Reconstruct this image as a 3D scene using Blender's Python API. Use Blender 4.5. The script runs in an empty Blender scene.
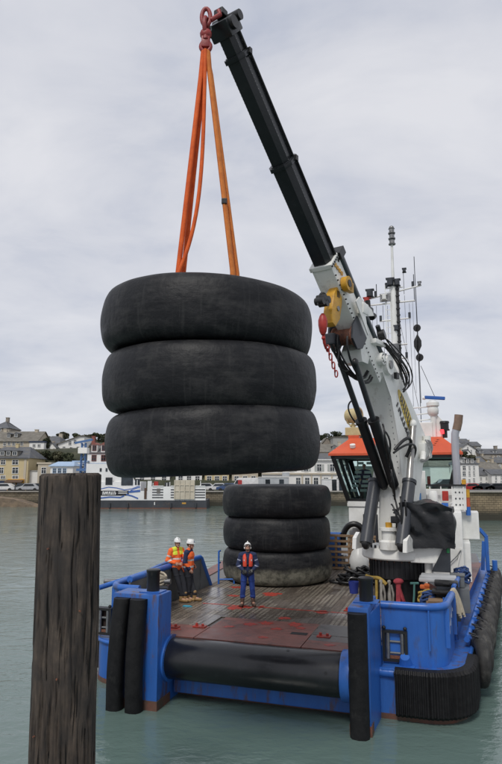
import bpy, bmesh, math, random
from math import sin, cos, pi, radians, sqrt, atan2, atan, tan
from mathutils import Vector, Matrix, noise, Quaternion
random.seed(7)
S = bpy.context.scene
COL = S.collection
# ------------------------------------------------------------------ camera, sky, sun, exposure
EYE = 5.15
PITCH = atan((475 - 382) / 600)
cam = bpy.data.cameras.new('camera'); cob = bpy.data.objects.new('camera', cam); COL.objects.link(cob)
cob.location = (0, 0, EYE); cob.rotation_euler = (pi / 2 + PITCH, 0, 0)
cam.sensor_fit = 'VERTICAL'; cam.sensor_height = 36; cam.lens = 36 * 600 / 764
cam.clip_start = .1; cam.clip_end = 6000
S.camera = cob
SUN_EL, SUN_AZ = radians(52), radians(203)      # azimuth from +Y clockwise: behind the camera, a little to the left
w = bpy.data.worlds.new('World'); S.world = w; w.use_nodes = True
nt = w.node_tree; N = nt.nodes; LK = nt.links
for n_ in list(N): N.remove(n_)
def nd(tree, typ, **kw):
    n = tree.nodes.new(typ)
    for k, v in kw.items(): setattr(n, k, v)
    return n
wo = nd(nt, 'ShaderNodeOutputWorld'); bgn = nd(nt, 'ShaderNodeBackground'); bgn.inputs[1].default_value = .1
sky = nd(nt, 'ShaderNodeTexSky', sky_type='NISHITA'); sky.sun_disc = False
sky.sun_elevation = SUN_EL; sky.sun_rotation = SUN_AZ
tc = nd(nt, 'ShaderNodeTexCoord'); sx = nd(nt, 'ShaderNodeSeparateXYZ'); LK.new(tc.outputs['Generated'], sx.inputs[0])
zz = nd(nt, 'ShaderNodeMath', operation='ADD'); LK.new(sx.outputs[2], zz.inputs[0]); zz.inputs[1].default_value = .32
zm = nd(nt, 'ShaderNodeMath', operation='MAXIMUM'); LK.new(zz.outputs[0], zm.inputs[0]); zm.inputs[1].default_value = .1
dx = nd(nt, 'ShaderNodeMath', operation='DIVIDE'); LK.new(sx.outputs[0], dx.inputs[0]); LK.new(zm.outputs[0], dx.inputs[1])
dy = nd(nt, 'ShaderNodeMath', operation='DIVIDE'); LK.new(sx.outputs[1], dy.inputs[0]); LK.new(zm.outputs[0], dy.inputs[1])
cx = nd(nt, 'ShaderNodeCombineXYZ'); LK.new(dx.outputs[0], cx.inputs[0]); LK.new(dy.outputs[0], cx.inputs[1])
n1 = nd(nt, 'ShaderNodeTexNoise'); n1.inputs['Scale'].default_value = 2.1; n1.inputs['Detail'].default_value = 7; n1.inputs['Roughness'].default_value = .55
n1.inputs['Distortion'].default_value = .35
mp = nd(nt, 'ShaderNodeMapping'); mp.inputs['Location'].default_value = (3.1, 1.7, 0); mp.inputs['Scale'].default_value = (1, 1.5, 1)
LK.new(cx.outputs[0], mp.inputs[0]); LK.new(mp.outputs[0], n1.inputs['Vector'])
cr = nd(nt, 'ShaderNodeValToRGB'); LK.new(n1.outputs[0], cr.inputs[0])
cr.color_ramp.elements[0].position = .3; cr.color_ramp.elements[0].color = (3.6, 3.85, 4.55, 1)
cr.color_ramp.elements[1].position = .68; cr.color_ramp.elements[1].color = (5.5, 5.52, 5.8, 1)
e = cr.color_ramp.elements.new(.48); e.color = (4.72, 4.82, 5.25, 1)
mx = nd(nt, 'ShaderNodeMix', data_type='RGBA'); mx.inputs[0].default_value = .93
LK.new(sky.outputs[0], mx.inputs[6]); LK.new(cr.outputs[0], mx.inputs[7])
LK.new(mx.outputs[2], bgn.inputs[0]); LK.new(bgn.outputs[0], wo.inputs[0])
sd = bpy.data.lights.new('sun', 'SUN'); so = bpy.data.objects.new('sun', sd); COL.objects.link(so)
sd.energy = 1.35; sd.angle = radians(14); sd.color = (1, .96, .9)
sdir = Vector((sin(SUN_AZ) * cos(SUN_EL), cos(SUN_AZ) * cos(SUN_EL), sin(SUN_EL)))
so.rotation_euler = (-sdir).to_track_quat('-Z', 'Y').to_euler()
S.view_settings.view_transform = 'Standard'; S.view_settings.look = 'None'
S.view_settings.exposure = 0.5; S.view_settings.gamma = 1
S.cycles.max_bounces = 8; S.cycles.transparent_max_bounces = 12

# ------------------------------------------------------------------ materials
MATS = {}
def mat(name, col, rough=.6, col2=None, nscale=3., namt=.5, bump=0., bscale=None, metal=0., stretch=(1, 1, 1), rvar=.1, dirt=None,
        dscale=1.2, dpos=(.5, .7), damt=.6, coat=0., rnd=0., spec=.5, detail=6):
    """base colour mottled with a second colour by noise, optional dirt, grain bump; rnd = tone change from object to object"""
    if name in MATS: return MATS[name]
    m = bpy.data.materials.new(name); m.use_nodes = True; t = m.node_tree; L = t.links
    p = t.nodes['Principled BSDF']; p.inputs['Metallic'].default_value = metal
    p.inputs['Specular IOR Level'].default_value = spec
    if coat: p.inputs['Coat Weight'].default_value = coat; p.inputs['Coat Roughness'].default_value = .15
    c = nd(t, 'ShaderNodeTexCoord'); mpg = nd(t, 'ShaderNodeMapping'); mpg.inputs['Scale'].default_value = stretch
    L.new(c.outputs['Object'], mpg.inputs[0])
    n = nd(t, 'ShaderNodeTexNoise'); n.inputs['Scale'].default_value = nscale; n.inputs['Detail'].default_value = detail; n.inputs['Roughness'].default_value = .62
    L.new(mpg.outputs[0], n.inputs['Vector'])
    rp = nd(t, 'ShaderNodeMapRange'); rp.inputs[1].default_value = .5 - .5 * namt * .5; rp.inputs[2].default_value = .5 + .5 * namt * .5
    rp.inputs[1].default_value = .35; rp.inputs[2].default_value = .65
    L.new(n.outputs[0], rp.inputs[0])
    k = nd(t, 'ShaderNodeMix', data_type='RGBA'); L.new(rp.outputs[0], k.inputs[0])
    c2 = col2 if col2 else tuple(x * (1 - .35 * namt) for x in col)
    k.inputs[6].default_value = (*c2, 1); k.inputs[7].default_value = (*col, 1)
    out = k.outputs[2]
    if dirt:
        n2 = nd(t, 'ShaderNodeTexNoise'); n2.inputs['Scale'].default_value = dscale; n2.inputs['Detail'].default_value = 8; n2.inputs['Roughness'].default_value = .7
        L.new(mpg.outputs[0], n2.inputs['Vector'])
        r2 = nd(t, 'ShaderNodeMapRange'); r2.inputs[1].default_value = dpos[0]; r2.inputs[2].default_value = dpos[1]; r2.inputs[4].default_value = damt
        L.new(n2.outputs[0], r2.inputs[0])
        k2 = nd(t, 'ShaderNodeMix', data_type='RGBA'); L.new(r2.outputs[0], k2.inputs[0]); L.new(out, k2.inputs[6]); k2.inputs[7].default_value = (*dirt, 1)
        out = k2.outputs[2]
    if rnd:
        oi = nd(t, 'ShaderNodeObjectInfo'); hr = nd(t, 'ShaderNodeMapRange'); hr.inputs[3].default_value = 1 - rnd; hr.inputs[4].default_value = 1 + rnd
        L.new(oi.outputs['Random'], hr.inputs[0]); k3 = nd(t, 'ShaderNodeVectorMath', operation='SCALE'); L.new(out, k3.inputs[0]); L.new(hr.outputs[0], k3.inputs[3])
        out = k3.outputs[0]
    L.new(out, p.inputs['Base Color'])
    rr = nd(t, 'ShaderNodeMapRange'); rr.inputs[3].default_value = max(.02, rough - rvar); rr.inputs[4].default_value = min(1, rough + rvar)
    L.new(n.outputs[0], rr.inputs[0]); L.new(rr.outputs[0], p.inputs['Roughness'])
    if bump:
        b = nd(t, 'ShaderNodeBump'); b.inputs['Strength'].default_value = 1; b.inputs['Distance'].default_value = bump
        if bscale:
            n3 = nd(t, 'ShaderNodeTexNoise'); n3.inputs['Scale'].default_value = bscale; n3.inputs['Detail'].default_value = 5
            L.new(mpg.outputs[0], n3.inputs['Vector']); L.new(n3.outputs[0], b.inputs['Height'])
        else: L.new(n.outputs[0], b.inputs['Height'])
        L.new(b.outputs[0], p.inputs['Normal'])
    MATS[name] = m
    return m
def emis(name, col, s):
    m = bpy.data.materials.new(name); m.use_nodes = True; p = m.node_tree.nodes['Principled BSDF']
    p.inputs['Base Color'].default_value = (*col, 1); p.inputs['Emission Color'].default_value = (*col, 1); p.inputs['Emission Strength'].default_value = s
    return m
def glass(name, tint=(.8, .9, .88)):
    m = bpy.data.materials.new(name); m.use_nodes = True; t = m.node_tree
    for n_ in list(t.nodes): t.nodes.remove(n_)
    o = nd(t, 'ShaderNodeOutputMaterial'); a = nd(t, 'ShaderNodeBsdfTransparent'); a.inputs[0].default_value = (*tint, 1)
    g = nd(t, 'ShaderNodeBsdfGlossy'); g.inputs['Roughness'].default_value = .03; f = nd(t, 'ShaderNodeFresnel'); f.inputs[0].default_value = 1.5
    x = nd(t, 'ShaderNodeMixShader'); t.links.new(f.outputs[0], x.inputs[0]); t.links.new(a.outputs[0], x.inputs[1]); t.links.new(g.outputs[0], x.inputs[2])
    t.links.new(x.outputs[0], o.inputs[0]); return m

BLUE = mat('blue_paint', (.03, .14, .49), .36, (.022, .105, .39), 1.6, .6, .006, 9, dirt=(.075, .065, .06), dscale=2.2, dpos=(.54, .66), damt=.6, stretch=(1.3, 1.3, .4), detail=9)
BLUEWORN = mat('blue_paint_scuffed', (.028, .13, .45), .42, (.02, .095, .35), 2.2, .6, .006, 7, dirt=(.10, .055, .035), dscale=3.2, dpos=(.52, .62), damt=.8, stretch=(1.5, 1.5, .3), detail=9)
WHITE = mat('white_paint', (.80, .80, .78), .38, (.66, .66, .63), 1.5, .5, .002, 20, dirt=(.42, .36, .27), dscale=2.4, dpos=(.62, .8), damt=.35)
CRANEW = mat('crane_white_paint', (.83, .83, .80), .36, (.77, .77, .73), 1.2, .5, .002, 14, dirt=(.22, .17, .11), dscale=2.4, dpos=(.54, .7), damt=.5, stretch=(1.2, 1.2, .4))
GREYP = mat('grey_paint', (.14, .15, .155), .5, (.10, .105, .11), 2, .6, .003, 12, dirt=(.16, .09, .05), dscale=2.2, dpos=(.6, .72), damt=.5)
DKGREY = mat('charcoal_paint', (.035, .04, .05), .4, (.022, .025, .03), 3, .5, .002, 20, dirt=(.12, .11, .1), dscale=6, dpos=(.62, .75), damt=.3)
BOOMB = mat('black_boom_paint', (.018, .02, .023), .3, (.011, .013, .015), 2.5, .6, .002, 16, dirt=(.10, .10, .10), dscale=7, dpos=(.6, .78), damt=.3, stretch=(.4, 1, 1), spec=.35)
RUB = mat('fender_rubber', (.012, .012, .013), .6, (.006, .006, .007), 5, .7, .006, 22, dirt=(.05, .05, .048), dscale=4, dpos=(.56, .78), damt=.5, spec=.25)
TYREF = mat('old_tyre_rubber', (.045, .044, .043), .8, (.02, .0195, .019), 6, .7, .008, 30, dirt=(.17, .165, .15), dscale=3.5, dpos=(.5, .75), damt=.6, rnd=.25)
ROLL = mat('wet_black_steel', (.008, .009, .012), .34, (.005, .005, .007), 2, .6, .004, 6, dirt=(.03, .03, .035), dscale=4, dpos=(.55, .75), damt=.6, rvar=.12, coat=.3)
BLACKR = mat('black_rubber_cloth', (.012, .012, .014), .5, (.007, .007, .009), 4, .6, .004, 18)
TARP = mat('black_tarpaulin', (.008, .009, .011), .33, (.005, .005, .006), 3, .6, .012, 7)
ORANGE = mat('orange_roof_paint', (.62, .10, .035), .45, (.54, .08, .03), 2, .5, .002, 14, dirt=(.35, .08, .04), dscale=3, dpos=(.55, .75), damt=.4)
CREAM = mat('cream_lamp_paint', (.56, .46, .25), .5, (.46, .37, .19), 4, .6, .003, 20, dirt=(.25, .16, .08), dscale=6, dpos=(.58, .7), damt=.5)
YEL = mat('yellow_crane_paint', (.66, .36, .03), .42, (.5, .25, .02), 5, .6, .003, 20, dirt=(.1, .07, .04), dscale=8, dpos=(.55, .7), damt=.5)
REDP = mat('red_hook_paint', (.42, .03, .02), .45, (.28, .02, .015), 6, .6, .004, 20, dirt=(.05, .02, .02), dscale=9, dpos=(.58, .7), damt=.5)
RUST = mat('rusty_steel', (.20, .075, .04), .75, (.09, .04, .03), 6, .8, .01, 20)
STEEL = mat('worn_steel', (.28, .28, .28), .35, (.16, .16, .16), 8, .6, .003, 20, metal=.7)
STAINL = mat('exhaust_steel', (.50, .50, .53), .38, (.38, .38, .42), 3, .6, .003, 15, metal=.6, stretch=(1, 1, .3))
PRIMER = mat('red_primer_plate', (.235, .085, .065), .45, (.17, .07, .055), 3, .8, .004, 14, dirt=(.07, .045, .038), dscale=1.6, dpos=(.5, .62), damt=.75, rvar=.2)
STEELPL = mat('grey_deck_plate', (.14, .13, .125), .4, (.09, .085, .08), 3, .7, .003, 14, dirt=(.15, .07, .05), dscale=3, dpos=(.55, .7), damt=.6, rvar=.2)
REDPATCH = mat('fresh_red_paint', (.55, .045, .025), .42, (.36, .035, .022), 6, .7, .002, 18, dirt=(.12, .05, .04), dscale=7, dpos=(.45, .6), damt=.8)
WOODP = mat('pallet_wood', (.30, .20, .12), .8, (.19, .12, .07), 4, .8, .006, 20, stretch=(.4, 3, 3), rnd=.25)
GLASSW = glass('wheelhouse_glass', (.82, .94, .92))
WDARK = mat('window_glass_dark', (.03, .04, .05), .08, (.015, .02, .025), 1, .5, rnd=.5)
BLACKP = mat('black_trim', (.012, .012, .013), .4, None, 4, .4)
ROPEC = mat('cream_rope', (.46, .41, .32), .85, (.4, .34, .25), 20, .7, .01, 60)
ROPEB = mat('blue_rope', (.03, .075, .22), .85, (.02, .04, .12), 20, .7, .01, 60)
HOSE = mat('black_hose', (.012, .012, .013), .4, None, 6, .5)

# ------------------------------------------------------------------ mesh builder
class MB:
    def __init__(s): s.bm = bmesh.new()
    def box(s, a, b, bev=0., M=None, mi=0):
        a = Vector(a); b = Vector(b); c = (a + b) / 2; d = b - a
        g = bmesh.ops.create_cube(s.bm, size=1, matrix=(M or Matrix()) @ Matrix.Translation(c) @ Matrix.Diagonal((abs(d.x), abs(d.y), abs(d.z), 1)))
        vs = g['verts']
        if mi:
            for f in {f for v in vs for f in v.link_faces}: f.material_index = mi
        if bev:
            es = list({e for v in vs for e in v.link_edges})
            bmesh.ops.bevel(s.bm, geom=es, offset=bev, segments=2, affect='EDGES', profile=.6)
        return s
    def bar(s, p, q, wd, ht, bev=0., up=(0, 0, 1), w2=None, h2=None):
        """a box beam from p to q, wd across and ht along up, optionally tapering"""
        p = Vector(p); q = Vector(q); x = (q - p).normalized(); u = Vector(up); y = u.cross(x)
        if y.length < 1e-4: y = Vector((0, 1, 0)).cross(x)
        y.normalize(); z = x.cross(y); w2 = w2 or wd; h2 = h2 or ht
        v = []
        for (c, a, b) in ((p, wd, ht), (q, w2, h2)):
            for i, j in ((-1, -1), (1, -1), (1, 1), (-1, 1)): v.append(s.bm.verts.new(c + y * a / 2 * i + z * b / 2 * j))
        fs = [(3, 2, 1, 0), (4, 5, 6, 7), (0, 1, 5, 4), (1, 2, 6, 5), (2, 3, 7, 6), (3, 0, 4, 7)]
        F = [s.bm.faces.new([v[i] for i in f]) for f in fs]
        if bev:
            es = list({e for f in F for e in f.edges}); bmesh.ops.bevel(s.bm, geom=es, offset=bev, segments=2, affect='EDGES', profile=.6)
        return s
    def cyl(s, p, q, r, r2=None, n=16, cap=True):
        p = Vector(p); q = Vector(q); d = q - p
        M = Matrix.Translation((p + q) / 2) @ d.to_track_quat('Z', 'Y').to_matrix().to_4x4()
        bmesh.ops.create_cone(s.bm, cap_ends=cap, segments=n, radius1=r, radius2=r if r2 is None else r2, depth=d.length, matrix=M); return s
    def sph(s, c, r, sc=(1, 1, 1), sub=2, M=None):
        bmesh.ops.create_icosphere(s.bm, subdivisions=sub, radius=r, matrix=Matrix.Translation(c) @ (M or Matrix()) @ Matrix.Diagonal((*sc, 1))); return s
    def tube(s, pts, r, n=8, closed=False, flat=None):
        pts = [Vector(p) for p in pts]; m = len(pts); rings = []; prev = None
        for i, p in enumerate(pts):
            a = pts[(i - 1) % m] if (closed or i) else p; b = pts[(i + 1) % m] if (closed or i < m - 1) else p
            t = (b - a).normalized()
            if prev is None:
                y = Vector((0, 0, 1)).cross(t)
                if y.length < .05: y = Vector((1, 0, 0)).cross(t)
            else: y = prev - t * prev.dot(t)
            y.normalize(); prev = y; z = t.cross(y); R_ = r(i / (m - 1)) if callable(r) else r
            fy, fz = flat or (1, 1)
            rings.append([s.bm.verts.new(p + (y * cos(2 * pi * k / n) * fy + z * sin(2 * pi * k / n) * fz) * R_) for k in range(n)])
        for i in range(m if closed else m - 1):
            A = rings[i]; B = rings[(i + 1) % m]
            for k in range(n): s.bm.faces.new((A[k], A[(k + 1) % n], B[(k + 1) % n], B[k]))
        if not closed:
            s.bm.faces.new(rings[0][::-1]); s.bm.faces.new(rings[-1])
        return s
    def lathe(s, prof, n=32, M=None, closed=False):
        M = M or Matrix(); R_ = []
        for (r, z) in prof: R_.append([s.bm.verts.new(M @ Vector((r * cos(2 * pi * k / n), r * sin(2 * pi * k / n), z))) for k in range(n)])
        m = len(prof)
        for i in range(m if closed else m - 1):
            A = R_[i]; B = R_[(i + 1) % m]
            for k in range(n): s.bm.faces.new((A[k], A[(k + 1) % n], B[(k + 1) % n], B[k]))
        if not closed:
            if prof[0][0] > 1e-4: s.bm.faces.new(R_[0][::-1])
            if prof[-1][0] > 1e-4: s.bm.faces.new(R_[-1])
        return s
    def prism(s, outline, z0, z1, M=None, bev=0.):
        """outline in xy, extruded in z (M maps it elsewhere)"""
        M = M or Matrix()
        A = [s.bm.verts.new(M @ Vector((x, y, z0))) for x, y in outline]; B = [s.bm.verts.new(M @ Vector((x, y, z1))) for x, y in outline]
        n = len(A); F = [s.bm.faces.new(A[::-1]), s.bm.faces.new(B)]
        for i in range(n): F.append(s.bm.faces.new((A[i], A[(i + 1) % n], B[(i + 1) % n], B[i])))
        if bev:
            es = list({e for f in F[:2] for e in f.edges}); bmesh.ops.bevel(s.bm, geom=es, offset=bev, segments=2, affect='EDGES', profile=.6)
        return s
    def wall(s, path, z0, z1, th):
        """a plate of thickness th standing on an open xy path; z0, z1 numbers or functions of the point index share"""
        P = [Vector((x, y)) for x, y in path]; m = len(P); rows = []
        for i, p in enumerate(P):
            a = P[max(i - 1, 0)]; b = P[min(i + 1, m - 1)]; t = (b - a).normalized(); nn = Vector((-t.y, t.x)) * th / 2
            lo = z0(i / (m - 1)) if callable(z0) else z0; hi = z1(i / (m - 1)) if callable(z1) else z1
            rows.append([s.bm.verts.new((*(p + nn), lo)), s.bm.verts.new((*(p - nn), lo)), s.bm.verts.new((*(p - nn), hi)), s.bm.verts.new((*(p + nn), hi))])
        for i in range(m - 1):
            A, B = rows[i], rows[i + 1]
            for k in range(4): s.bm.faces.new((A[k], A[(k + 1) % 4], B[(k + 1) % 4], B[k]))
        s.bm.faces.new(rows[0]); s.bm.faces.new(rows[-1][::-1]); return s
    def poly(s, pts):
        s.bm.faces.new([s.bm.verts.new(p) for p in pts]); return s
    def build(s, name, m, parent=None, smooth=None, loc=None, **tags):
        bmesh.ops.recalc_face_normals(s.bm, faces=s.bm.faces)
        me = bpy.data.meshes.new(name); s.bm.to_mesh(me); s.bm.free()
        for x in (m if isinstance(m, (list, tuple)) else [m]): me.materials.append(x)
        if smooth is not None:
            me.polygons.foreach_set('use_smooth', [True] * len(me.polygons))
            if smooth < 180: me.set_sharp_from_angle(angle=radians(smooth))
        return link(name, me, parent, loc, **tags)
def link(name, me, parent=None, loc=None, **tags):
    o = bpy.data.objects.new(name, me); COL.objects.link(o)
    if parent: o.parent = parent
    if loc is not None: o.location = loc
    for k, v in tags.items(): o[k] = v
    return o
def empty(name, label, cat, loc=(0, 0, 0), rz=0, group=None, parent=None):
    o = bpy.data.objects.new(name, None); COL.objects.link(o); o.location = loc; o.rotation_euler = (0, 0, rz); o.empty_display_size = .1
    if label: o['label'] = label
    if cat: o['category'] = cat
    if group: o['group'] = group
    return o
def copy_tree(o, parent=None):
    c = o.copy(); COL.objects.link(c)
    if parent: c.parent = parent
    for ch in list(o.children): copy_tree(ch, c)
    return c
def bez(a, b, c, d, n=12):
    a, b, c, d = map(Vector, (a, b, c, d)); return [a * (1 - t) ** 3 + b * 3 * t * (1 - t) ** 2 + c * 3 * t * t * (1 - t) + d * t ** 3 for t in [i / n for i in range(n + 1)]]
def atY(px, py, Y):
    """the point seen at photo pixel (px, py) on the vertical plane Y: only used to lay out the far town"""
    x = (px - 251) / 600; u = (382 - py) / 600; d = Vector((x, cos(PITCH) - u * sin(PITCH), sin(PITCH) + u * cos(PITCH)))
    return Vector((0, 0, EYE)) + d * (Y / d.y)

# boat frame: x = starboard, y = aft (away from camera), z up; water z = 0, deck z = 1.4
TH = radians(18.); BO = Vector((.0345, 14.3113, 0))
BX = Vector((cos(TH), -sin(TH), 0)); BY = Vector((sin(TH), cos(TH), 0)); DK = 1.4
def bw(u, v, z=DK): return BO + BX * u + BY * v + Vector((0, 0, z))
def hb(v): return 4.55 + .1 * min(max(v, -1), 15)
# ------------------------------------------------------------------ setting: water, quays, hill
def water_mat():
    m = bpy.data.materials.new('harbour_water'); m.use_nodes = True; t = m.node_tree; L = t.links; p = t.nodes['Principled BSDF']
    p.inputs['Base Color'].default_value = (.108, .162, .146, 1); p.inputs['Roughness'].default_value = .04; p.inputs['IOR'].default_value = 1.5
    c = nd(t, 'ShaderNodeTexCoord')
    hs = []
    for sc, st, dist, det, rot in ((.55, (1, 1.6, 1), .22, 3, .3), (2.2, (1, 1.7, 1), .11, 4, -.2), (7.5, (1, 1.5, 1), .042, 4, .5)):
        mpg = nd(t, 'ShaderNodeMapping'); mpg.inputs['Scale'].default_value = st; mpg.inputs['Rotation'].default_value = (0, 0, rot)
        L.new(c.outputs['Object'], mpg.inputs[0])
        n = nd(t, 'ShaderNodeTexNoise'); n.inputs['Scale'].default_value = sc; n.inputs['Detail'].default_value = det; n.inputs['Distortion'].default_value = .6
        L.new(mpg.outputs[0], n.inputs['Vector']); mu = nd(t, 'ShaderNodeMath', operation='MULTIPLY'); L.new(n.outputs[0], mu.inputs[0]); mu.inputs[1].default_value = dist; hs.append(mu)
    # ruffled patches and smooth slicks
    g = nd(t, 'ShaderNodeTexNoise'); g.inputs['Scale'].default_value = .16; g.inputs['Detail'].default_value = 4; L.new(c.outputs['Object'], g.inputs['Vector'])
    gr = nd(t, 'ShaderNodeMapRange'); gr.inputs[1].default_value = .38; gr.inputs[2].default_value = .62; gr.inputs[3].default_value = .35; gr.inputs[4].default_value = 1.2; L.new(g.outputs[0], gr.inputs[0])
    a = nd(t, 'ShaderNodeMath', operation='ADD'); L.new(hs[1].outputs[0], a.inputs[0]); L.new(hs[2].outputs[0], a.inputs[1])
    a2 = nd(t, 'ShaderNodeMath', operation='MULTIPLY'); L.new(a.outputs[0], a2.inputs[0]); L.new(gr.outputs[0], a2.inputs[1])
    a3 = nd(t, 'ShaderNodeMath', operation='ADD'); L.new(a2.outputs[0], a3.inputs[0]); L.new(hs[0].outputs[0], a3.inputs[1])
    b = nd(t, 'ShaderNodeBump'); b.inputs['Strength'].default_value = .26; b.inputs['Distance'].default_value = 1; L.new(a3.outputs[0], b.inputs['Height']); L.new(b.outputs[0], p.inputs['Normal'])
    return m
MB().poly([(-1500, -60, 0), (1500, -60, 0), (1500, 3000, 0), (-1500, 3000, 0)]).build('water', water_mat(), kind='structure')
MB().poly([(-1500, -60, -5), (1500, -60, -5), (1500, 3000, -5), (-1500, 3000, -5)]).build('seabed', mat('seabed_mud', (.05, .06, .05), .9), kind='structure')

def stone_mat(name, c1, c2, sc, wet):
    m = bpy.data.materials.new(name); m.use_nodes = True; t = m.node_tree; L = t.links; p = t.nodes['Principled BSDF']; p.inputs['Roughness'].default_value = .85
    c = nd(t, 'ShaderNodeTexCoord'); mpg = nd(t, 'ShaderNodeMapping'); mpg.inputs['Rotation'].default_value = (pi / 2, 0, 0); L.new(c.outputs['Object'], mpg.inputs[0])
    br = nd(t, 'ShaderNodeTexBrick'); br.inputs['Scale'].default_value = sc; br.inputs['Color1'].default_value = (*c1, 1); br.inputs['Color2'].default_value = (*c2, 1)
    br.inputs['Mortar'].default_value = (c2[0] * .5, c2[1] * .5, c2[2] * .5, 1); br.inputs['Mortar Size'].default_value = .03; br.inputs['Brick Width'].default_value = .8; br.inputs['Row Height'].default_value = .38
    L.new(mpg.outputs[0], br.inputs['Vector'])
    n = nd(t, 'ShaderNodeTexNoise'); n.inputs['Scale'].default_value = .9; n.inputs['Detail'].default_value = 9; n.inputs['Roughness'].default_value = .7; L.new(c.outputs['Object'], n.inputs['Vector'])
    k = nd(t, 'ShaderNodeMix', data_type='RGBA', blend_type='MULTIPLY'); k.inputs[0].default_value = .85; L.new(br.outputs[0], k.inputs[6])
    cr = nd(t, 'ShaderNodeValToRGB'); cr.color_ramp.elements[0].position = .35; cr.color_ramp.elements[0].color = (.45, .43, .4, 1); cr.color_ramp.elements[1].position = .62; cr.color_ramp.elements[1].color = (1.05, 1, .92, 1)
    L.new(n.outputs[0], cr.inputs[0]); L.new(cr.outputs[0], k.inputs[7])
    # tide line: weed grows on the lowest metre (it belongs to the stone)
    g = nd(t, 'ShaderNodeSeparateXYZ'); L.new(c.outputs['Object'], g.inputs[0]); mr = nd(t, 'ShaderNodeMapRange'); mr.inputs[1].default_value = wet + .45; mr.inputs[2].default_value = wet - .25
    ad = nd(t, 'ShaderNodeMath', operation='MULTIPLY_ADD'); L.new(n.outputs[0], ad.inputs[0]); ad.inputs[1].default_value = -1.6; L.new(g.outputs[2], ad.inputs[2])
    ad2 = nd(t, 'ShaderNodeMath', operation='ADD'); L.new(ad.outputs[0], ad2.inputs[0]); ad2.inputs[1].default_value = .8; L.new(ad2.outputs[0], mr.inputs[0])
    k2 = nd(t, 'ShaderNodeMix', data_type='RGBA'); L.new(mr.outputs[0], k2.inputs[0]); L.new(k.outputs[2], k2.inputs[6]); k2.inputs[7].default_value = (.045, .042, .03, 1)
    L.new(k2.outputs[2], p.inputs['Base Color']); bp = nd(t, 'ShaderNodeBump'); bp.inputs['Distance'].default_value = .06; L.new(br.outputs[1], bp.inputs['Height']); bp.invert = True; L.new(bp.outputs[0], p.inputs['Normal'])
    return m
ASPH = mat('quay_asphalt', (.13, .125, .12), .9, (.09, .088, .085), .8, .6)
QZ = 2.3; QY = 103.
q = MB(); q.box((-160, QY, -3), (19, QY + 3, QZ)); q.build('quay_wall', stone_mat('quay_stone', (.25, .215, .16), (.20, .175, .13), 1.2, .8), kind='structure')
q = MB(); q.box((-160, QY - .25, QZ), (19, QY + .9, QZ + .18), .04); q.build('quay_coping', mat('granite_coping', (.34, .32, .29), .85, (.26, .25, .22), 1.5, .6), kind='structure')
MB().box((-160, QY + 3.0, -3), (160, QY + 24, QZ + .004)).build('quay_road', ASPH, kind='structure')
# slipway wedge of rough stone in front of the left quay
q = MB(); q.prism([(-62, 1.9), (-62, -2), (-34.5, -2), (-33.2, -.4), (-38.5, 1.2), (-43, 1.75)], 0, 3.2, M=Matrix(((1, 0, 0, 0), (0, 0, -1, QY - .3), (0, 1, 0, 0), (0, 0, 0, 1))))
q.build('slipway', mat('slipway_stone', (.25, .185, .125), .9, (.13, .10, .075), .8, .9, .12, 3), kind='structure')
# nearer stone pier on the right
q = MB(); q.box((13.5, 70.5, -3), (75, 82, 3.15)); q.build('pier_wall', stone_mat('pier_stone', (.30, .245, .165), (.25, .205, .14), 1.5, .9), kind='structure')
q = MB(); q.box((13.3, 70.2, 3.15), (75, 71.3, 3.33), .03); q.build('pier_coping', mat('granite_coping', ()), kind='structure')
MB().box((13.5, 71.3, 3.1), (75, 81.9, 3.2)).build('pier_road', ASPH, kind='structure')

def smooth(a, b, x):
    t = min(1, max(0, (x - a) / (b - a))); return t * t * (3 - 2 * t)
def hill_z(X, Y):
    k = smooth(40, -25, X) * .45 + .55
    z = 2.2 + (smooth(109, 124, Y) * 8.2 + smooth(122, 160, Y) * 3.6 + smooth(150, 260, Y) * 3) * k
    if X > 10: z = 2.2 + (smooth(113, 150, Y) * 6.5 + smooth(150, 260, Y) * 5) * k + .3
    return z + .35 * noise.noise((X * .12, Y * .12, 0))
bm = bmesh.new(); gx = [-170 + 4 * i for i in range(95)]; gy = [106.5 + 3 * i for i in range(12)] + [145 + 12 * i for i in range(25)]
V = [[bm.verts.new((x, y, hill_z(x, y) if y > 107 else QZ - .3)) for x in gx] for y in gy]
for j in range(len(gy) - 1):
    for i in range(len(gx) - 1): bm.faces.new((V[j][i], V[j][i + 1], V[j + 1][i + 1], V[j + 1][i]))
b_ = MB(); b_.bm.free(); b_.bm = bm
b_.build('hillside', mat('hill_scrub', (.055, .06, .032), .95, (.028, .032, .018), .35, .9, .3, 1.2, dirt=(.11, .09, .06), dscale=.25, dpos=(.55, .7), damt=.7), smooth=180, kind='structure')

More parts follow.
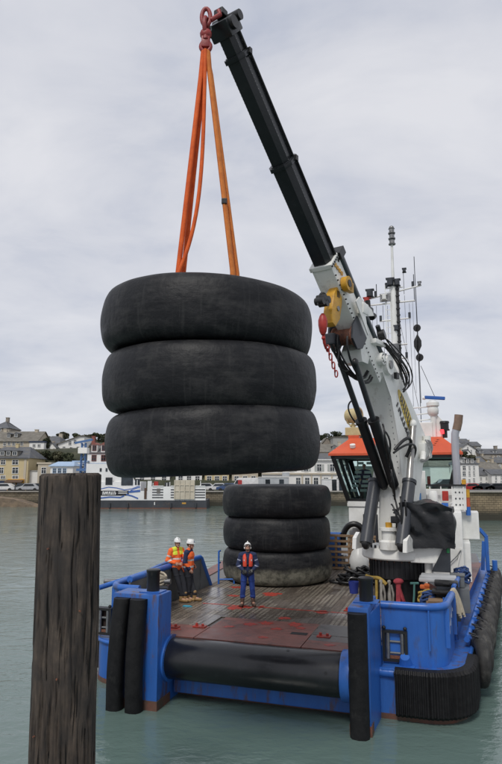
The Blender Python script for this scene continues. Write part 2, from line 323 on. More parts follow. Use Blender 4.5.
# ------------------------------------------------------------------ vegetation on the hill
LEAF = [mat('leaf_dark', (.075, .085, .042), .8, (.04, .05, .024), .9, .9, rnd=.25), mat('leaf_olive', (.10, .098, .055), .8, (.06, .06, .033), .9, .9, rnd=.25)]
BARK = mat('bark', (.10, .08, .06), .9)
def crown(nleaf, rx, ry, rz, size, seed, cl=9):
    rg = random.Random(seed); bm = bmesh.new(); cs = []
    for i in range(cl):
        a = rg.uniform(0, 2 * pi); h = rg.uniform(-.6, .8); r = sqrt(max(0, 1 - h * h)) * rg.uniform(.2, .85); cs.append((Vector((cos(a) * r * rx, sin(a) * r * ry, h * rz)), rg.uniform(.3, .55)))
    for i in range(nleaf):
        c, s_ = rg.choice(cs); d = Vector((rg.gauss(0, 1), rg.gauss(0, 1), rg.gauss(0, 1))).normalized() * rg.uniform(.55, 1) ** .5 * s_
        p = c + Vector((d.x * rx, d.y * ry, d.z * rz)); n_ = Vector((rg.gauss(0, 1), rg.gauss(0, 1), rg.gauss(.5, 1))).normalized()
        t = n_.orthogonal().normalized(); t.rotate(Quaternion(n_, rg.uniform(0, 6.28))); u_ = n_.cross(t); k = size * rg.uniform(.6, 1.4)
        bm.faces.new([bm.verts.new(p + t * k), bm.verts.new(p + u_ * k * .6), bm.verts.new(p - t * k), bm.verts.new(p - u_ * k * .6)])
    me = bpy.data.meshes.new('crown'); bm.to_mesh(me); bm.free(); return me
def tree(px, py_top, py_base, Y, wpx, label, kind=0, seed=0, cat='tree', group=None, name='tree'):
    t_ = atY(px, py_top, Y); b0 = atY(px, py_base, Y); h = t_.z - b0.z; r = wpx / 600 * Y / 2
    z0 = min(b0.z, hill_z(b0.x, Y)); e = empty(name, label, cat, (b0.x, Y, z0), 0, group)
    H_ = t_.z - z0
    cm = crown(1100, r * 1.35, r, h * .42, .26 if h > 2 else .2, seed); cm.materials.append(LEAF[kind]); o = link('crown', cm, e, (0, 0, H_ - h * .5))
    MB().tube([(0, 0, -.3), (.1, 0, H_ * .3), (0, .1, H_ - h * .5)], lambda t: .22 * (1 - .6 * t), 7).build('trunk', BARK, e)
    return e
tl = [(47, 434.5, 446, 150, 15, 0), (63, 432, 441, 165, 12, 1), (77, 433.5, 442, 160, 10, 0), (86, 434, 444, 158, 11, 1), (96, 432.5, 446, 150, 13, 0), (106, 433, 448, 150, 14, 0), (118, 432, 447, 152, 16, 1),
      (326, 433, 443, 165, 13, 0), (336, 431, 442, 165, 14, 0), (345, 434, 444, 165, 10, 1), (357, 433, 444, 165, 14, 0), (318, 434, 443, 168, 10, 1)]
tlab = ['dark rounded tree above the slate roofs on the left hilltop', 'low olive tree on the skyline behind the white sloping wall', 'small dark tree over the ridge left of the blue derrick', 'olive green bush tree behind the red chimney pot',
        'dark dense tree right above the red trimmed dormers', 'broad dark tree next to the hanging tyres on the skyline', 'olive tree half hidden behind the lowest hanging tyre',
        'dark tree on the skyline left of the searchlight', 'tallest dark tree rising between searchlight and hanging tyres', 'olive tree just left of the cream searchlight', 'dark tree on the skyline behind the wheelhouse roof', 'small olive tree beside the orange chimney on the hill']
for i, (x, yt, yb, Y, wp, k) in enumerate(tl): tree(x, yt, yb, Y, wp, tlab[i], k, 40 + i, group='trees along the hilltop')
for i, (x, yt, yb, Y, wp, lb) in enumerate([(29, 449, 462, 119, 11, 'dark hedge clump on the slope right of the cream shop building'), (37, 450, 465, 117, 12, 'dense shrub on the bank above the low white wall'), (46, 449, 463, 119, 13, 'wide dark shrub on the bank above the beige block'),
                                            (57, 451, 463, 119, 12, 'olive shrub on the bank behind the blue roofed kiosk'), (68, 452, 465, 118, 11, 'shrub at the foot of the white sloping wall'), (33, 460, 473, 114, 14, 'dark ivy shrub hanging behind the low white wall'), (46, 437.5, 449, 128, 6, 'small green bush beside the white gable on the hill'),
                                            (472, 455, 461, 122, 8, 'small dark bush below the stone terrace on the right'), (462, 452, 459, 124, 9, 'bush behind the exhaust pipe on the right hill')]):
    tree(x, yt, yb, Y, wp, lb, i % 2, 80 + i, 'shrub', 'shrubs on the town bank', 'shrub')

# ------------------------------------------------------------------ town
SL = mat('slate_roof', (.115, .12, .13), .7, (.075, .078, .085), 1.2, .8, .02, 5, dirt=(.17, .155, .12), dscale=.7, dpos=(.5, .7), damt=.6)
SLB = mat('weathered_roof', (.20, .185, .16), .85, (.13, .12, .10), 1.2, .8, .02, 5, dirt=(.09, .09, .07), dscale=.7, dpos=(.5, .7), damt=.6)
WCREAM = mat('cream_render', (.56, .46, .27), .85, (.50, .41, .235), .5, .6, dirt=(.33, .27, .18), dscale=.5, dpos=(.55, .75), damt=.5)
WBEIGE = mat('beige_render', (.50, .44, .34), .85, (.44, .385, .30), .5, .6, dirt=(.3, .26, .2), dscale=.5, dpos=(.55, .75), damt=.5)
WWHITE = mat('white_render', (.80, .79, .76), .8, (.74, .73, .70), .5, .6, dirt=(.46, .44, .4), dscale=.5, dpos=(.58, .78), damt=.5)
WGREY = mat('grey_render', (.36, .36, .34), .85, (.3, .3, .28), .5, .6)
WSTONE = mat('stone_facade', (.32, .28, .23), .9, (.20, .175, .15), 2.5, .9, .03, 4)
TRIM = mat('white_trim', (.72, .72, .70), .6); BRICKR = mat('red_brick_trim', (.26, .095, .075), .85); SHUT = mat('grey_shutter', (.42, .44, .42), .7); NAVY = mat('navy_shopfront', (.02, .035, .075), .5)
OCHRE = mat('ochre_shopfront', (.62, .33, .05), .6); BROWN = mat('brown_awning', (.10, .06, .04), .8); SKYB = mat('light_blue_awning', (.36, .48, .64), .7)
_wm = {}
def window(par, x, z, ww, hh, y=0, frame=TRIM, shutters=False):
    """window on the facade plane y: frame with a sill, pane set back in it"""
    k = (round(ww, 2), round(hh, 2), frame.name)
    if k not in _wm:
        t = .09
        f = MB(); f.box((-ww / 2 - t, -.06, -hh / 2 - t), (-ww / 2, .05, hh / 2 + t)); f.box((ww / 2, -.06, -hh / 2 - t), (ww / 2 + t, .05, hh / 2 + t)); f.box((-ww / 2, -.06, hh / 2), (ww / 2, .05, hh / 2 + t))
        f.box((-ww / 2, -.1, -hh / 2 - t), (ww / 2, .05, -hh / 2)); f.box((-.03, -.045, -hh / 2), (.03, .05, hh / 2)); f.box((-ww / 2, -.042, hh * .12 - .03), (-.03, .05, hh * .12 + .03)); f.box((.03, -.042, hh * .12 - .03), (ww / 2, .05, hh * .12 + .03))
        a = f.build('window', frame); b = MB().box((-ww / 2, -.012, -hh / 2), (ww / 2, .04, hh / 2)).build('pane', WDARK); _wm[k] = (a.data, b.data)
        bpy.data.objects.remove(a); bpy.data.objects.remove(b)
    o = link('window', _wm[k][0], par, (x, y, z)); link('pane', _wm[k][1], o)
    if shutters:
        for s_ in (-1, 1): MB().box((s_ * (ww / 2 + .12), -.07, -hh / 2), (s_ * (ww / 2 + .12 + ww * .5), -.015, hh / 2)).build('shutter', SHUT, o)
    return o
class Bld:
    """a building: x along the facade, y back from it, z up; photo pixels on the facade plane give its sizes"""
    def __init__(s, name, label, cat, x0, x1, Y, ye, yb, wallm, depth, group=None, zb=None):
        a = atY(x0, ye, Y); b = atY(x1, yb, Y); s.Y = Y; s.x0 = a.x; s.w = atY(x1, ye, Y).x - a.x; s.zb = b.z if zb is None else zb; s.h = a.z - s.zb; s.d = depth
        s.e = empty(name, label, cat, (a.x, Y, s.zb), 0, group)
        MB().box((0, 0, -1.5), (s.w, depth, s.h)).build('wall', wallm, s.e)
    def P(s, px, py): p = atY(px, py, s.Y); return p.x - s.x0, p.z - s.zb
    def gable(s, yr, m, along=True, over=.25, hip=0., wallm=None):
        hr = s.P(0, yr)[1]; d = s.d; w_ = s.w; z = s.h; r = MB(); t = .12
        if along:
            for (ya, yb) in ((-over, d / 2), (d + over, d / 2)):
                zo = z - over * (hr - z) / (d / 2)
                pts = [(-over, ya, zo), (w_ + over, ya, zo), (w_ + over - hip, yb, hr), (-over + hip, yb, hr)]
                r.poly(pts); r.poly([(x, y, zz_ + t) for x, y, zz_ in pts])
                for i in range(4): r.poly([pts[i], pts[(i + 1) % 4], (pts[(i + 1) % 4][0], pts[(i + 1) % 4][1], pts[(i + 1) % 4][2] + t), (pts[i][0], pts[i][1], pts[i][2] + t)])
            if wallm and hip == 0:
                for xx in (0, w_ - .1): MB().prism([(0, z), (d, z), (d / 2, hr - .02)], xx, xx + .1, M=Matrix(((0, 0, 1, 0), (1, 0, 0, 0), (0, 1, 0, 0), (0, 0, 0, 1)))).build('gable', wallm, s.e)
            if hip:
                for sg, xx in ((-1, -over), (1, w_ + over)): r.poly([(xx, -over, z), (xx - sg * hip, d / 2, hr + t), (xx, d + over, z)])
        else:
            for (xa, xb) in ((-over, w_ / 2), (w_ + over, w_ / 2)):
                zo = z - over * (hr - z) / (w_ / 2)
                pts = [(xa, -over, zo), (xa, d + over, zo), (xb, d + over, hr), (xb, -over, hr)]
                r.poly(pts); r.poly([(x, y, zz_ + t) for x, y, zz_ in pts])
                for i in range(4): r.poly([pts[i], pts[(i + 1) % 4], (pts[(i + 1) % 4][0], pts[(i + 1) % 4][1], pts[(i + 1) % 4][2] + t), (pts[i][0], pts[i][1], pts[i][2] + t)])
            if wallm: MB().prism([(0, z), (w_, z), (w_ / 2, hr - .02)], 0, .1, M=Matrix(((1, 0, 0, 0), (0, 0, 1, 0), (0, 1, 0, 0), (0, 0, 0, 1)))).build('gable', wallm, s.e)
        s.roof = r.build('roof', m, s.e); return s
    def flat(s, m, t=.25): s.roof = MB().box((-.15, -.15, s.h), (s.w + .15, s.d + .15, s.h + t)).build('roof', m, s.e); return s
    def win(s, rects, frame=TRIM, shutters=False):
        for (a, b, c, d) in rects:
            x0, z1 = s.P(a, c); x1, z0 = s.P(b, d); window(s.e, (x0 + x1) / 2, (z0 + z1) / 2, round((x1 - x0) * 4) / 4 or .25, round((z1 - z0) * 4) / 4 or .25, 0, frame, shutters)
        return s
    def part(s, name, a, b, c, d, m, y0=-.08, y1=.1, parent=None):
        x0, z1 = s.P(a, c); x1, z0 = s.P(b, d); return MB().box((x0, y0, z0), (x1, y1, z1)).build(name, m, parent or s.e)
    def chim(s, a, b, c, d, m=WBEIGE, y=None):
        x0, z1 = s.P(a, c); x1, z0 = s.P(b, d); y = s.d / 2 if y is None else y
        k = MB().box((x0, y - .4, z0 - .8), (x1, y + .4, z1)); k.box((x0 - .06, y - .46, z1), (x1 + .06, y + .46, z1 + .12)); k.build('chimney', m, s.roof)
    def dormer(s, rects, m=WWHITE, rm=SL, dep=2.2, y=.5, frame=TRIM, peak=True):
        for (a, b, c, d) in rects:
            x0, z1 = s.P(a, c); x1, z0 = s.P(b, d); o = MB().box((x0, y, z0 - .3), (x1, y + dep, z1)).build('dormer', m, s.e)
            xm = (x0 + x1) / 2; ww = (x1 - x0); window_o = link('window', window_mesh(ww * .6, (z1 - z0) * .7, frame), o, (xm, y - .01, (z0 + z1) / 2))
            if peak: MB().prism([(x0 - .15, z1 - .03), (x1 + .15, z1 - .03), (xm, z1 + ww * .38)], y - .15, y + dep, M=Matrix(((1, 0, 0, 0), (0, 0, 1, 0), (0, 1, 0, 0), (0, 0, 0, 1)))).build('dormer_roof', rm, o)
            else: MB().box((x0 - .12, y - .15, z1), (x1 + .12, y + dep, z1 + .12)).build('dormer_roof', rm, o)
def window_mesh(ww, hh, frame):
    f = MB(); t = .08
    f.box((-ww / 2 - t, -.06, -hh / 2 - t), (ww / 2 + t, .03, hh / 2 + t), mi=0)
    f.box((-ww / 2, -.075, -hh / 2), (-.03, -.02, hh / 2), mi=1); f.box((.03, -.075, -hh / 2), (ww / 2, -.02, hh / 2), mi=1)
    o = f.build('window', [frame, WDARK]); me = o.data; bpy.data.objects.remove(o); return me

# left of the pile: cream corner building with shops
B = Bld('shop_building', 'cream corner building with slate mansard and ochre shop on the left quay', 'building', -14, 28.5, 109, 458, 492, WCREAM, 9, zb=QZ)
B.gable(446.5, SL, True, .3, 1.6); B.chim(7, 9.5, 443, 448, WCREAM)
B.win([(1.2, 5, 460, 464.5), (12.5, 18, 460, 464.5), (-9, -4, 460, 464.5), (-.5, 3, 468, 473), (12.5, 18, 468, 473), (-9, -4, 468, 473), (12.5, 18, 476, 478.3), (1, 5, 476, 478.3)])
B.dormer([(-1, 4, 451, 455.6), (5, 10, 451, 455.6), (11, 17, 451, 455.6)], SLB, SL, 2.2, .35, peak=False)
o = B.part('navy_shopfront', -14, 8, 480.5, 490.5, NAVY, -.25); o = B.part('ochre_shopfront', 8.2, 24, 479, 490.5, OCHRE, -.3)
B.part('shop_door', 12, 15.6, 483, 490.5, TRIM, -.36, -.3, o); B.part('shop_window', 17, 21.8, 482.6, 486.5, WDARK, -.36, -.3, o); B.part('shop_window', 9, 11.4, 483, 487, WDARK, -.36, -.3, o)
x0, z1 = B.P(7, 479.8); x1, z0 = B.P(24, 482)
MB().prism([(-.3, z1), (-1.3, z0), (-1.3, z0 - .1), (-.3, z1 - .25)], x0, x1, M=Matrix(((0, 0, 1, 0), (1, 0, 0, 0), (0, 1, 0, 0), (0, 0, 0, 1)))).build('awning', BROWN, B.e)
B.part('gutter', -14, 28.5, 457.6, 458.3, SL, -.3, .0); B.part('downpipe', 24.4, 25, 458, 491, WBEIGE, -.1)
# long beige house above it
B = Bld('long_house', 'long beige house with grey roof and two dormers above the cream shop', 'house', -18, 37, 131, 441, 448, WBEIGE, 9)
B.gable(430.5, SLB, True, .3, .0, WBEIGE); B.win([(3.8, 5.6, 442, 446), (8.2, 10, 441.5, 445), (12.6, 14.6, 441.5, 445.5), (17, 19, 442, 446), (20.5, 23, 441.5, 445.5)]); B.dormer([(4.8, 8.2, 433.5, 437.6), (12.4, 15.6, 433, 437)], SLB, SL, 2.5, 1.2)
B.chim(28, 31, 428.5, 431); B.chim(-4, -1, 428, 431)
B = Bld('annexe', 'low white annexe with dark flat roof right of the long beige house', 'house', 29.5, 44, 126, 442.5, 449, WWHITE, 5); B.flat(NAVY, .3); B.win([(33, 35, 444, 447), (38, 40, 444, 447)])
B = Bld('hilltop_house', 'grey gabled stone house at the top left edge of the hill', 'house', -9, 8.5, 150, 428, 436, WSTONE, 8); B.gable(420, SL, True, .2, 2.5); B.win([(-1, 1, 427.5, 431), (4, 6, 428.5, 432)]); B.chim(0, 2.6, 416.5, 421, WSTONE)
B = Bld('slate_house', 'low slate roofed house with white gable end above the bank', 'house', 42, 59, 140, 443, 450, WWHITE, 8); B.gable(435.5, SL, True, .3, 1.2); B.chim(54, 57, 433, 437); B.win([(54, 56, 444, 447)])
B = Bld('white_house', 'white house with long sloping roof left of the blue derrick', 'house', 58, 84, 130, 444, 455, WWHITE, 7)
h_ = MB().prism([(0, B.h), (B.w, B.h), (B.w, B.P(0, 436.5)[1]), (B.w * .82, B.P(0, 436.5)[1])], 0, 7, M=Matrix(((1, 0, 0, 0), (0, 0, 1, 0), (0, 1, 0, 0), (0, 0, 0, 1)))).build('gable', WWHITE, B.e)
r_ = MB().bar((-.3, 3.5, B.h - .05), (B.w * .82, 3.5, B.P(0, 436.2)[1] + .05), 7.6, .15); r_.box((B.w * .82, -.3, B.P(0, 436.2)[1]), (B.w + .2, 7.3, B.P(0, 436.2)[1] + .15)); B.roof = r_.build('roof', SLB, B.e)
B.win([(69, 71, 441.5, 444.5), (74, 76, 440, 443), (63, 65, 447, 450), (70, 72, 447.5, 450.5), (77, 79, 447, 450)])
# red-trimmed white hotel behind the ferry
B = Bld('dormer_hotel', 'white building with red framed dormers behind the ferry', 'building', 87.5, 121, 113, 453, 492, WWHITE, 9, zb=QZ)
B.gable(444, SL, True, .2, 2.2); B.dormer([(91.5, 97, 444.5, 451.5), (101, 106.5, 444.5, 451.5), (110.5, 116, 444.5, 451.5)], WWHITE, BRICKR, 3, .1, BRICKR)
B.win([(92, 96, 455, 461), (101.5, 105.5, 455, 461), (111, 115, 455, 461), (92, 96, 467, 472), (102, 105, 467, 472), (111, 115, 467, 472)], BRICKR)
B.part('string_course', 87.5, 121, 452.6, 453.8, BRICKR, -.15, 0); B.part('string_course', 87.5, 121, 463, 464, SKYB, -.2, 0); B.chim(89.5, 92, 436, 446, BRICKR, 2)
B = Bld('beige_block', 'small beige flat roofed block beside the blue roofed kiosk', 'building', 38, 50.5, 108, 464, 490, WBEIGE, 5, zb=QZ); B.flat(WBEIGE, .3); B.win([(42, 45.5, 468, 473)])
B = Bld('kiosk', 'white kiosk with light blue roof behind the wooden pile', 'building', 50.5, 73, 107, 466, 490, WWHITE, 5, zb=QZ); B.gable(462, SKYB, True, .3, .8); B.win([(53, 56, 468.5, 473), (58, 61, 468.5, 473), (63, 66, 468.5, 473)], SKYB)
B = Bld('garden_wall', 'low white wall below the ivy bank right of the cream building', 'wall', 28.8, 38, 110, 471, 477.5, WWHITE, .5); B.flat(WGREY, .12)
B = Bld('retaining_wall', 'dark stone retaining wall under the low white wall', 'wall', 27.8, 50, 111, 477.5, 492, WSTONE, 1.5, zb=QZ); B.flat(WGREY, .15)
B = Bld('terrace_house', 'white house with small windows under the lowest hanging tyre', 'house', 73, 87, 112, 462, 492, WWHITE, 6, zb=QZ); B.flat(SKYB, .25); B.win([(76, 78, 464, 468), (81, 84, 464, 468), (76, 78, 472, 476), (81, 84, 472, 476)])
for (lb_, x0_, x1_, ye_, yr_, wm_, rm_) in (('white quay house behind the beige ferry ramp and hanging tyres', 176, 202, 463, 456, WWHITE, SL), ('cream quay house between the ferry and the white box van', 205, 229, 461, 454, WCREAM, SLB), ('pale stone quay house behind the white box van', 232, 258, 464, 457, WBEIGE, SL), ('white quay house behind the ferry side and lowest hanging tyre', 136, 170, 462, 455, WWHITE, SLB)):
    B = Bld('quay_row_house', lb_, 'house', x0_, x1_, 114, ye_, 491, wm_, 8, 'houses in the quay row', zb=QZ); B.gable(yr_, rm_, True, .25, .6); xm = (x1_ - x0_) / 4
    B.win([(x0_ + xm * j - 1.8, x0_ + xm * j + 1.8, z_, z_ + 6) for j in (.7, 2, 3.3) for z_ in (465.5, 476)], TRIM); B.chim(x0_ + 1, x0_ + 3.5, yr_ - 2.5, yr_ + 2, BRICKR)
# middle: shuttered hotel right of the hanging tyres
B = Bld('shuttered_hotel', 'white two storey hotel with grey shutters right of the hanging tyres', 'building', 262, 352, 112, 460, 491, WWHITE, 9, zb=QZ)
B.gable(453, SL, True, .35, 2.0); B.win([(278, 282, 464, 471.5), (290, 294, 464, 471.5), (304, 308, 464, 471.5), (317, 321.5, 464, 471.5), (330, 334.5, 464, 471.5), (343, 347, 464, 471.5)], TRIM, True)
B.part('cornice', 262, 352, 459.3, 460.4, TRIM, -.4, 0); B.part('string_course', 262, 352, 473, 474.6, WBEIGE, -.25, 0)
B.win([(296, 300.5, 477.5, 485), (305, 309.5, 477.5, 485), (314, 318, 477.5, 485), (324, 328, 477.5, 485), (337, 341, 477.5, 485)])
for x_ in (302.3, 311.6, 321, 332): B.part('pilaster', x_ - .8, x_ + .8, 474.6, 491, WBEIGE, -.15, 0)
B.chim(318, 321, 447, 455, OCHRE)
B = Bld('roof_house', 'grey roofed house with orange chimney behind the shuttered hotel', 'house', 309, 350, 126, 452, 462, WBEIGE, 9); B.gable(443.5, SLB, True, .2, 3); B.chim(316.5, 319, 438, 446, mat('orange_render', (.55, .24, .10), .85)); B.dormer([(333, 337, 446, 450)], SL, SL, 2, 1); B.chim(341, 344, 441, 446)
B = Bld('hill_house', 'pale stone house with grey gable under the hilltop trees', 'house', 320, 334, 145, 446, 455, WSTONE, 7); B.gable(437.5, SLB, False, .2, 0, WSTONE)
B = Bld('shed', 'grey green rendered block left of the searchlight on the hill', 'building', 333, 352, 140, 437.5, 452, WGREY, 6); B.flat(SLB, .2)
# right of the wheelhouse
B = Bld('tall_white_house', 'tall white three storey house with mansard roof beside the exhaust pipe', 'house', 460.5, 478.5, 112, 464, 490, WWHITE, 8, zb=QZ)
B.gable(458.5, SL, True, .2, 1.2); B.dormer([(462, 465, 459, 463), (466.5, 469.5, 459, 463), (471, 474, 459, 463)], WWHITE, SL, 1.5, .1, peak=False)
B.win([(463, 465.3, 466, 470), (468.5, 470.5, 466.5, 470), (473, 475, 466, 470), (463, 465.3, 471.5, 476), (468.5, 470.5, 472, 475.5), (473, 475, 471.5, 475.5), (463, 465.3, 478.5, 482.5), (468.5, 470.5, 479, 482), (473, 475, 478.5, 482)])
B = Bld('gabled_house', 'white gabled house on the right hill above the tall white house', 'house', 459, 476, 140, 449.5, 460, WWHITE, 8); B.gable(443.5, SL, False, .3, 0, WWHITE); B.win([(463, 464.6, 450, 453), (467, 468.6, 447, 450), (470.5, 472, 450, 453)])
B = Bld('stone_terrace', 'long stone terrace with slate roof on the right skyline', 'house', 479.5, 525, 138, 454, 463.5, WSTONE, 8); B.gable(448.5, SL, True, .2, 0, WSTONE)
B.win([(482, 484, 456, 459.5), (487, 489, 456, 459.5), (492, 494, 456, 459.5), (497.5, 499.5, 456, 459.5), (504, 506, 456, 459.5)]); B.dormer([(481, 484.5, 450.5, 453.5), (494.5, 498, 450.5, 453.5)], WWHITE, SL, 2, .8); B.chim(479.8, 482, 446.5, 450, WSTONE); B.chim(501, 504, 445.5, 449.5, WSTONE)
B = Bld('brown_roof_house', 'white house with large brown roof at the right edge', 'house', 484, 503, 124, 472, 482, WWHITE, 8); B.gable(462, SLB, True, .2, .0, WWHITE); B.chim(484, 486.5, 458.5, 464, WBEIGE); B.chim(498.5, 501, 459, 464, WBEIGE); B.win([(487.5, 489.5, 473.5, 476.5), (492, 494, 473.5, 476.5), (497, 499, 473.5, 476.5)])
B = Bld('low_slate_house', 'low house with dark slate roof between tall white house and brown roof', 'house', 477.5, 491, 116, 475, 490, WWHITE, 6, zb=QZ); B.gable(468, SL, True, .2, .6); B.win([(480, 482, 477, 480), (485.5, 487.5, 477, 480), (480, 482, 482, 485), (485.5, 487.5, 482, 485)]); B.part('shopfront', 479, 490, 484, 490, NAVY, -.15, 0)
B = Bld('quay_house', 'white quayside house with small paired windows at the right edge', 'house', 491.5, 520, 114, 474.5, 490, WWHITE, 6, zb=QZ); B.gable(469.5, SL, True, .2, .0, WWHITE); B.win([(495, 497, 476, 479.5), (500.5, 502.5, 476, 479.5), (495, 497, 481.5, 485), (500.5, 502.5, 481.5, 485), (508, 510, 476, 479.5)])
B = Bld('hidden_row_house', 'pale house seen between the crane and the exhaust pipe', 'house', 430, 459, 118, 466, 490, WWHITE, 8, zb=QZ); B.gable(457, SLB, True, .2, .8); B.win([(449, 451, 468, 472), (454, 456, 468, 472)])

for (nm_, lb_, x0_, x1_, Y_, ye_, yb_, yr_, wm_, rm_, al_) in (
        ('small_house', 'small white gabled house squeezed between slate house and white sloping house', 47.5, 56, 128, 447.5, 453, 443, WWHITE, SL, False), ('small_house', 'pale cream cottage right of the long sloping white roof', 82, 91, 134, 446, 453, 440.5, WCREAM, SLB, True),
        ('small_house', 'small white hillside house left of the brown roofed house', 474.5, 485, 130, 462, 470, 456.5, WWHITE, SL, True), ('small_house', 'cream hillside cottage below the stone terrace', 486, 496, 132, 459.5, 464, 455.5, WCREAM, SLB, True),
        ('small_house', 'white gable end above the tall white house', 464, 472, 133, 455, 461, 449.5, WWHITE, SL, False), ('small_house', 'pale house at the extreme right below the terrace', 496.5, 510, 130, 463, 470, 457.5, WBEIGE, SL, True),
        ('small_house', 'highest white house on the skyline right of the exhaust pipe', 461, 470, 156, 443, 449, 438.5, WWHITE, SL, True), ('small_house', 'grey house on the skyline above the white gabled house', 471, 481, 158, 446, 452, 441.5, WGREY, SL, True),
        ('small_house', 'white house on the hill just left of the beige long house ridge', 2, 11, 139, 436, 442, 431, WWHITE, SL, True), ('small_house', 'small house with grey roof over the cabin left of the wheelhouse', 300, 312, 130, 455, 462, 448, WWHITE, SLB, True)):
    B = Bld(nm_, lb_, 'house', x0_, x1_, Y_, ye_, yb_, wm_, 6, 'small houses on the hillside'); B.gable(yr_, rm_, al_, .2, 0, wm_)
    m_x = (x0_ + x1_) / 2; q_x = (x1_ - x0_) / 4; dz_ = (yb_ - ye_)
    B.win([(m_x - q_x - .8, m_x - q_x + .8, ye_ + .22 * dz_, ye_ + .6 * dz_), (m_x + q_x - .8, m_x + q_x + .8, ye_ + .22 * dz_, ye_ + .6 * dz_)]); B.chim(x0_ + .6, x0_ + 2.2, yr_ - 1.8, yr_ + 1.5, WBEIGE)
# cars, vans and cabins on the quays
TY = mat('car_tyre', (.02, .02, .02), .8); LAMPM = mat('car_lamp', (.6, .6, .58), .2)
def car_mesh_tree(col, L_=4.1, van=False):
    e = empty('parked_car' if not van else 'white_van', None, None)
    if not van:
        MB().prism([(-L_ / 2, .35), (-L_ / 2 + .05, .8), (-1.0, .92), (-.55, 1.42), (.9, 1.45), (1.55, .95), (L_ / 2 - .02, .85), (L_ / 2, .35)], -.82, .82, M=Matrix(((1, 0, 0, 0), (0, 0, 1, 0), (0, 1, 0, 0), (0, 0, 0, 1))), bev=.08).build('body', col, e, 40)
        for s_ in (-1, 1): MB().prism([(-.85, .93), (-.5, 1.34), (.85, 1.36), (1.25, .95)], s_ * .825 - .005, s_ * .825 + .005, M=Matrix(((1, 0, 0, 0), (0, 0, 1, 0), (0, 1, 0, 0), (0, 0, 0, 1)))).build('side_window', WDARK, e)
    else:
        MB().prism([(-L_ / 2, .4), (-L_ / 2, 1.1), (-L_ / 2 + .7, 1.3), (-L_ / 2 + 1.1, 2.1), (-L_ / 2 + 1.5, 2.35), (L_ / 2, 2.4), (L_ / 2, .4)], -.95, .95, M=Matrix(((1, 0, 0, 0), (0, 0, 1, 0), (0, 1, 0, 0), (0, 0, 0, 1))), bev=.08).build('body', col, e, 40)
        for s_ in (-1, 1): MB().prism([(-L_ / 2 + .8, 1.3), (-L_ / 2 + 1.15, 2.0), (-L_ / 2 + 1.9, 2.0), (-L_ / 2 + 1.9, 1.3)], s_ * .955 - .005, s_ * .955 + .005, M=Matrix(((1, 0, 0, 0), (0, 0, 1, 0), (0, 1, 0, 0), (0, 0, 0, 1)))).build('side_window', WDARK, e)
    for x in (-L_ * .31, L_ * .31):
        for s_ in (-1, 1): MB().cyl((x, s_ * .68, .32), (x, s_ * .86, .32), .32, n=14).build('wheel', TY, e)
    return e
cpaint = {k: mat('car_paint_' + k, c, .25, coat=.5) for k, c in dict(white=(.7, .7, .7), black=(.02, .02, .025), red=(.4, .03, .03), silver=(.4, .41, .43), blue=(.04, .08, .2)).items()}
def park(px, Y, z, col, label, van=False, L_=4.1, rz=0):
    c = car_mesh_tree(cpaint[col], L_, van); c.location = (atY(px, 490, Y).x, Y, z); c.rotation_euler.z = rz; c['label'] = label; c['category'] = 'van' if van else 'car'; c['group'] = 'vehicles parked on the quays'
park(22, 106, QZ, 'black', 'black car parked right of the ochre shopfront'); park(29, 105.4, QZ, 'silver', 'silver car beside the retaining wall on the left quay'); park(37, 106.2, QZ, 'black', 'dark car just left of the wooden pile on the quay')
park(4, 105.5, QZ, 'white', 'white car before the navy shopfront on the left quay')
park(218, 106, QZ, 'white', 'white car on the quay left of the deck tyre stack'); park(205, 106.5, QZ, 'silver', 'silver car beyond the beige ferry ramp'); park(246, 107, QZ, 'white', 'white box van above the deck tyre stack', True, 5.6); park(228, 105.6, QZ, 'blue', 'dark blue car just left of the deck tyre stack')
park(446, 77, 3.2, 'black', 'black car on the pier right of the wheelhouse'); park(462, 108, QZ, 'silver', 'silver car in front of the tall white house'); park(470, 106.5, QZ, 'red', 'red car in front of the tall white house'); park(482, 106.5, QZ, 'black', 'black car by the low slate house'); park(495, 106.5, QZ, 'black', 'dark car by the quayside house at the right edge')
# red stripe on the van's box, pale cabin and white site cabin
def cabin(px0, px1, y0, y1, Y, m, label, doorx=None, nm='site_cabin', top=None):
    a = atY(px0, y0, Y); b = atY(px1, y1, Y); e = empty(nm, label, 'cabin', (a.x, Y, QZ)); h = a.z - QZ; w_ = atY(px1, y0, Y).x - a.x
    k = MB().box((0, 0, .15), (w_, 2.4, h), .06)
    k.build('wall', m, e); MB().box((-.08, -.08, h), (w_ + .08, 2.48, h + .1), .03).build('roof', TRIM, e)
    for i in range(1, int(w_ / .9)): MB().box((i * .9 - .03, -.03, .2), (i * .9 + .03, 0, h - .05)).build('rib', m, e)
    if doorx:
        for dx in doorx: MB().box((dx, -.06, .2), (dx + .8, -.005, 2.1)).build('door', WDARK, e)
    if top: MB().box(top[0], top[1], .05).build('roof_unit', m, e)
    return e
cabin(258.5, 289, 477.5, 491, 105.5, mat('pale_grey_cabin', (.42, .44, .46), .6, (.34, .36, .38), 1, .6), 'pale grey cabin on the quay behind the deck tyre stack', [1.2, 3.6], 'grey_cabin', ((4.2, .2, 2.6), (5.4, 1.6, 3.3)))
cabin(322, 351, 479.5, 491, 104.8, cpaint['white'], 'white site cabin with dark doors left of the wheelhouse', [1.7, 2.9])
MB().box((0, -.02, 0), (.7, .0, 1.1)).build('sign_panel', cpaint['red'], None, loc=(atY(238, 480, 104.9).x, 104.9, QZ + .9), label='small red panel sign beside the white box van on the quay', category='sign')

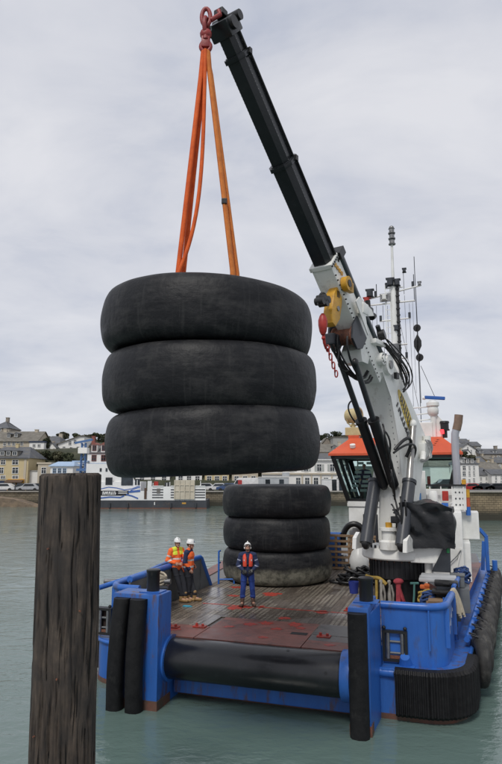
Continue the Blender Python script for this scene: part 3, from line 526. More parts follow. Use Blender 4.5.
# ------------------------------------------------------------------ ferry moored at the quay
FY = 95.; fx0 = atY(62, 500, FY).x; fx1 = atY(206.5, 500, FY).x
F = empty('ferry', 'white ferry with dark hull and blue wave stripes moored at the quay', 'ferry', (fx0, FY, 0)); fl = fx1 - fx0
HULLG = mat('ferry_hull_paint', (.05, .055, .065), .55, (.035, .038, .045), .6, .6, dirt=(.14, .09, .06), dscale=.8, dpos=(.56, .7), damt=.6)
FW = mat('ferry_white', (.80, .80, .79), .5, (.72, .72, .71), .4, .5, dirt=(.5, .44, .36), dscale=.6, dpos=(.6, .8), damt=.4)
FBLUE = mat('ferry_blue_stripe', (.06, .14, .42), .5)
def fz(py): return atY(150, py, FY).z
def fxp(px): return atY(px, 500, FY).x - fx0
zh = fz(500.3)
def fpanel(name, a, b, c, d, m, y0=0., y1=.4, parent=None): return MB().box((fxp(a), y0, fz(d)), (fxp(b), y1, fz(c))).build(name, m, parent or F)
MB().prism([(0, 0), (fl, 0), (fl, 7), (0, 7)], -.8, zh).build('hull', HULLG, F)
MB().box((0, -.05, -.06), (fl + .02, 0, .12)).build('boot_line', RUST, F)
fpanel('side_wall', 62, 147, 491, 500.3, FW, .05, .4); fpanel('side_wall', 147, 151, 481, 500.3, FW, .08, .5); fpanel('side_wall', 151, 205.5, 486.5, 500.3, FW, .05, .35)
MB().box((1.5, 1.2, zh), (fxp(139), 6.2, fz(482))).build('deck_house', FW, F)
MB().prism([(fxp(82), fz(482)), (fxp(128), fz(482)), (fxp(117), fz(463.5)), (fxp(82), fz(463.5))], 1.6, 5.6, M=Matrix(((1, 0, 0, 0), (0, 0, 1, 0), (0, 1, 0, 0), (0, 0, 0, 1)))).build('superstructure', FW, F)
for (a, b, c, d) in ((102, 104, 468, 471.5), (109, 111, 468, 471.5), (96, 98, 468, 471.5)): MB().box((fxp(a), 1.54, fz(d)), (fxp(b), 1.6, fz(c))).build('window', WDARK, F)
for (a, b, c, d) in ((103, 110, 477.5, 485), (119, 131, 477.5, 485.5), (133, 138, 479, 485)): MB().box((fxp(a), 1.14, fz(d)), (fxp(b), 1.2, fz(c))).build('window', WDARK, F)
fpanel('gangway_door', 144, 146.5, 488, 499, BROWN, -.02, .1)
# wave-shaped stripes and the dark name band on the side
def stripe(pts, wd):
    P = [Vector((fxp(x), .03, fz(y))) for x, y in pts]; k = MB()
    for i in range(len(P) - 1):
        d = Vector((0, 0, wd)); k.poly([P[i] - d, P[i + 1] - d, P[i + 1] + d, P[i] + d]);
    g = bmesh.ops.extrude_face_region(k.bm, geom=k.bm.faces[:]); bmesh.ops.translate(k.bm, verts=[v for v in g['geom'] if isinstance(v, bmesh.types.BMVert)], vec=(0, -.03, 0))
    return k.build('wave_stripe', FBLUE, F)
stripe([(100, 489), (108, 487.2), (116, 488), (124, 490), (131, 489), (139, 486)], .08); stripe([(128, 492), (133, 491.5), (140, 490.8)], .16); stripe([(100, 498), (110, 497), (120, 497.5), (124, 495.8)], .1); stripe([(126, 494.5), (132, 496), (138, 498.5)], .11); stripe([(130, 490.8), (135, 488.6), (140, 487)], .08)
nb = fpanel('name_band', 99, 128.5, 490.6, 495.6, mat('name_band_black', (.015, .016, .02), .5), .012, .05)
k = MB(); rg = random.Random(3)
xx = 102.3
while xx < 116:      # the name is not legible in the photograph: strokes of its white letters
    wd_ = rg.uniform(.5, .9); zt = rg.choice([491.3, 491.5]); zbm = rg.choice([494.6, 494.9]); sl_ = rg.uniform(-.5, .5)
    k.bar((fxp(xx), .0, fz(zbm)), (fxp(xx + sl_), .0, fz(zt)), .05, .085, up=(1, 0, 0)); 
    if rg.random() < .6: k.bar((fxp(xx), -.001, fz(rg.choice([491.6, 493, 494.5]))), (fxp(xx + wd_), -.001, fz(rg.choice([491.7, 493, 494.4]))), .05, .085)
    xx += wd_ + .55
for yy in (491.8, 493.4): k.bar((fxp(118), .001, fz(yy)), (fxp(127), .001, fz(yy)), .04, .09)
k.build('name_letters', FW, F)
for (a, b) in ((152, 163), (170.5, 174), (195, 205)):
    for yy in (489.2, 491.8, 494.4, 497): fpanel('dark_stripe', a, b, yy, yy + 1.1, HULLG, .02, .05)
    fpanel('bulwark_cap', a, b, 485.7, 486.5, FW, -.05, .5)
o = fpanel('emblem', 156.5, 160, 488.5, 493.5, mat('ferry_emblem', (.16, .15, .14), .6), .0, .02)
R_ = fpanel('loading_ramp', 174.2, 194.5, 480, 499.2, mat('ramp_beige', (.58, .53, .43), .7, (.48, .43, .34), .8, .7, dirt=(.3, .24, .17), dscale=1, dpos=(.55, .75), damt=.5), -.12, .2)
for a in (174.5, 179.5, 184.5, 189.5, 194): MB().box((fxp(a) - .07, -.24, fz(499.2)), (fxp(a) + .07, -.12, fz(480))).build('rib', MATS['ramp_beige'], R_)
for yy in (485, 491): MB().box((fxp(174.4), -.2, fz(yy) - .06), (fxp(194.2), -.121, fz(yy) + .06)).build('rib', MATS['ramp_beige'], R_)
for (x_, yt) in ((136, 480), (152, 483), (166, 483), (169, 482), (200, 481)): MB().cyl((fxp(x_), .6, zh), (fxp(x_), .6, fz(yt)), .06, n=6).build('post', FW, F)
fpanel('rescue_box', 153, 157, 481.5, 486, REDP, .6, 1.2); fpanel('locker', 164, 168, 482.5, 486.5, HULLG, .6, 1.2); fpanel('draught_mark', 182, 186, 502.5, 504, OCHRE, -.02, .01); fpanel('draught_mark', 154.2, 155, 502, 505, FW, -.02, .01)
for a in (110, 128, 171, 196): MB().cyl((fxp(a), -.12, .15), (fxp(a), -.12, .85), .14, n=8).build('rubbing_post', HULLG, F)
# blue harbour derrick behind the ferry
D = empty('harbour_derrick', 'blue lattice harbour derrick standing left of the red dormers', 'crane', (atY(82, 490, 106).x, 106, QZ)); DB = mat('derrick_blue', (.08, .17, .36), .6)
zt = atY(82, 443, 106).z - QZ
for s_ in (-.45, .45):
    for t_ in (-.45, .45): MB().bar((s_, t_, 0), (s_ * .7, t_ * .7, zt), .14, .14).build('leg', DB, D)
k = MB()
for i in range(8):
    z0 = zt * i / 8; z1 = zt * (i + 1) / 8; k.bar((-.42, -.42, z0), (.42, -.42, z1), .07, .07); k.bar((.42, .42, z0), (-.42, .42, z1), .07, .07); k.bar((-.42, .42, z0), (-.42, -.42, z1), .07, .07)
k.build('bracing', DB, D); MB().box((-.8, -.8, zt * .78), (.8, .8, zt * .9), .05).build('cab', WWHITE, D); MB().bar((-1.6, 0, zt), (1.5, 0, zt + .6), .3, .35).build('jib', DB, D); MB().box((-1.0, -.6, zt * .42), (1.0, .6, zt * .47)).build('platform', DB, D)
# ------------------------------------------------------------------ the workboat (local axes: x starboard, y aft, z up from the water)
BT = empty('workboat', 'blue hulled workboat with open timber deck and orange roofed wheelhouse', 'boat', BO, -TH)
def arc(cx_, cy_, r, a0, a1, n=8): return [(cx_ + r * cos(a0 + (a1 - a0) * i / n), cy_ + r * sin(a0 + (a1 - a0) * i / n)) for i in range(n + 1)]
def star_path(off, v_end, u_start=None, n=10):
    """starboard edge from the bow round the corner to v_end, set in by off"""
    r = .95; cu = hb(1.25) - r; p = [(u_start if u_start is not None else 2.3, .3 + off)]
    p += arc(cu, .3 + r, r - off, -pi / 2, 0, n)
    v = 1.6
    while v < v_end - .01: p.append((hb(v) - off, v)); v += .7
    p.append((hb(v_end) - off, v_end)); return p
def outline(off, vend=18.5):
    s_ = star_path(off, vend); return s_ + [(-u, v) for u, v in s_[::-1]]
ANTIF = mat('red_antifouling', (.16, .06, .04), .6, (.08, .045, .035), 3, .9, .01, 10, dirt=(.05, .06, .04), dscale=2, dpos=(.45, .65), damt=.7)
MB().prism(outline(.1), -.8, 1.0).build('hull', [BLUEWORN], BT, 40)
MB().prism(outline(.086), -.9, .11).build('boot_stripe', ANTIF, BT, 40)
MB().prism(outline(.53), .9, 1.36).build('hull_upper', BLUE, BT, 40)
MB().prism([(u, v) for u, v in outline(.54)], 1.362, 1.368).build('deck_plate', STEELPL, BT)
# side decks in red oxide
for s_ in (1, -1):
    MB().prism([(s_ * (hb(7) - .95), 7.2), (s_ * (hb(7) - .46), 7.2), (s_ * (hb(15) - .46), 15), (s_ * (hb(15) - 1.1), 15)], 1.369, 1.40).build('side_deck', PRIMER, BT)
# bow roller and its collars
k = MB(); k.lathe([(.0, -2.12), (.38, -2.12), (.445, -2.0), (.445, 2.0), (.38, 2.12), (0, 2.12)], 48, Matrix.Translation((.02, -.15, .955)) @ Matrix.Rotation(pi / 2, 4, 'Y'))
r_ = k.build('bow_roller', ROLL, BT, 35)
for (u, a) in ((-1.72, -1.2), (1.78, .3), (.9, 1.3)): MB().cyl((u, -.15 + .42 * cos(a) * -1, .955 + .42 * sin(a)), (u, -.15 - .45 * cos(a), .955 + .45 * sin(a)), .035, n=10).build('roller_bolt', BLACKP, r_)
for s_, u0, u1 in ((-1, -1.9, -2.02), (1, 2.06, 2.28)): MB().lathe([(.3, 0), (.49, 0), (.51, .03), (.51, abs(u1 - u0) - .02), (.3, abs(u1 - u0))], 40, Matrix.Translation((min(u0, u1), -.15, .955)) @ Matrix.Rotation(pi / 2, 4, 'Y')).build('roller_collar', BLUE, BT, 35)
MB().box((-1.98, .08, .13), (2.28, .41, .62), .02).build('roller_bed', BLUEWORN, BT)
# bow posts: a boxed steel head with rubber facing and a bollard on top
def post(u0, u1, v0, v1, rub, bol):
    p = MB().prism([(u0, v0), (u1, v0), (u1, v1), (u0, v1)], -.5, 2.45, bev=.035).build('bow_post', BLUEWORN, BT, 30)
    MB().prism([(u0 - .015, v0 - .015), (u1 + .015, v0 - .015), (u1 + .015, v1), (u0 - .015, v1)], -.6, .2).build('waterline_band', ANTIF, p)
    for (a, b, bulge) in rub:
        k = MB(); n = 14; rows = []
        for i in range(n + 1):
            z = -.5 + 2.86 * i / n; t = max(0, (2.36 - z) / 2.36); o = bulge * sin(min(1, t) * pi * .8); sh = bulge * (-.55 if a < -2.66 else -.1) * t
            c = (a + b) / 2 + sh; hw = (b - a) / 2
            rows.append([k.bm.verts.new((c + hw * x, v0 - .02 - o - y, z)) for x, y in ((-1, -.03), (-1, .1), (-.7, .19), (0, .22), (.7, .19), (1, .1), (1, -.03))])
        for i in range(n):
            for j in range(6): k.bm.faces.new((rows[i][j], rows[i][j + 1], rows[i + 1][j + 1], rows[i + 1][j]))
            k.bm.faces.new((rows[i][6], rows[i][0], rows[i + 1][0], rows[i + 1][6]))
        k.bm.faces.new(rows[-1]); k.bm.faces.new(rows[0][::-1]); k.build('rubber_strip', RUB, p, 50)
    bu_, bv_ = bol
    k = MB().lathe([(0.0, 2.44), (.15, 2.44), (.15, 2.9), (.165, 2.92), (.165, 2.97), (.13, 2.985), (0, 2.985)], 24, Matrix.Translation((bu_, bv_, -.02))); k.build('bollard', BLACKP, p, 40)
    MB().box((bu_ - .26, bv_ - .2, 2.45), (bu_ + .26, bv_ + .2, 2.475), .008).build('bollard_base', BLUE, p)
    return p
PR = post(2.28, 2.70, -.66, .75, [(2.29, 2.67, 0.0)], (2.58, .0))
PL = post(-3.14, -1.98, -.78, -.12, [(-3.06, -2.68, .13), (-2.64, -2.26, .13)], (-2.32, -.4))
MB().box((-3.3, -.11, -.5), (-2.0, 1.0, 1.36), .02).build('post_root', BLUE, PL)
MB().prism([(2.70, -.5), (2.79, .5), (2.79, .73), (2.70, .73)], -.5, 2.3, bev=.02).build('post_gusset', BLUE, PR)
# front bulwark, cap rail, second plate; port side mirrored
def fairlead(u0, u1, v, z0, z1):
    f = MB(); t = .06; f.box((u0, v - .1, z0), (u0 + t, v + .1, z1)); f.box((u1 - t, v - .1, z0), (u1, v + .1, z1)); f.box((u0 + t, v - .1, z1 - t), (u1 - t, v + .1, z1)); f.box((u0 + t, v - .1, z0), (u1 - t, v + .1, z0 + t))
    F_ = f.build('fairlead', BLACKP, BT)
    MB().box((u0 + t, v + .03, z0 + t), (u1 - t, v + .08, z1 - t)).build('fairlead_backing', mat('deep_rust', (.035, .02, .018), .9), F_)
    for x in (u0 + t + .055, u1 - t - .055): MB().cyl((x, v - .055, z0 + t), (x, v - .055, z1 - t), .045, n=12).build('roller', STEEL, F_)
    for z in (z0 + .17, z0 + (z1 - z0) * .62): MB().cyl((u0 + t + .1, v - .03, z), (u1 - t - .1, v - .03, z), .026, n=10).build('roller', GREYP, F_)
    MB().box((u0 + t + .1, v - .06, z0 + t), (u1 - t - .1, v + .0, z0 + .12)).build('rust_lip', RUST, F_)
    for x in (u0 + .04, u1 - .04): MB().sph((x, v - .1, z1 + .05), .045).build('lug', BLACKP, F_)
    return F_
fairlead(2.82, 3.36, .77, 1.08, 1.74); fairlead(-4.5, -4.05, .77, 1.08, 1.74)
for s_ in (1, -1):
    P_ = [(s_ * u, v) for u, v in star_path(.47, 2.5, 2.8 if s_ == 1 else 3.3)]
    b_ = MB().wall(P_, 1.0, 2.22, .035).build('bulwark', BLUE, BT, 40)
    MB().tube([(u, v, 2.26) for u, v in P_] + [(P_[-1][0], P_[-1][1] + .06, 2.1), (P_[-1][0], P_[-1][1] + .06, 1.4)], .085, 12).build('cap_rail', BLUE, b_, 60)
    for (u, v) in P_[3::5]: MB().bar((u - s_ * .04, v + .02, 1.37), (u - s_ * .04, v + .02, 2.2), .03, .3, up=(0 if abs(u) < 4 else 1, 1 if abs(u) < 4 else 0, 0)).build('stay', BLUE, b_)
    q_ = [(s_ * (hb(v) - .5), v) for v in (3.35, 4.2, 5.2, 6.2, 6.9, 7.6)]
    b2 = MB().wall(q_, 1.0, lambda t: 2.3 if t < .85 else 2.3 - (t - .85) / .15 * .85, .04).build('bulwark', BLUE, BT, 40)
    MB().tube([(q_[0][0], q_[0][1], 1.0)] + [(u, v, 2.3 if i < 5 else 1.45) for i, (u, v) in enumerate(q_)], .06, 10).build('cap_rail', BLUE, b2, 60)
    # belting between bulwark and fender
    MB().tube([(s_ * u, v, .99) for u, v in star_path(.08, 14.5, 3.0)], .05, 8).build('belting', BLUE, BT, 60)
# ledge pipe and step under the right fairlead
MB().tube([(2.75, .42, .93), (3.08, .4, .93)], .1, 12).build('ledge_pipe', BLUE, BT, 60)
MB().box((2.82, .33, .98), (3.5, .72, 1.03), .01).build('ledge_plate', BLUE, BT)
# scuffed circular pad on the corner plate
MB().cyl((hb(1) - 1.35, .75, 1.0), (hb(1) - 1.35, .62, 1.22), .16, .1, 20).build('corner_pad', BLUE, BT, 50)
# ribbed black corner fenders
for s_ in (1, -1):
    fine = []; base = star_path(.1, 1.95, 3.1, 60) if s_ == 1 else star_path(.1, 3.2, 3.1, 60)[55:]
    for i in range(len(base) - 1):
        a = Vector(base[i]); b = Vector(base[i + 1]); n = max(1, int((b - a).length / .021))
        for j in range(n): fine.append(a.lerp(b, j / n))
    fine.append(Vector(base[-1])); k = MB(); rows = []; acc = 0
    for i, p in enumerate(fine):
        a = fine[max(0, i - 1)]; b = fine[min(len(fine) - 1, i + 1)]; t = (b - a).normalized(); nn = Vector((t.y, -t.x)); 
        if i: acc += (fine[i] - fine[i - 1]).length
        o = .2 + (.02 if int(acc / .042) % 2 else -.012) * (1 + .6 * noise.noise((acc * 3, 0, 0)))
        rows.append([k.bm.verts.new((s_ * x.x, x.y, z)) for x, z in ((p - nn * .02, .14), (p + nn * (o - .05), .12), (p + nn * o, .18), (p + nn * o, .98), (p + nn * (o - .05), 1.05), (p - nn * .02, 1.06))])
    for i in range(len(rows) - 1):
        for j in range(6): k.bm.faces.new((rows[i][j], rows[i][(j + 1) % 6], rows[i + 1][(j + 1) % 6], rows[i + 1][j]))
    k.bm.faces.new(rows[0]); k.bm.faces.new(rows[-1][::-1]); k.build('corner_fender', RUB, BT)
# grey inner bulwark on the port side of the cargo deck with blue cap
ip = [(-3.72, 1.0), (-3.75, 2.2), (-3.75, 3.4), (-3.72, 4.6), (-3.66, 5.6), (-3.61, 6.35)]
b_ = MB().wall(ip, 1.37, lambda t: 2.4 if t < .82 else 2.4 - (t - .8) / .2 * .98, .05).build('inner_bulwark', GREYP, BT, 40)
MB().tube([(u, v, 2.43) for u, v in ip[:-1]] + [(-3.65, 5.68, 2.38), (-3.61, 6.42, 1.4)], .085, 10).build('cap_rail', BLUE, b_, 60)
for (u, v) in ip[1:5]: MB().bar((u + .045, v, 1.4), (u + .03, v, 2.36), .025, .05).build('stiffener', GREYP, b_)
MB().tube([(-5.2, 2.2, 2.12), (-3.15, 2.3, 2.2)], .07, 10).build('fender_boom', STEEL, BT, 60)
MB().tube([(-5.0, 1.6, 2.05), (-4.05, 2.6, 2.36)], .07, 10).build('rail_stay', BLUE, BT, 60)
k = MB()
for z in (1.55, 2.1, 2.5): k.tube([(-3.4, 6.7, z), (-2.9, 6.9, z)] if z < 1.6 else [(-3.4, 6.7, z), (-3.42, 6.9, z)], .03, 6)
k.cyl((-3.4, 6.7, 1.4), (-3.4, 6.7, 2.5), .035, n=8).cyl((-2.9, 6.9, 1.4), (-2.9, 6.9, 1.58), .03, n=8); k.build('deck_stanchion', BLUE, BT, 60)
# starboard edge coaming with chain lugs, aft stanchion frame
k = MB(); k.tube([(hb(v) - .18, v, 1.2) for v in (2.6, 5, 8, 11, 14.4)], .07, 8); k.build('coaming', BLUE, BT, 60)
for i in range(12):
    v = 2.7 + i * .98; MB().box((hb(v) - .2, v - .05, 1.2), (hb(v) - .06, v + .05, 1.31), .02).build('chain_lug', BLUE, BT)
k = MB(); u = hb(13) - .12
k.box((u - .07, 12.95, 1.37), (u + .07, 13.1, 2.75), .02).box((u - .05, 13.5, 1.37), (u + .07, 13.62, 2.6), .02).bar((u, 13.02, 2.68), (u - .25, 12.9, 3.0), .12, .12).bar((u, 13.0, 2.4), (u, 13.6, 2.4), .08, .08)
k.bar((u - .2, 13.05, 1.37), (u - .1, 13.05, 2.5), .14, .14); k.build('stanchion_frame', BLUE, BT); MB().cyl((u + .3, 13.6, 1.3), (u + .3, 13.6, 1.7), .1, n=12).build('quarter_bollard', BLUE, BT)

# timber deck, plank by plank
def plank_mat():
    m = bpy.data.materials.new('worn_deck_timber'); m.use_nodes = True; t = m.node_tree; L = t.links; p = t.nodes['Principled BSDF']
    c = nd(t, 'ShaderNodeTexCoord'); oi = nd(t, 'ShaderNodeObjectInfo'); g = nd(t, 'ShaderNodeNewGeometry')
    ad = nd(t, 'ShaderNodeVectorMath', operation='ADD'); L.new(c.outputs['Object'], ad.inputs[0]); sc = nd(t, 'ShaderNodeVectorMath', operation='SCALE'); sc.inputs[0].default_value = (17, 31, 5); L.new(oi.outputs['Random'], sc.inputs[3]); L.new(sc.outputs[0], ad.inputs[1])
    mpg = nd(t, 'ShaderNodeMapping'); mpg.inputs['Scale'].default_value = (14, .9, 8); L.new(ad.outputs[0], mpg.inputs[0])
    n = nd(t, 'ShaderNodeTexNoise'); n.inputs['Scale'].default_value = 1.6; n.inputs['Detail'].default_value = 8; n.inputs['Roughness'].default_value = .65; L.new(mpg.outputs[0], n.inputs['Vector'])
    cr = nd(t, 'ShaderNodeValToRGB'); E_ = cr.color_ramp.elements; E_[0].position = .3; E_[0].color = (.06, .049, .041, 1); E_[1].position = .72; E_[1].color = (.18, .148, .118, 1); e = E_.new(.5); e.color = (.115, .093, .075, 1); L.new(n.outputs[0], cr.inputs[0])
    # rows of pale worn grip marks along some planks
    sp = nd(t, 'ShaderNodeSeparateXYZ'); L.new(c.outputs['Object'], sp.inputs[0])
    def mth(op, a, b=None):
        x = nd(t, 'ShaderNodeMath', operation=op)
        for i, v in enumerate((a, b)):
            if v is None: continue
            if isinstance(v, (int, float)): x.inputs[i].default_value = v
            else: L.new(v, x.inputs[i])
        return x.outputs[0]
    fr = mth('FRACT', mth('MULTIPLY', sp.outputs[1], 7.5)); on = mth('GREATER_THAN', fr, .42)
    ax = mth('LESS_THAN', mth('ABSOLUTE', mth('SUBTRACT', mth('ABSOLUTE', sp.outputs[0]), .055)), .036)
    n2 = nd(t, 'ShaderNodeTexNoise'); n2.inputs['Scale'].default_value = .55; n2.inputs['Detail'].default_value = 7; n2.inputs['Roughness'].default_value = .75; L.new(g.outputs['Position'], n2.inputs['Vector'])
    wr = nd(t, 'ShaderNodeMapRange'); wr.inputs[1].default_value = .40; wr.inputs[2].default_value = .54; L.new(n2.outputs[0], wr.inputs[0])
    rd = mth('GREATER_THAN', mth('FRACT', mth('MULTIPLY', oi.outputs['Random'], 9.7)), .35)
    mask = mth('MULTIPLY', mth('MULTIPLY', mth('MULTIPLY', on, ax), wr.outputs[0]), mth('MULTIPLY', rd, .75))
    k = nd(t, 'ShaderNodeMix', data_type='RGBA'); L.new(mask, k.inputs[0]); L.new(cr.outputs[0], k.inputs[6]); k.inputs[7].default_value = (.36, .325, .26, 1)
    hr = nd(t, 'ShaderNodeMapRange'); hr.inputs[3].default_value = .85; hr.inputs[4].default_value = 1.15; L.new(oi.outputs['Random'], hr.inputs[0]); s2 = nd(t, 'ShaderNodeVectorMath', operation='SCALE'); L.new(k.outputs[2], s2.inputs[0]); L.new(hr.outputs[0], s2.inputs[3])
    L.new(s2.outputs[0], p.inputs['Base Color'])
    n3 = nd(t, 'ShaderNodeTexNoise'); n3.inputs['Scale'].default_value = .45; n3.inputs['Detail'].default_value = 6; L.new(g.outputs['Position'], n3.inputs['Vector'])
    rr = nd(t, 'ShaderNodeMapRange'); rr.inputs[1].default_value = .44; rr.inputs[2].default_value = .56; rr.inputs[3].default_value = .12; rr.inputs[4].default_value = .7; L.new(n3.outputs[0], rr.inputs[0]); L.new(rr.outputs[0], p.inputs['Roughness'])
    b = nd(t, 'ShaderNodeBump'); b.inputs['Distance'].default_value = .006; L.new(n.outputs[0], b.inputs['Height']); L.new(b.outputs[0], p.inputs['Normal'])
    return m
DECKW = plank_mat(); PW = .262
lens = {}
def plank(u, v0, v1):
    l = round(v1 - v0, 2)
    if l not in lens:
        o = MB().box((-PW / 2 + .002, -l / 2 + .003, -.02), (PW / 2 - .002, l / 2 - .003, .0125), .0035).build('deck_plank', DECKW); lens[l] = o.data; bpy.data.objects.remove(o)
    link('deck_plank', lens[l], BT, (u, (v0 + v1) / 2, 1.388))
for i in range(28):
    u = -3.66 + PW * (i + .5); st = 1.1 + .0 * i; segs = [(1.1, 4.2), (4.2, 7.6), (7.6, 11.4)] if i % 2 else [(1.1, 2.8), (2.8, 6.0), (6.0, 9.0), (9.0, 11.4)]
    for a, b in segs:
        if -1.45 < u < 1.12 and b < 3: a = 2.16; 
        if -1.45 < u < 1.12 and a == 1.1: a = 2.16
        if b - a > .3: plank(u, a, b)
# ramp plates at the bow
for (a, b, c, d, m_, nm) in ((-2.75, -1.45, .0, 1.08, PRIMER, 'ramp_plate'), (1.12, 2.26, .0, .62, PRIMER, 'ramp_plate'), (-1.44, 1.11, .0, 1.02, PRIMER, 'ramp_plate'), (-1.44, 1.11, 1.03, 2.14, PRIMER, 'ramp_plate'), (1.12, 2.26, .63, 1.09, STEELPL, 'steel_plate')):
    MB().box((a + .006, c, 1.37), (b - .006, d, 1.402), .004).build(nm, m_, BT)
MB().box((1.14, 1.12, 1.401), (2.25, 2.15, 1.407), .002).build('steel_plate', STEELPL, BT)
MB().box((.62, .98, 1.403), (1.02, 1.2, 1.406)).build('wet_stain_plate', BLACKP, BT)
for i, (u, v, r, sq) in enumerate([(.09, 2.5, .16, 1.2), (-.22, 1.82, .24, .9), (.5, 1.93, .24, .9), (-1.55, 3.32, .3, .9), (-1.3, 3.5, .2, 1.3), (-1.14, 5.55, .34, 1), (.88, 3.53, .22, 1.1), (-2.2, 4.9, .18, 1.3), (1.75, 3.4, .2, 1), (-.9, 3.62, .25, .4), (-2.55, 6.3, .2, 1.6), (-.6, 1.6, .16, 1.4), (.2, 1.35, .14, 1.2), (.75, 1.6, .13, 1), (-1.0, 1.2, .12, 1.5), (-2.2, .55, .14, 1.2), (.1, .5, .1, 1.6), (1.7, .35, .1, 1.3)]):
    rg = random.Random(i); k = MB(); n = 23; k.prism([(cos(2 * pi * j / n) * r * rg.uniform(.45, 1.15) * sq, sin(2 * pi * j / n) * r * rg.uniform(.45, 1.1)) for j in range(n)], .0, .003); k.build('paint_patch', REDPATCH, BT, loc=(u, v, 1.402 if v > 2.2 else 1.4035))
MB().box((-2.7, 3.55, 1.402), (2.9, 3.62, 1.405)).build('painted_line', REDPATCH, BT)
for (u, v) in ((1.44, .99), (-1.69, .95), (-2.31, .7), (2.3, 3.0), (1.6, 3.9)):
    k = MB(); k.box((-.16, -.1, 0), (.16, .1, .03), .008).cyl((-.08, 0, .03), (-.08, 0, .09), .035, n=8).cyl((.08, 0, .03), (.08, 0, .08), .035, n=8); k.build('lashing_plate', REDPATCH if u < 2 else STEEL, BT, loc=(u, v, 1.402))
MB().box((1.62, 3.55, 1.404), (2.05, 3.78, 1.41), .002).build('hatch_plate', STEEL, BT)

# deck house and wheelhouse
H_ = MB().box((.36, 12.0, 1.37), (4.3, 17.2, 3.83), .03).build('deck_house', WHITE, BT, 30)
MB().box((.95, 11.97, 1.5), (1.55, 12.02, 3.55), .02).build('door', DKGREY, H_); MB().box((.5, 11.96, 2.6), (.8, 11.995, 3.0), .02).build('vent_panel', WHITE, H_)
MB().tube(bez((.15, 11.8, 2.3), (.0, 11.7, 3.2), (.9, 11.6, 3.5), (1.0, 11.9, 2.7)), .12, 10).build('vent_hose', HOSE, H_, 60)
WH = MB(); sill = [(.36, 12.0), (4.3, 12.0), (4.3, 16.2), (.36, 16.2)]; eave = [(-.2, 11.62), (4.82, 11.62), (4.82, 16.5), (-.2, 16.5)]; ZS, ZE = 4.0, 5.95
WH.prism([(.34, 11.98), (4.32, 11.98), (4.32, 16.22), (.34, 16.22)], 3.83, 3.86).wall([(.34, 11.98), (4.32, 11.98), (4.32, 16.22), (.34, 16.22), (.34, 11.99)], 3.86, 4.12, .06); WHo = WH.build('wheelhouse', WHITE, BT)
def lerp2(a, b, t): return (a[0] + (b[0] - a[0]) * t, a[1] + (b[1] - a[1]) * t)
for i, cnt in enumerate((3, 3, 3, 3)):
    s0, s1, e0, e1 = sill[i], sill[(i + 1) % 4], eave[i], eave[(i + 1) % 4]; fr = MB()
    for j in range(cnt + (1 if i in (0, 2) else 0)):
        t = j / cnt if i in (0, 2) else (j + .0) / cnt
        if i in (1, 3) and j == 0: continue
        a = lerp2(s0, s1, t); b = lerp2(e0, e1, t); fr.bar((*a, ZS + .1), (*b, ZE), .17 if (i in (0, 2) and j in (0, cnt)) else .12, .14, up=(0, 1, 0) if i in (0, 2) else (1, 0, 0))
    a = (*s0, ZS + .12); b = (*s1, ZS + .12); fr.bar(a, b, .1, .1); fr.bar((*e0, ZE - .06), (*e1, ZE - .06), .1, .12); fo = fr.build('window_frame', BLACKP, WHo)
    for j in range(cnt):
        ta, tb = j / cnt + .015, (j + 1) / cnt - .015
        k = MB().poly([(*lerp2(s0, s1, ta), ZS + .15), (*lerp2(s0, s1, tb), ZS + .15), (*lerp2(e0, e1, tb), ZE - .1), (*lerp2(e0, e1, ta), ZE - .1)]); 
        k.build('pane', GLASSW, WHo)
# inside: console, rear lockers, ceiling, blinds
MB().box((1.75, 12.5, 3.86), (3.6, 13.1, 4.4), .04).build('console', DKGREY, WHo); MB().box((2.1, 12.6, 4.4), (2.5, 12.75, 4.8), .02).build('monitor', BLACKP, WHo)
MB().box((.5, 15.7, 3.86), (2.6, 16.1, 5.0), .03).build('locker', mat('teal_panel', (.10, .17, .16), .6), WHo); MB().box((-.1, 11.75, 5.9), (4.7, 16.4, 5.94)).build('ceiling', mat('teal_ceiling', (.30, .38, .36), .7), WHo)
for x in (.55, .95):
    for j in range(7): MB().box((x - .14 + j * .05, 12.35, 4.45 + j * .19), (x + .14 + j * .05, 12.38, 4.56 + j * .19)).build('blind_slat', mat('pale_blind', (.45, .55, .53), .6), WHo)
MB().box((3.55, 12.6, 4.7), (3.68, 12.7, 5.1), .02).build('instrument', REDP, WHo); MB().box((3.55, 12.6, 4.5), (3.68, 12.7, 4.62), .02).build('instrument', YEL, WHo)
k = MB(); A = [(-.36, 11.48), (4.98, 11.48), (4.98, 16.66), (-.36, 16.66)]; Bq = [(.42, 12.5), (4.2, 12.5), (4.2, 16.2), (.42, 16.2)]
va = [k.bm.verts.new((*p, ZE)) for p in A]; vm = [k.bm.verts.new((*p, ZE + .09)) for p in A]; vb = [k.bm.verts.new((*p, 6.72)) for p in Bq]
k.bm.faces.new(va[::-1]); k.bm.faces.new(vb)
for i in range(4): j = (i + 1) % 4; k.bm.faces.new((va[i], va[j], vm[j], vm[i])); k.bm.faces.new((vm[i], vm[j], vb[j], vb[i]))
RF = k.build('roof', ORANGE, BT, 20)
k = MB(); k.sph((.62, 11.9, 6.38), .1, (1, 1, .9)); k.cyl((.62, 11.85, 6.3), (.62, 11.8, 6.42), .12, n=12); k.build('deck_lamp', WHITE, RF, 60)
k = MB()
for j in range(4): k.cyl((3.9 + j * .05, 12.0 + .12 * j, 6.32 + .08 * j), (3.9 + j * .05, 12.0 + .12 * j, 6.36 + .08 * j), .08, n=8)
k.build('roof_step', BLACKP, RF)
MB().tube([(1.2, 12.55, 6.72), (1.2, 12.55, 7.5)], .025, 6).build('rail_post', WHITE, RF)
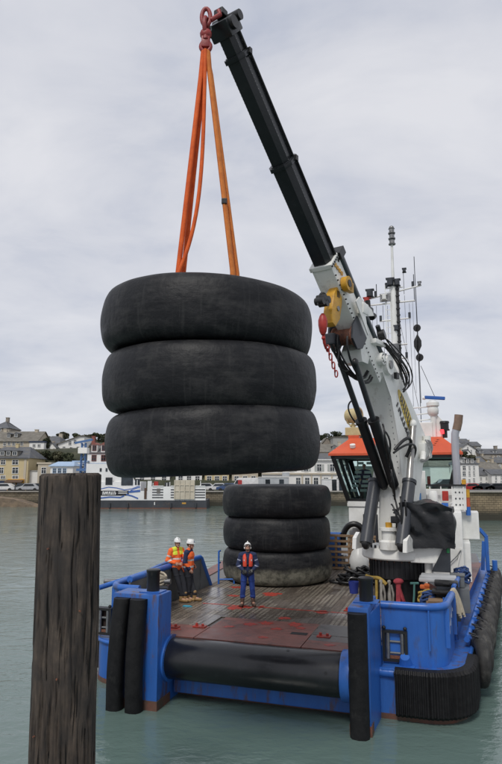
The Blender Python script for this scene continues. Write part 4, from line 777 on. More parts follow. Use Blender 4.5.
for x in (1.35, 1.8): MB().tube([(x, 12.6, 6.72), (x, 12.6, 7.9)], .03, 6).build('rail_post', WHITE, RF)
MB().tube([(1.2, 12.55, 7.5), (2.0, 12.55, 7.5)], .02, 6).build('roof_rail', WHITE, RF)
# searchlight on its cream box
SLo = MB().box((.2, 12.55, 6.85), (.92, 13.05, 7.2), .02).build('searchlight', CREAM, BT); MB().box((.34, 12.5, 6.6), (.8, 12.95, 6.85), .01).build('pedestal', ORANGE, SLo)
SM = Matrix.Translation((.53, 12.75, 7.72)) @ Matrix.Rotation(radians(70), 4, 'Z') @ Matrix.Rotation(radians(90), 4, 'X')
k = MB(); k.lathe([(.0, -.3), (.25, -.3), (.32, -.22), (.33, .26), (.36, .27), (.36, .33), (.3, .33), (.28, .26), (0, .2)], 28, SM); k.build('lamp_drum', CREAM, SLo, 40)
k = MB(); k.lathe([(.0, .29), (.29, .29), (.29, .3), (0, .31)], 28, SM); k.build('lens', WDARK, SLo, 40)
k = MB(); k.tube([(.25, 12.55, 7.75), (.3, 12.6, 7.4), (.53, 12.75, 7.22), (.78, 12.9, 7.4), (.86, 12.95, 7.75)], .03, 8); k.cyl((.53, 12.75, 7.2), (.53, 12.75, 7.35), .1, n=12); k.cyl((.4, 12.66, 7.25), (.62, 12.7, 7.45), .04, n=8); k.build('yoke', CREAM, SLo, 60)
# radar column, white boxes, aft plate on the roof
MB().box((2.9, 12.8, 6.7), (3.85, 13.8, 7.36), .03).build('roof_locker', WHITE, RF); MB().box((2.0, 13.2, 6.7), (2.8, 13.9, 7.05), .03).build('roof_locker', WHITE, RF)
RA = MB(); RA.cyl((3.9, 13.0, 6.7), (3.9, 13.0, 7.7), .12, n=16).lathe([(.12, 7.62), (.22, 7.72), (.24, 7.9), (.2, 8.02), (.26, 8.06), (.26, 8.2), (.12, 8.3), (0, 8.3)], 24, Matrix.Translation((3.9, 13.0, 0))); RAo = RA.build('radar', WHITE, BT, 40)
MB().box((-.4, -.07, -.06), (.45, .07, .08), .03, M=Matrix.Translation((3.97, 13, 8.4)) @ Matrix.Rotation(radians(12), 4, 'Z') @ Matrix.Rotation(radians(4), 4, 'Y')).build('scanner', mat('radar_blue', (.03, .12, .42), .4), RAo); MB().cyl((3.62, 12.95, 8.4), (3.5, 12.95, 8.42), .075, n=12).build('scanner_end', WHITE, RAo)
MB().prism([(3.98, 6.7), (4.3, 6.7), (4.3, 7.4), (4.0, 7.75)], 13.0, 13.6, M=Matrix(((1, 0, 0, 0), (0, 0, 1, 0), (0, 1, 0, 0), (0, 0, 0, 1))), bev=.01).build('funnel_plate', WHITE, RF)
for (z, x0) in ((8.0, 1.9), (7.72, 2.5), (7.45, 2.3)): MB().tube([(x0, 13.6, z), (3.9, 13.05, z + .05)], .03, 6).build('antenna_boom', WHITE, RF)
L_ = MB(); L_.cyl((4.34, 13, 6.7), (4.34, 13, 7.0), .1, n=14).lathe([(0, 7.0), (.2, 7.0), (.2, 7.05), (.17, 7.07), (.17, 7.3), (.2, 7.32), (.18, 7.4), (0, 7.42)], 16, Matrix.Translation((4.34, 13, 0))); Lo = L_.build('signal_lamp', BLACKP, RF, 40)
MB().cyl((4.24, 12.85, 6.86), (4.24, 12.85, 7.04), .075, n=12).build('red_lens', emis('red_lamp_glow', (1, .04, .05), 1.6), Lo)
# exhaust pipe
X = MB().tube([(4.7, 11.4, 3.9), (4.7, 11.4, 6.3), (4.72, 11.4, 6.75), (4.8, 11.4, 7.0)], .15, 18).build('exhaust_pipe', STAINL, BT, 50)
MB().tube([(4.78, 11.4, 6.9), (4.86, 11.4, 7.2), (4.9, 11.4, 7.5)], .165, 18).build('exhaust_tip', mat('heat_brown_steel', (.24, .16, .11), .6, (.17, .11, .08), 4, .8), X, 50)
# starboard casing with railings, canister, lifering and locker
C_ = MB().box((3.25, 9.3, 1.37), (4.78, 12.0, 3.85), .05).build('engine_casing', WHITE, BT, 30)
MB().box((4.76, 9.7, 1.41), (5.02, 11.9, 2.76), .02).build('casing_step', WHITE, C_); MB().box((4.74, 10.85, 2.77), (5.4, 11.75, 3.78), .03).build('side_locker', WHITE, C_)
k = MB().box((3.3, 9.27, 1.5), (3.55, 9.3, 3.7)).bar((4.45, 9.27, 1.7), (4.7, 9.27, 2.6), .05, .05); k.build('casing_rib', WHITE, C_)
k = MB(); k.tube([(4.3, 9.22, 2.1), (4.55, 9.22, 2.35), (4.68, 9.22, 2.55)], .02, 6); k.build('grab_rail', STEEL, C_)
for x in (3.3, 3.7, 4.1, 4.5, 4.9): MB().box((x - .02, 10.48, 3.85), (x + .02, 10.52, 4.76)).build('rail_post', WHITE, C_)
MB().box((3.25, 10.45, 4.74), (5.0, 10.55, 4.8)).build('rail_top', BLACKP, C_)
MB().prism([(4.42, 3.86), (4.98, 3.86), (5.0, 4.74), (4.55, 4.74)], 10.52, 10.57, M=Matrix(((1, 0, 0, 0), (0, 0, 1, 0), (0, 1, 0, 0), (0, 0, 0, 1)))).build('rail_panel', WHITE, C_)
k = MB()
for z in (4.05, 4.28, 4.51):
    for x in (4.62, 4.76, 4.88): k.cyl((x, 10.5, z), (x, 10.515, z), .03, n=8)
k.build('panel_hole', DKGREY, C_)
MB().box((3.3, 10.85, 3.84), (4.78, 10.95, 4.62), .02).build('rail_screen', WHITE, C_); MB().box((3.9, 10.95, 3.84), (4.78, 11.2, 4.3), .02).build('vent_box', WHITE, C_)
for z in (4.1, 4.42): MB().box((3.25, 10.49, z), (4.5, 10.51, z + .03)).build('rail_bar', WHITE, C_)
MB().lathe([(0, 3.9), (.14, 3.9), (.17, 3.95), (.17, 4.45), (.13, 4.56), (0, 4.58)], 20, Matrix.Translation((3.82, 10.2, 0))).build('canister', WHITE, C_, 50)
MB().box((4.14, 10.2, 4.2), (4.36, 10.42, 4.56), .02).build('red_box', REDP, C_); MB().box((4.1, 10.2, 3.86), (4.34, 10.4, 4.12), .02).build('blue_box', BLUE, C_)
for z0, z1, m_ in ((4.32, 4.62, YEL), (3.98, 4.3, mat('orange_red', (.5, .1, .04), .6)), (3.66, 3.97, BLUE)): MB().cyl((5.04, 10.7, z0), (5.04, 10.7, z1), .085, n=12).build('dan_buoy_float', m_, C_)
MB().box((4.86, 10.8, 4.8), (5.02, 10.95, 4.98), .02).build('yellow_lamp_box', YEL, C_)
k = MB(); k.tube(bez((3.25, 9.6, 4.6), (3.5, 9.4, 4.9), (3.75, 9.4, 4.0), (3.45, 9.5, 3.8)), .05, 8); k.tube(bez((3.35, 9.6, 4.5), (3.6, 9.5, 4.7), (3.65, 9.5, 4.2), (3.5, 9.5, 3.9)), .04, 8); k.build('casing_hose', HOSE, C_, 60)
MB().box((3.3, 9.25, 4.1), (3.42, 9.29, 4.5), .005).build('blue_notice', mat('notice_blue', (.12, .3, .6), .5), C_); MB().box((3.24, 9.27, 3.85), (3.6, 9.33, 5.3), .02).build('casing_post', WHITE, C_)
# mast with crossarms, lamps, aerials
M_ = MB().tube([(2.35, 14, 6.7), (2.35, 14, 9.5), (2.36, 14, 12.5), (2.37, 14, 14.1)], lambda t: .19 - .07 * t, 16).build('mast', WHITE, BT, 60)
MB().tube([(2.37, 14, 14.0), (2.38, 14, 15.9)], lambda t: .075 - .02 * t, 10).build('topmast', WHITE, M_, 60)
k = MB()
for i in range(3): k.lathe([(0, 0), (.16, 0), (.17, .04), (.12, .08), (.12, .22), (.15, .24), (0, .26)], 16, Matrix.Translation((2.39, 14, 15.85 + .27 * i)))
k.sph((2.39, 14, 16.66), .13); k.build('masthead_lamp', STEEL, M_, 50)
ca = [((1.25, 14.1, 13.35), (3.62, 13.9, 13.72)), ((1.15, 14.0, 13.0), (3.3, 14, 13.05)), ((1.9, 14, 11.0), (2.9, 14, 11.05)), ((1.9, 14, 9.6), (2.95, 14, 9.75)), ((1.8, 14, 8.2), (2.9, 14, 8.25)), ((1.9, 14, 9.1), (2.8, 14, 9.1))]
for a, b in ca: MB().tube([a, b], .04, 8).build('crossarm', WHITE, M_, 60)
for (x, z, dz) in ((2.0, 13.05, .45), (2.75, 13.0, .5), (1.9, 9.6, -.4), (2.85, 9.7, -.5)): MB().tube([(2.36, 14, z + (.45 if dz > 0 else -.5)), (x, 14, z)], .025, 6).build('brace', WHITE, M_, 60)
k = MB()
for i in range(24): k.box((2.0, 13.97, 7.1 + .28 * i), (2.22, 13.99, 7.13 + .28 * i))
k.box((1.98, 13.96, 7.0), (2.01, 14.0, 13.9)).box((2.2, 13.96, 7.0), (2.23, 14.0, 13.9)); k.build('mast_ladder', WHITE, M_)['kind'] = 'stuff'
for (a, b) in (((1.7, 14, 12.2), (3.1, 14, 12.25)), ((1.85, 14, 10.4), (2.9, 14, 10.4)), ((2.0, 14, 13.75), (2.8, 14, 13.75))): MB().tube([a, b], .035, 8).build('crossarm', WHITE, M_, 60)
for (x, z) in ((1.75, 12.3), (3.05, 12.35), (1.9, 10.5), (2.85, 10.5), (2.05, 13.85), (1.55, 13.5), (3.25, 13.8)): MB().cyl((x, 14, z - .1), (x, 14, z + .16), .06, n=10).build('small_lamp', DKGREY, M_, 50)
k = MB().box((2.5, 13.93, 7.0), (2.62, 14.05, 13.9)); 
for i in range(22): k.box((2.47, 13.9, 7.1 + .31 * i), (2.65, 13.93, 7.17 + .31 * i))
k.build('cable_tray', BLACKP, M_)
for (x, z, s_, m_) in ((1.3, 13.55, .2, DKGREY), (1.15, 13.2, .17, REDP), (1.95, 13.3, .14, WHITE), (2.25, 14.0, .2, DKGREY), (2.55, 13.95, .17, DKGREY), (2.36, 10.8, .26, STEEL), (2.3, 7.75, .24, DKGREY), (2.9, 14.5, .1, DKGREY), (3.55, 13.8, .09, STEEL), (2.45, 11.8, .13, DKGREY)):
    k = MB().cyl((x, 13.85, z - s_ * .8), (x, 13.85, z + s_ * .8), s_ * .75, n=12); k.box((x - s_, 13.8, z + s_ * .75), (x + s_, 14.05, z + s_ * 1.0)); k.box((x - s_ * .9, 13.85, z - s_ * .95), (x + s_ * .9, 14, z - s_ * .75)); k.build('mast_lamp', m_, M_, 50)
k = MB().box((1.75, 13.95, 13.1), (2.25, 13.98, 13.5))
k.build('wire_panel', STEEL, M_)
for (x, y, z0, z1, r) in ((3.36, 14, 7.2, 15.15, .018), (1.6, 14, 13.4, 14.0, .02), (2.85, 14, 13.4, 14.6, .015), (3.3, 14, 13.0, 14.3, .02), (1.55, 14.2, 8.5, 13.0, .012), (1.85, 14.2, 8.2, 13.0, .012), (2.05, 14.3, 9.0, 13.0, .01), (1.35, 14.2, 9.8, 13.0, .01), (2.85, 14.2, 9.4, 13.4, .01), (3.05, 14.2, 8.2, 13.0, .01), (3.2, 14.2, 8.8, 13.1, .008)):
    MB().tube([(x, y, z0), (x, y, z1)], r, 6).build('aerial', DKGREY if r > .016 else STEEL, M_)
MB().tube([(3.45, 14, 10.0), (4.0, 13.5, 8.5)], .012, 5).build('stay_wire', DKGREY, M_); MB().tube([(2.4, 14, 13.3), (3.3, 14, 8.0)], .012, 5).build('stay_wire', STEEL, M_)
# boat's name on the starboard bulwark side: not legible, four pale letter strokes
k = MB()
for i, (v, z) in enumerate(((1.55, 1.55), (1.8, 1.68), (2.05, 1.8), (2.3, 1.9))):
    u = hb(v) - .452; k.bar((u + .003, v, z), (u + .003, v + .1, z + .26), .012, .05, up=(0, 1, 0)); k.bar((u + .004, v + .04, z + .05), (u + .004, v + .17, z + .1), .012, .05); 
    if i % 2: k.bar((u + .005, v + .1, z + .22), (u + .005, v + .18, z + .18), .012, .05)
k.build('name_letters', WHITE, BT)
# ------------------------------------------------------------------ deck crane (local x towards the load, y to the near side, z from the deck)
CB = bw(2.8, 6.0, 0); TIP = Vector((-.8, 11.4, 0)); cdir = (TIP - CB); CA = atan2(cdir.y, cdir.x)
CR = empty('deck_crane', 'white and black telescopic deck crane holding the tyre stack over the water', 'crane', (CB.x, CB.y, 0), CA)
XZ = lambda y0=0: Matrix(((1, 0, 0, 0), (0, 0, 1, y0), (0, 1, 0, 0), (0, 0, 0, 1)))   # (x, z) outline extruded along y
def cw(s, y, z): return Matrix.Translation((CB.x, CB.y, 0)) @ Matrix.Rotation(CA, 4, 'Z') @ Vector((s, y, z))
# pedestal, skirt, slew ring
P_ = MB().lathe([(.74, 1.38), (.74, 2.05), (.86, 2.1), (.86, 2.66), (.7, 2.68)], 40).build('pedestal', BLACKR, CR, 40)
k = MB()
for i in range(40):
    a = 2 * pi * i / 40; k.box((-.035, .0, 2.12), (.035, .03, 2.62), M=Matrix.Rotation(a, 4, 'Z') @ Matrix.Translation((0, .85, 0)))
k.build('skirt_flap', BLACKR, P_)
for i in range(26):
    a = 2 * pi * i / 26; MB().sph((.885 * cos(a), .885 * sin(a), 2.6), .022, sub=1).build('skirt_bolt', RUST, P_)
Rg = MB().lathe([(.5, 2.66), (1.06, 2.66), (1.1, 2.7), (1.1, 2.92), (1.06, 2.98), (.4, 3.0)], 48).build('slew_ring', CRANEW, CR, 40)
k = MB()
for i in range(36): a = 2 * pi * i / 36; k.cyl((1.0 * cos(a), 1.0 * sin(a), 2.97), (1.0 * cos(a), 1.0 * sin(a), 3.07), .035, n=8)
k.build('ring_bolt', BLACKP, Rg)
MB().lathe([(0, 2.98), (.3, 2.98), (.3, 3.2), (.22, 3.25), (.22, 3.5), (.28, 3.52), (.28, 3.6), (0, 3.62)], 24, Matrix.Translation((.92, .1, 0))).build('slew_motor', CRANEW, CR, 40)
MB().lathe([(0, 3.6), (.1, 3.6), (.1, 3.75), (0, 3.76)], 12, Matrix.Translation((.92, .1, 0))).build('motor_cap', YEL, CR, 40)
for s_ in (-1, 1):
    MB().prism([(.9, 2.98), (1.5, 2.98), (1.45, 3.3), (1.2, 3.45), (1.0, 3.3)], s_ * .78 - .06, s_ * .78 + .06, M=XZ()).build('cylinder_lug', CRANEW, CR)
# king post with inner boom: deep white box from slew ring up to the hinge
kp = [(.6, 2.99), (.35, 4.9), (.62, 6.2), (1.05, 7.5), (1.75, 8.15), (1.55, 8.75), (1.05, 8.75), (.2, 8.2), (-2.1, 6.35), (-2.05, 5.95), (-1.5, 5.5), (-1.0, 4.4), (-.95, 2.99)]
K_ = MB().prism(kp, -.38, .38, M=XZ(), bev=.04).build('king_post', CRANEW, CR, 30)
k = MB()
for (x, z, l) in ((1.0, 6.6, .0),): pass
for t in range(14): k.cyl((.72 + .045 * t, .385, 5.2 + .17 * t), (.72 + .045 * t, .4, 5.2 + .17 * t), .025, n=6)
k.build('rivet', STEEL, K_)
MB().cyl((-1.85, -.48, 6.15), (-1.85, .5, 6.15), .26, n=24).build('post_pin', CRANEW, K_, 40); MB().cyl((1.4, -.5, 8.42), (1.4, .52, 8.42), .3, n=24).build('hinge_pin', CRANEW, K_, 40); MB().cyl((1.4, .5, 8.42), (1.4, .56, 8.42), .13, n=16).build('hinge_cap', STEEL, K_, 40)
# maker's plate: yellow ellipse with black strokes and black letters along the boom (letters not legible in the photograph)
Lc = Vector((-.2, .0, 7.05)); Ld = Vector((1.55, 0, 1.62)).normalized(); Ln = Vector((-Ld.z, 0, Ld.x))
def lp(a, b, y=.384): return Vector((Lc.x, y, Lc.z)) + Ld * a + Ln * b
k = MB(); n = 28; A0 = [lp(1.0 * cos(2 * pi * i / n), .24 * sin(2 * pi * i / n), .383) for i in range(n)]; A1 = [p + Vector((0, .008, 0)) for p in A0]
va = [k.bm.verts.new(p) for p in A0]; vb = [k.bm.verts.new(p) for p in A1]; k.bm.faces.new(vb)
for i in range(n): k.bm.faces.new((va[i], va[(i + 1) % n], vb[(i + 1) % n], vb[i]))
Lo = k.build('maker_badge', mat('badge_yellow', (.66, .46, .03), .4), K_)
k = MB()
for a in (-.66, -.5, -.33, -.16, .02, .18, .34, .5, .64):
    w_ = .19 * sqrt(1 - (a / 1.0) ** 2); k.bar(lp(a, -w_, .393), lp(a + .08, w_ * .9, .393), .012, .05, up=Ld); k.bar(lp(a + .02, -w_ * .4, .3935), lp(a + .12, -w_ * .2, .3935), .012, .045, up=Ln)
    if int(a * 100) % 3: k.bar(lp(a + .03, w_ * .7, .394), lp(a + .13, w_ * .8, .394), .012, .04, up=Ln)
k.build('badge_strokes', BLACKP, Lo)
k = MB(); rg = random.Random(5); a = -.85
while a < .75:
    h = .1; k.bar(lp(a, -.50, .388), lp(a + rg.uniform(-.03, .03), -.31, .388), .012, .07, up=Ld); 
    if rg.random() < .75: k.bar(lp(a, rg.choice([-.48, -.4, -.33]), .3885), lp(a + .13, rg.choice([-.48, -.33]), .3885), .012, .06, up=Ln)
    a += rg.uniform(.17, .22)
k.build('maker_letters', BLACKP, K_)
# outer boom: white base box, three telescopic stages with collars
b0 = Vector((1.5, 0, 8.1)); bt = Vector((9.02, 0, 14.78)); bd = (bt - b0).normalized(); bn = Vector((-bd.z, 0, bd.x)); BL = (bt - b0).length
def bp(t, y=0, h=0): return b0 + bd * t + Vector((0, y, 0)) + bn * h
tA = 4.1; tB = 6.95; tC = 9.5
OB = MB().bar(bp(0), bp(tA), .64, .72, .05, up=bn, w2=.6, h2=.66).build('outer_boom', CRANEW, CR, 30)
for (t0, t1, wd, ht) in ((tA - .2, tB, .54, .60), (tB - .2, tC, .47, .53), (tC - .2, BL, .40, .46)):
    # eight-sided stage with folded lower edges
    o_ = [(-wd / 2, -ht * .22), (-wd * .32, -ht / 2), (wd * .32, -ht / 2), (wd / 2, -ht * .22), (wd / 2, ht * .36), (wd * .36, ht / 2), (-wd * .36, ht / 2), (-wd / 2, ht * .36)]
    Mx = Matrix((( 0, bn.x, bd.x, b0.x), (1, 0, 0, 0), (0, bn.z, bd.z, b0.z), (0, 0, 0, 1)))
    st = MB().prism(o_, t0, t1, M=Mx, bev=.008).build('boom_stage', BOOMB, CR, 25)
    if t1 < BL:
        w2 = wd * 1.16; h2 = ht * 1.16; o2 = [(x * 1.17, y * 1.17) for x, y in o_]
        MB().prism(o2, t1 - .12, t1 - .02, M=Mx, bev=.01).build('stage_collar', BOOMB, st, 25)
        for s_ in (-1, 1): MB().box((-.05, -.05, -.08), (.05, .05, .06), .01, M=Matrix.Translation(bp(t1 - .07, s_ * w2 / 2, h2 * .2))).build('collar_pad', BLACKP, st)
    k = MB()                                     # rows of bolts along the edges
    for i in range(int((t1 - t0) / .085)):
        for s_ in (-1, 1): k.box((-.009, -.006, -.009), (.009, .006, .009), M=Matrix.Translation(bp(t0 + .05 + .085 * i, s_ * wd * .5, -ht * .2)))
    k.build('edge_bolt', STEEL, st)
    MB().tube([bp(t0, wd * .5 + .03, ht * .28), bp(t1, wd * .5 + .03, ht * .28)], .028, 8).build('side_hose', HOSE, st, 60)
# head at the tip
HD = MB().box((-.2, -.26, -.3), (.16, .26, .3), .04, M=Matrix((( bd.x, 0, bn.x, bp(BL, 0, 0).x), (0, 1, 0, 0), (bd.z, 0, bn.z, bp(BL).z), (0, 0, 0, 1)))).build('boom_head', BOOMB, CR, 30)
hp = bp(BL + .1)
MB().cyl(bp(BL + .08, -.34, .22), bp(BL + .08, .36, .22), .11, n=16).build('head_pin', BLACKP, HD, 40); MB().cyl(bp(BL + .02, -.3, -.1), bp(BL + .02, .34, -.1), .14, n=16).build('head_sheave', BLACKP, HD, 40)
MB().box((-.1, -.12, -.05), (.1, .12, .1), .02, M=Matrix.Translation(bp(BL + .24, -.05, .15))).build('head_block', BLACKP, HD); MB().tube([bp(BL + .2, -.1, .25), bp(BL + .3, -.12, .4)], .015, 6).build('aerial_ring', STEEL, HD)
k = MB(); k.tube([bp(BL + .14, -.12, -.42) + Vector((.07 * cos(a), 0, .07 * sin(a))) for a in [2 * pi * i / 14 for i in range(14)]], .014, 6, True); k.build('ring_bracket', STEEL, HD)
# collar of the white base, side bracket, top cylinder, cable reel
k = MB().bar(bp(tA - .1), bp(tA + .03), .66, .72, .02, up=bn); k.build('base_collar', CRANEW, OB)
for i in range(7): MB().cyl(bp(tA - .04, .32, -.33 + .11 * i), bp(tA - .04, .355, -.33 + .11 * i), .03, n=8).build('collar_bolt', BLACKP, OB)
TC = MB().tube([bp(.45, .2, .45), bp(4.0, .2, .42)], .17, 18).build('telescope_cylinder', mat('cylinder_dark', (.018, .028, .034), .3, None, 3, .5, coat=.2), CR, 60)
MB().bar(bp(3.9, .2, .42), bp(4.13, .2, .42), .4, .38, .02, up=bn).build('cylinder_end', BLACKP, TC)
MB().prism([(1.65, -.2), (2.75, -.1), (2.7, .2), (1.95, .62), (1.75, .6), (2.1, .1)], .44, .47, M=Matrix(((bd.x, bn.x, 0, b0.x), (0, 0, 1, 0), (bd.z, bn.z, 0, b0.z), (0, 0, 0, 1)))).build('side_bracket', CRANEW, OB)
k = MB(); k.box((-.14, -.1, -.1), (.14, .1, .1), .03, M=Matrix.Translation(bp(1.85, .3, .75))).cyl(bp(1.95, .3, .8), bp(2.1, .3, .93), .08, n=10).cyl(bp(1.6, .3, .78), bp(1.55, .3, .92), .1, n=10); k.build('work_lamp', BLACKP, OB, 50)
k = MB(); k.cyl(bp(.95, .3, .72), bp(.95, .5, .77), .16, n=14).cyl(bp(1.0, .35, .78), bp(1.25, .35, .82), .07, n=10); k.build('work_lamp', BLACKP, OB, 50)
k = MB(); k.cyl(bp(3.35, .33, -.12), bp(3.35, .5, -.12), .2, n=20); k.box((-.16, .0, -.12), (.16, .14, .16), .03, M=Matrix.Translation(bp(3.2, .36, -.1))); Y_ = k.build('cable_reel', YEL, OB, 40); MB().cyl(bp(3.35, .5, -.12), bp(3.35, .52, -.12), .1, n=16).build('reel_hub', BLACKP, Y_)
for i in range(4): MB().box((-.05, 0, -.05), (.05, .025, .05), M=Matrix.Translation(bp(3.6 + .12 * i, .31, .05 - .05 * i))).build('warning_plate', YEL, OB)
k = MB()
for i in range(24): k.cyl(bp(.2 + .155 * i, .30, -.3), bp(.2 + .155 * i, .335, -.3), .022, n=6)
k.build('boom_bolt', BLACKP, OB)
# stowed hook block: yellow side plates, black sheave, red ball and hook hanging plumb
HB = bp(3.15, .1, -.62)
Hk = MB().prism([(-.1, .5), (.1, .5), (.26, .1), (.22, -.5), (.1, -.72), (-.1, -.72), (-.26, -.4), (-.24, .1)], -.12, .14, M=Matrix.Translation(HB) @ Matrix(((1, 0, 0, 0), (0, 0, 1, 0), (0, 1, 0, 0), (0, 0, 0, 1))) @ Matrix.Rotation(.35, 4, 'Z'), bev=.03).build('hook_block', YEL, CR, 30)
MB().cyl(HB + Vector((.02, .14, -.2)), HB + Vector((.02, .17, -.2)), .07, n=16).build('block_pin', STEEL, Hk); k = MB(); [k.box((-.1 + .06 * i, .14, .12), (-.07 + .06 * i, .148, .3), M=Matrix.Translation(HB)) for i in range(3)]; k.build('block_strokes', BLACKP, Hk)
k = MB(); k.cyl(HB + Vector((-.02, -.05, .5)), HB + Vector((.1, .0, 1.15)), .06, n=10).box((-.09, -.1, .5), (.09, .1, .85), .02, M=Matrix.Translation(HB)); k.build('block_shackle', mat('orange_rust', (.45, .16, .04), .6), Hk, 50)
BBp = HB + Vector((.72, .05, -.22))
k = MB(); [k.cyl(BBp + Vector((-.12 + .1 * i, -.1, .12 - .1 * (i % 2))), BBp + Vector((-.12 + .1 * i, .14, .12 - .1 * (i % 2))), .1, n=12) for i in range(4)]; k.tube(bez(BBp + Vector((-.3, 0, .2)), BBp + Vector((-.1, 0, .4)), BBp + Vector((.2, 0, .3)), BBp + Vector((.25, 0, -.1))), .03, 6); k.build('line_sheave', BLACKP, Hk, 50)
RB = BBp + Vector((.0, .0, -.52)); HR = MB().lathe([(0, -.3), (.05, -.3), (.09, -.22), (.12, -.05), (.12, .08), (.08, .2), (.04, .26), (0, .27)], 18, Matrix.Translation(RB)).build('overhaul_ball', REDP, CR, 60)
k = MB(); k.tube([RB + Vector((-.02, 0, -.3)), RB + Vector((-.06, 0, -.5)), RB + Vector((-.14, 0, -.62)), RB + Vector((-.28, 0, -.66)), RB + Vector((-.34, 0, -.55))], lambda t: .045 - .02 * t, 8); k.sph(RB + Vector((-.02, 0, -.38)), .055); k.build('hook', REDP, HR, 60)
k = MB(); pp = [RB + Vector((-.2, .02, -.62)), RB + Vector((-.34, .05, -.95)), RB + Vector((-.5, .1, -1.25))]
for i in range(7): t = i / 6; p = pp[0].lerp(pp[2], t); k.tube([p + Vector((.05 * cos(a) * (1 if i % 2 else .4), .05 * cos(a) * (.4 if i % 2 else 1), .09 * sin(a))) for a in [2 * pi * j / 10 for j in range(10)]], .018, 5, True)
k.build('chain', REDP, HR, 60)
# winch under the boom: rusty drum between charcoal plates, hoses
wc = bp(1.95, -.05, -.58)
k = MB(); k.lathe([(0, -.34), (.3, -.34), (.3, -.3), (.21, -.29), (.21, .23), (.3, .24), (.3, .28), (0, .28)], 28, Matrix.Translation(wc) @ Matrix.Rotation(pi / 2, 4, 'X')); W_ = k.build('winch', RUST, CR, 40)
MB().tube([wc + Vector((.21 * cos(a), -.2 + a * .007, .21 * sin(a))) for a in [i * .35 for i in range(180)]], .022, 5).build('winch_rope', RUST, W_, 60)
MB().prism([(1.5, -.12), (2.3, -.12), (2.32, -.55), (2.1, -.88), (1.72, -.88), (1.5, -.6)], .3, .36, M=Matrix(((bd.x, bn.x, 0, b0.x), (0, 0, 1, 0), (bd.z, bn.z, 0, b0.z), (0, 0, 0, 1))), bev=.01).build('winch_plate', DKGREY, W_)
MB().prism([(1.5, -.12), (2.3, -.12), (2.32, -.55), (2.1, -.88), (1.72, -.88), (1.5, -.6)], -.42, -.36, M=Matrix(((bd.x, bn.x, 0, b0.x), (0, 0, 1, 0), (bd.z, bn.z, 0, b0.z), (0, 0, 0, 1))), bev=.01).build('winch_plate', DKGREY, W_)
MB().cyl(wc + Vector((0, .36, 0)), wc + Vector((0, .4, 0)), .12, n=18).build('winch_hub', RUST, W_); MB().box((-.25, -.45, -.2), (.2, -.1, .12), .04, M=Matrix.Translation(bp(2.15, 0, -.85))).build('winch_motor', DKGREY, W_)
k = MB(); rg = random.Random(9)
for i in range(7):
    a = bp(rg.uniform(1.9, 2.4), rg.uniform(-.3, .25), -.85); b = bp(rg.uniform(.3, .8), rg.uniform(-.2, .3), -.5); k.tube(bez(a, a + Vector((.25, 0, -.45 - .2 * rg.random())), b + Vector((.5, 0, -.7)), b, 14), rg.uniform(.022, .036), 6)
a = bp(2.0, .0, -1.15); k.tube([a, a + Vector((.12, 0, -.35)), a + Vector((.02, .05, -.6)), a + Vector((-.18, .1, -.62)), a + Vector((-.4, .1, -.55))], .02, 6); k.build('winch_hose', HOSE, CR, 60)
# base-collar brackets near the hinge, hose bundle over the hinge
k = MB()
rg = random.Random(6)
for i in range(6):
    y = .42 + .04 * i; d_ = lambda q=.12: rg.uniform(-q, q); k.tube(bez(bp(.9 + d_(), y, .5), bp(-.1 + d_(), y + .1 + d_(), .75 + d_(.2)), Vector((-.25 - .09 * i + d_(), y + .12, 8.3 + d_())), Vector((.1 + .1 * i + d_(), y, 7.75 + d_())), 16), .022, 6)
for i in range(4):
    y = -.3 + .18 * i; k.tube(bez(bp(1.2, y, .42), bp(.2, y, .95 + .08 * i), Vector((-.3, y, 8.7)), Vector((-.5, y, 8.0)), 16), .03, 6)
k.build('hinge_hose', HOSE, CR, 60)
MB().box((-.2, .3, -.16), (.2, .5, .16), .04, M=Matrix.Translation(bp(2.25, 0, .25))).build('lamp_bracket', CRANEW, OB, 40)
k = MB(); k.cyl(bp(.55, .3, .1), bp(.55, .5, .1), .18, n=18).cyl(bp(.55, .5, .1), bp(.55, .53, .1), .09, n=14); k.box((-.45, .3, -.06), (.3, .48, .08), .02, M=Matrix.Translation(bp(1.0, 0, .3))); k.build('boom_bracket', CRANEW, OB, 40)
k = MB()
for i in range(8): a = 2 * pi * i / 8; k.cyl(bp(.55 + .13 * cos(a), .5, .1 + .13 * sin(a)), bp(.55 + .13 * cos(a), .515, .1 + .13 * sin(a)), .02, n=6)
k.box((-.1, .45, -.1), (.1, .56, .1), .02, M=Matrix.Translation((.9, 0, 8.15))); k.build('bracket_bolt', BLACKP, OB)
MB().prism([(1.0, -.1), (1.55, -.2), (1.5, -.62), (1.2, -.8), (.9, -.55)], -.3, .3, M=Matrix(((bd.x, bn.x, 0, b0.x), (0, 0, 1, 0), (bd.z, bn.z, 0, b0.z), (0, 0, 0, 1))), bev=.02).build('rod_bracket', CRANEW, CR, 30)
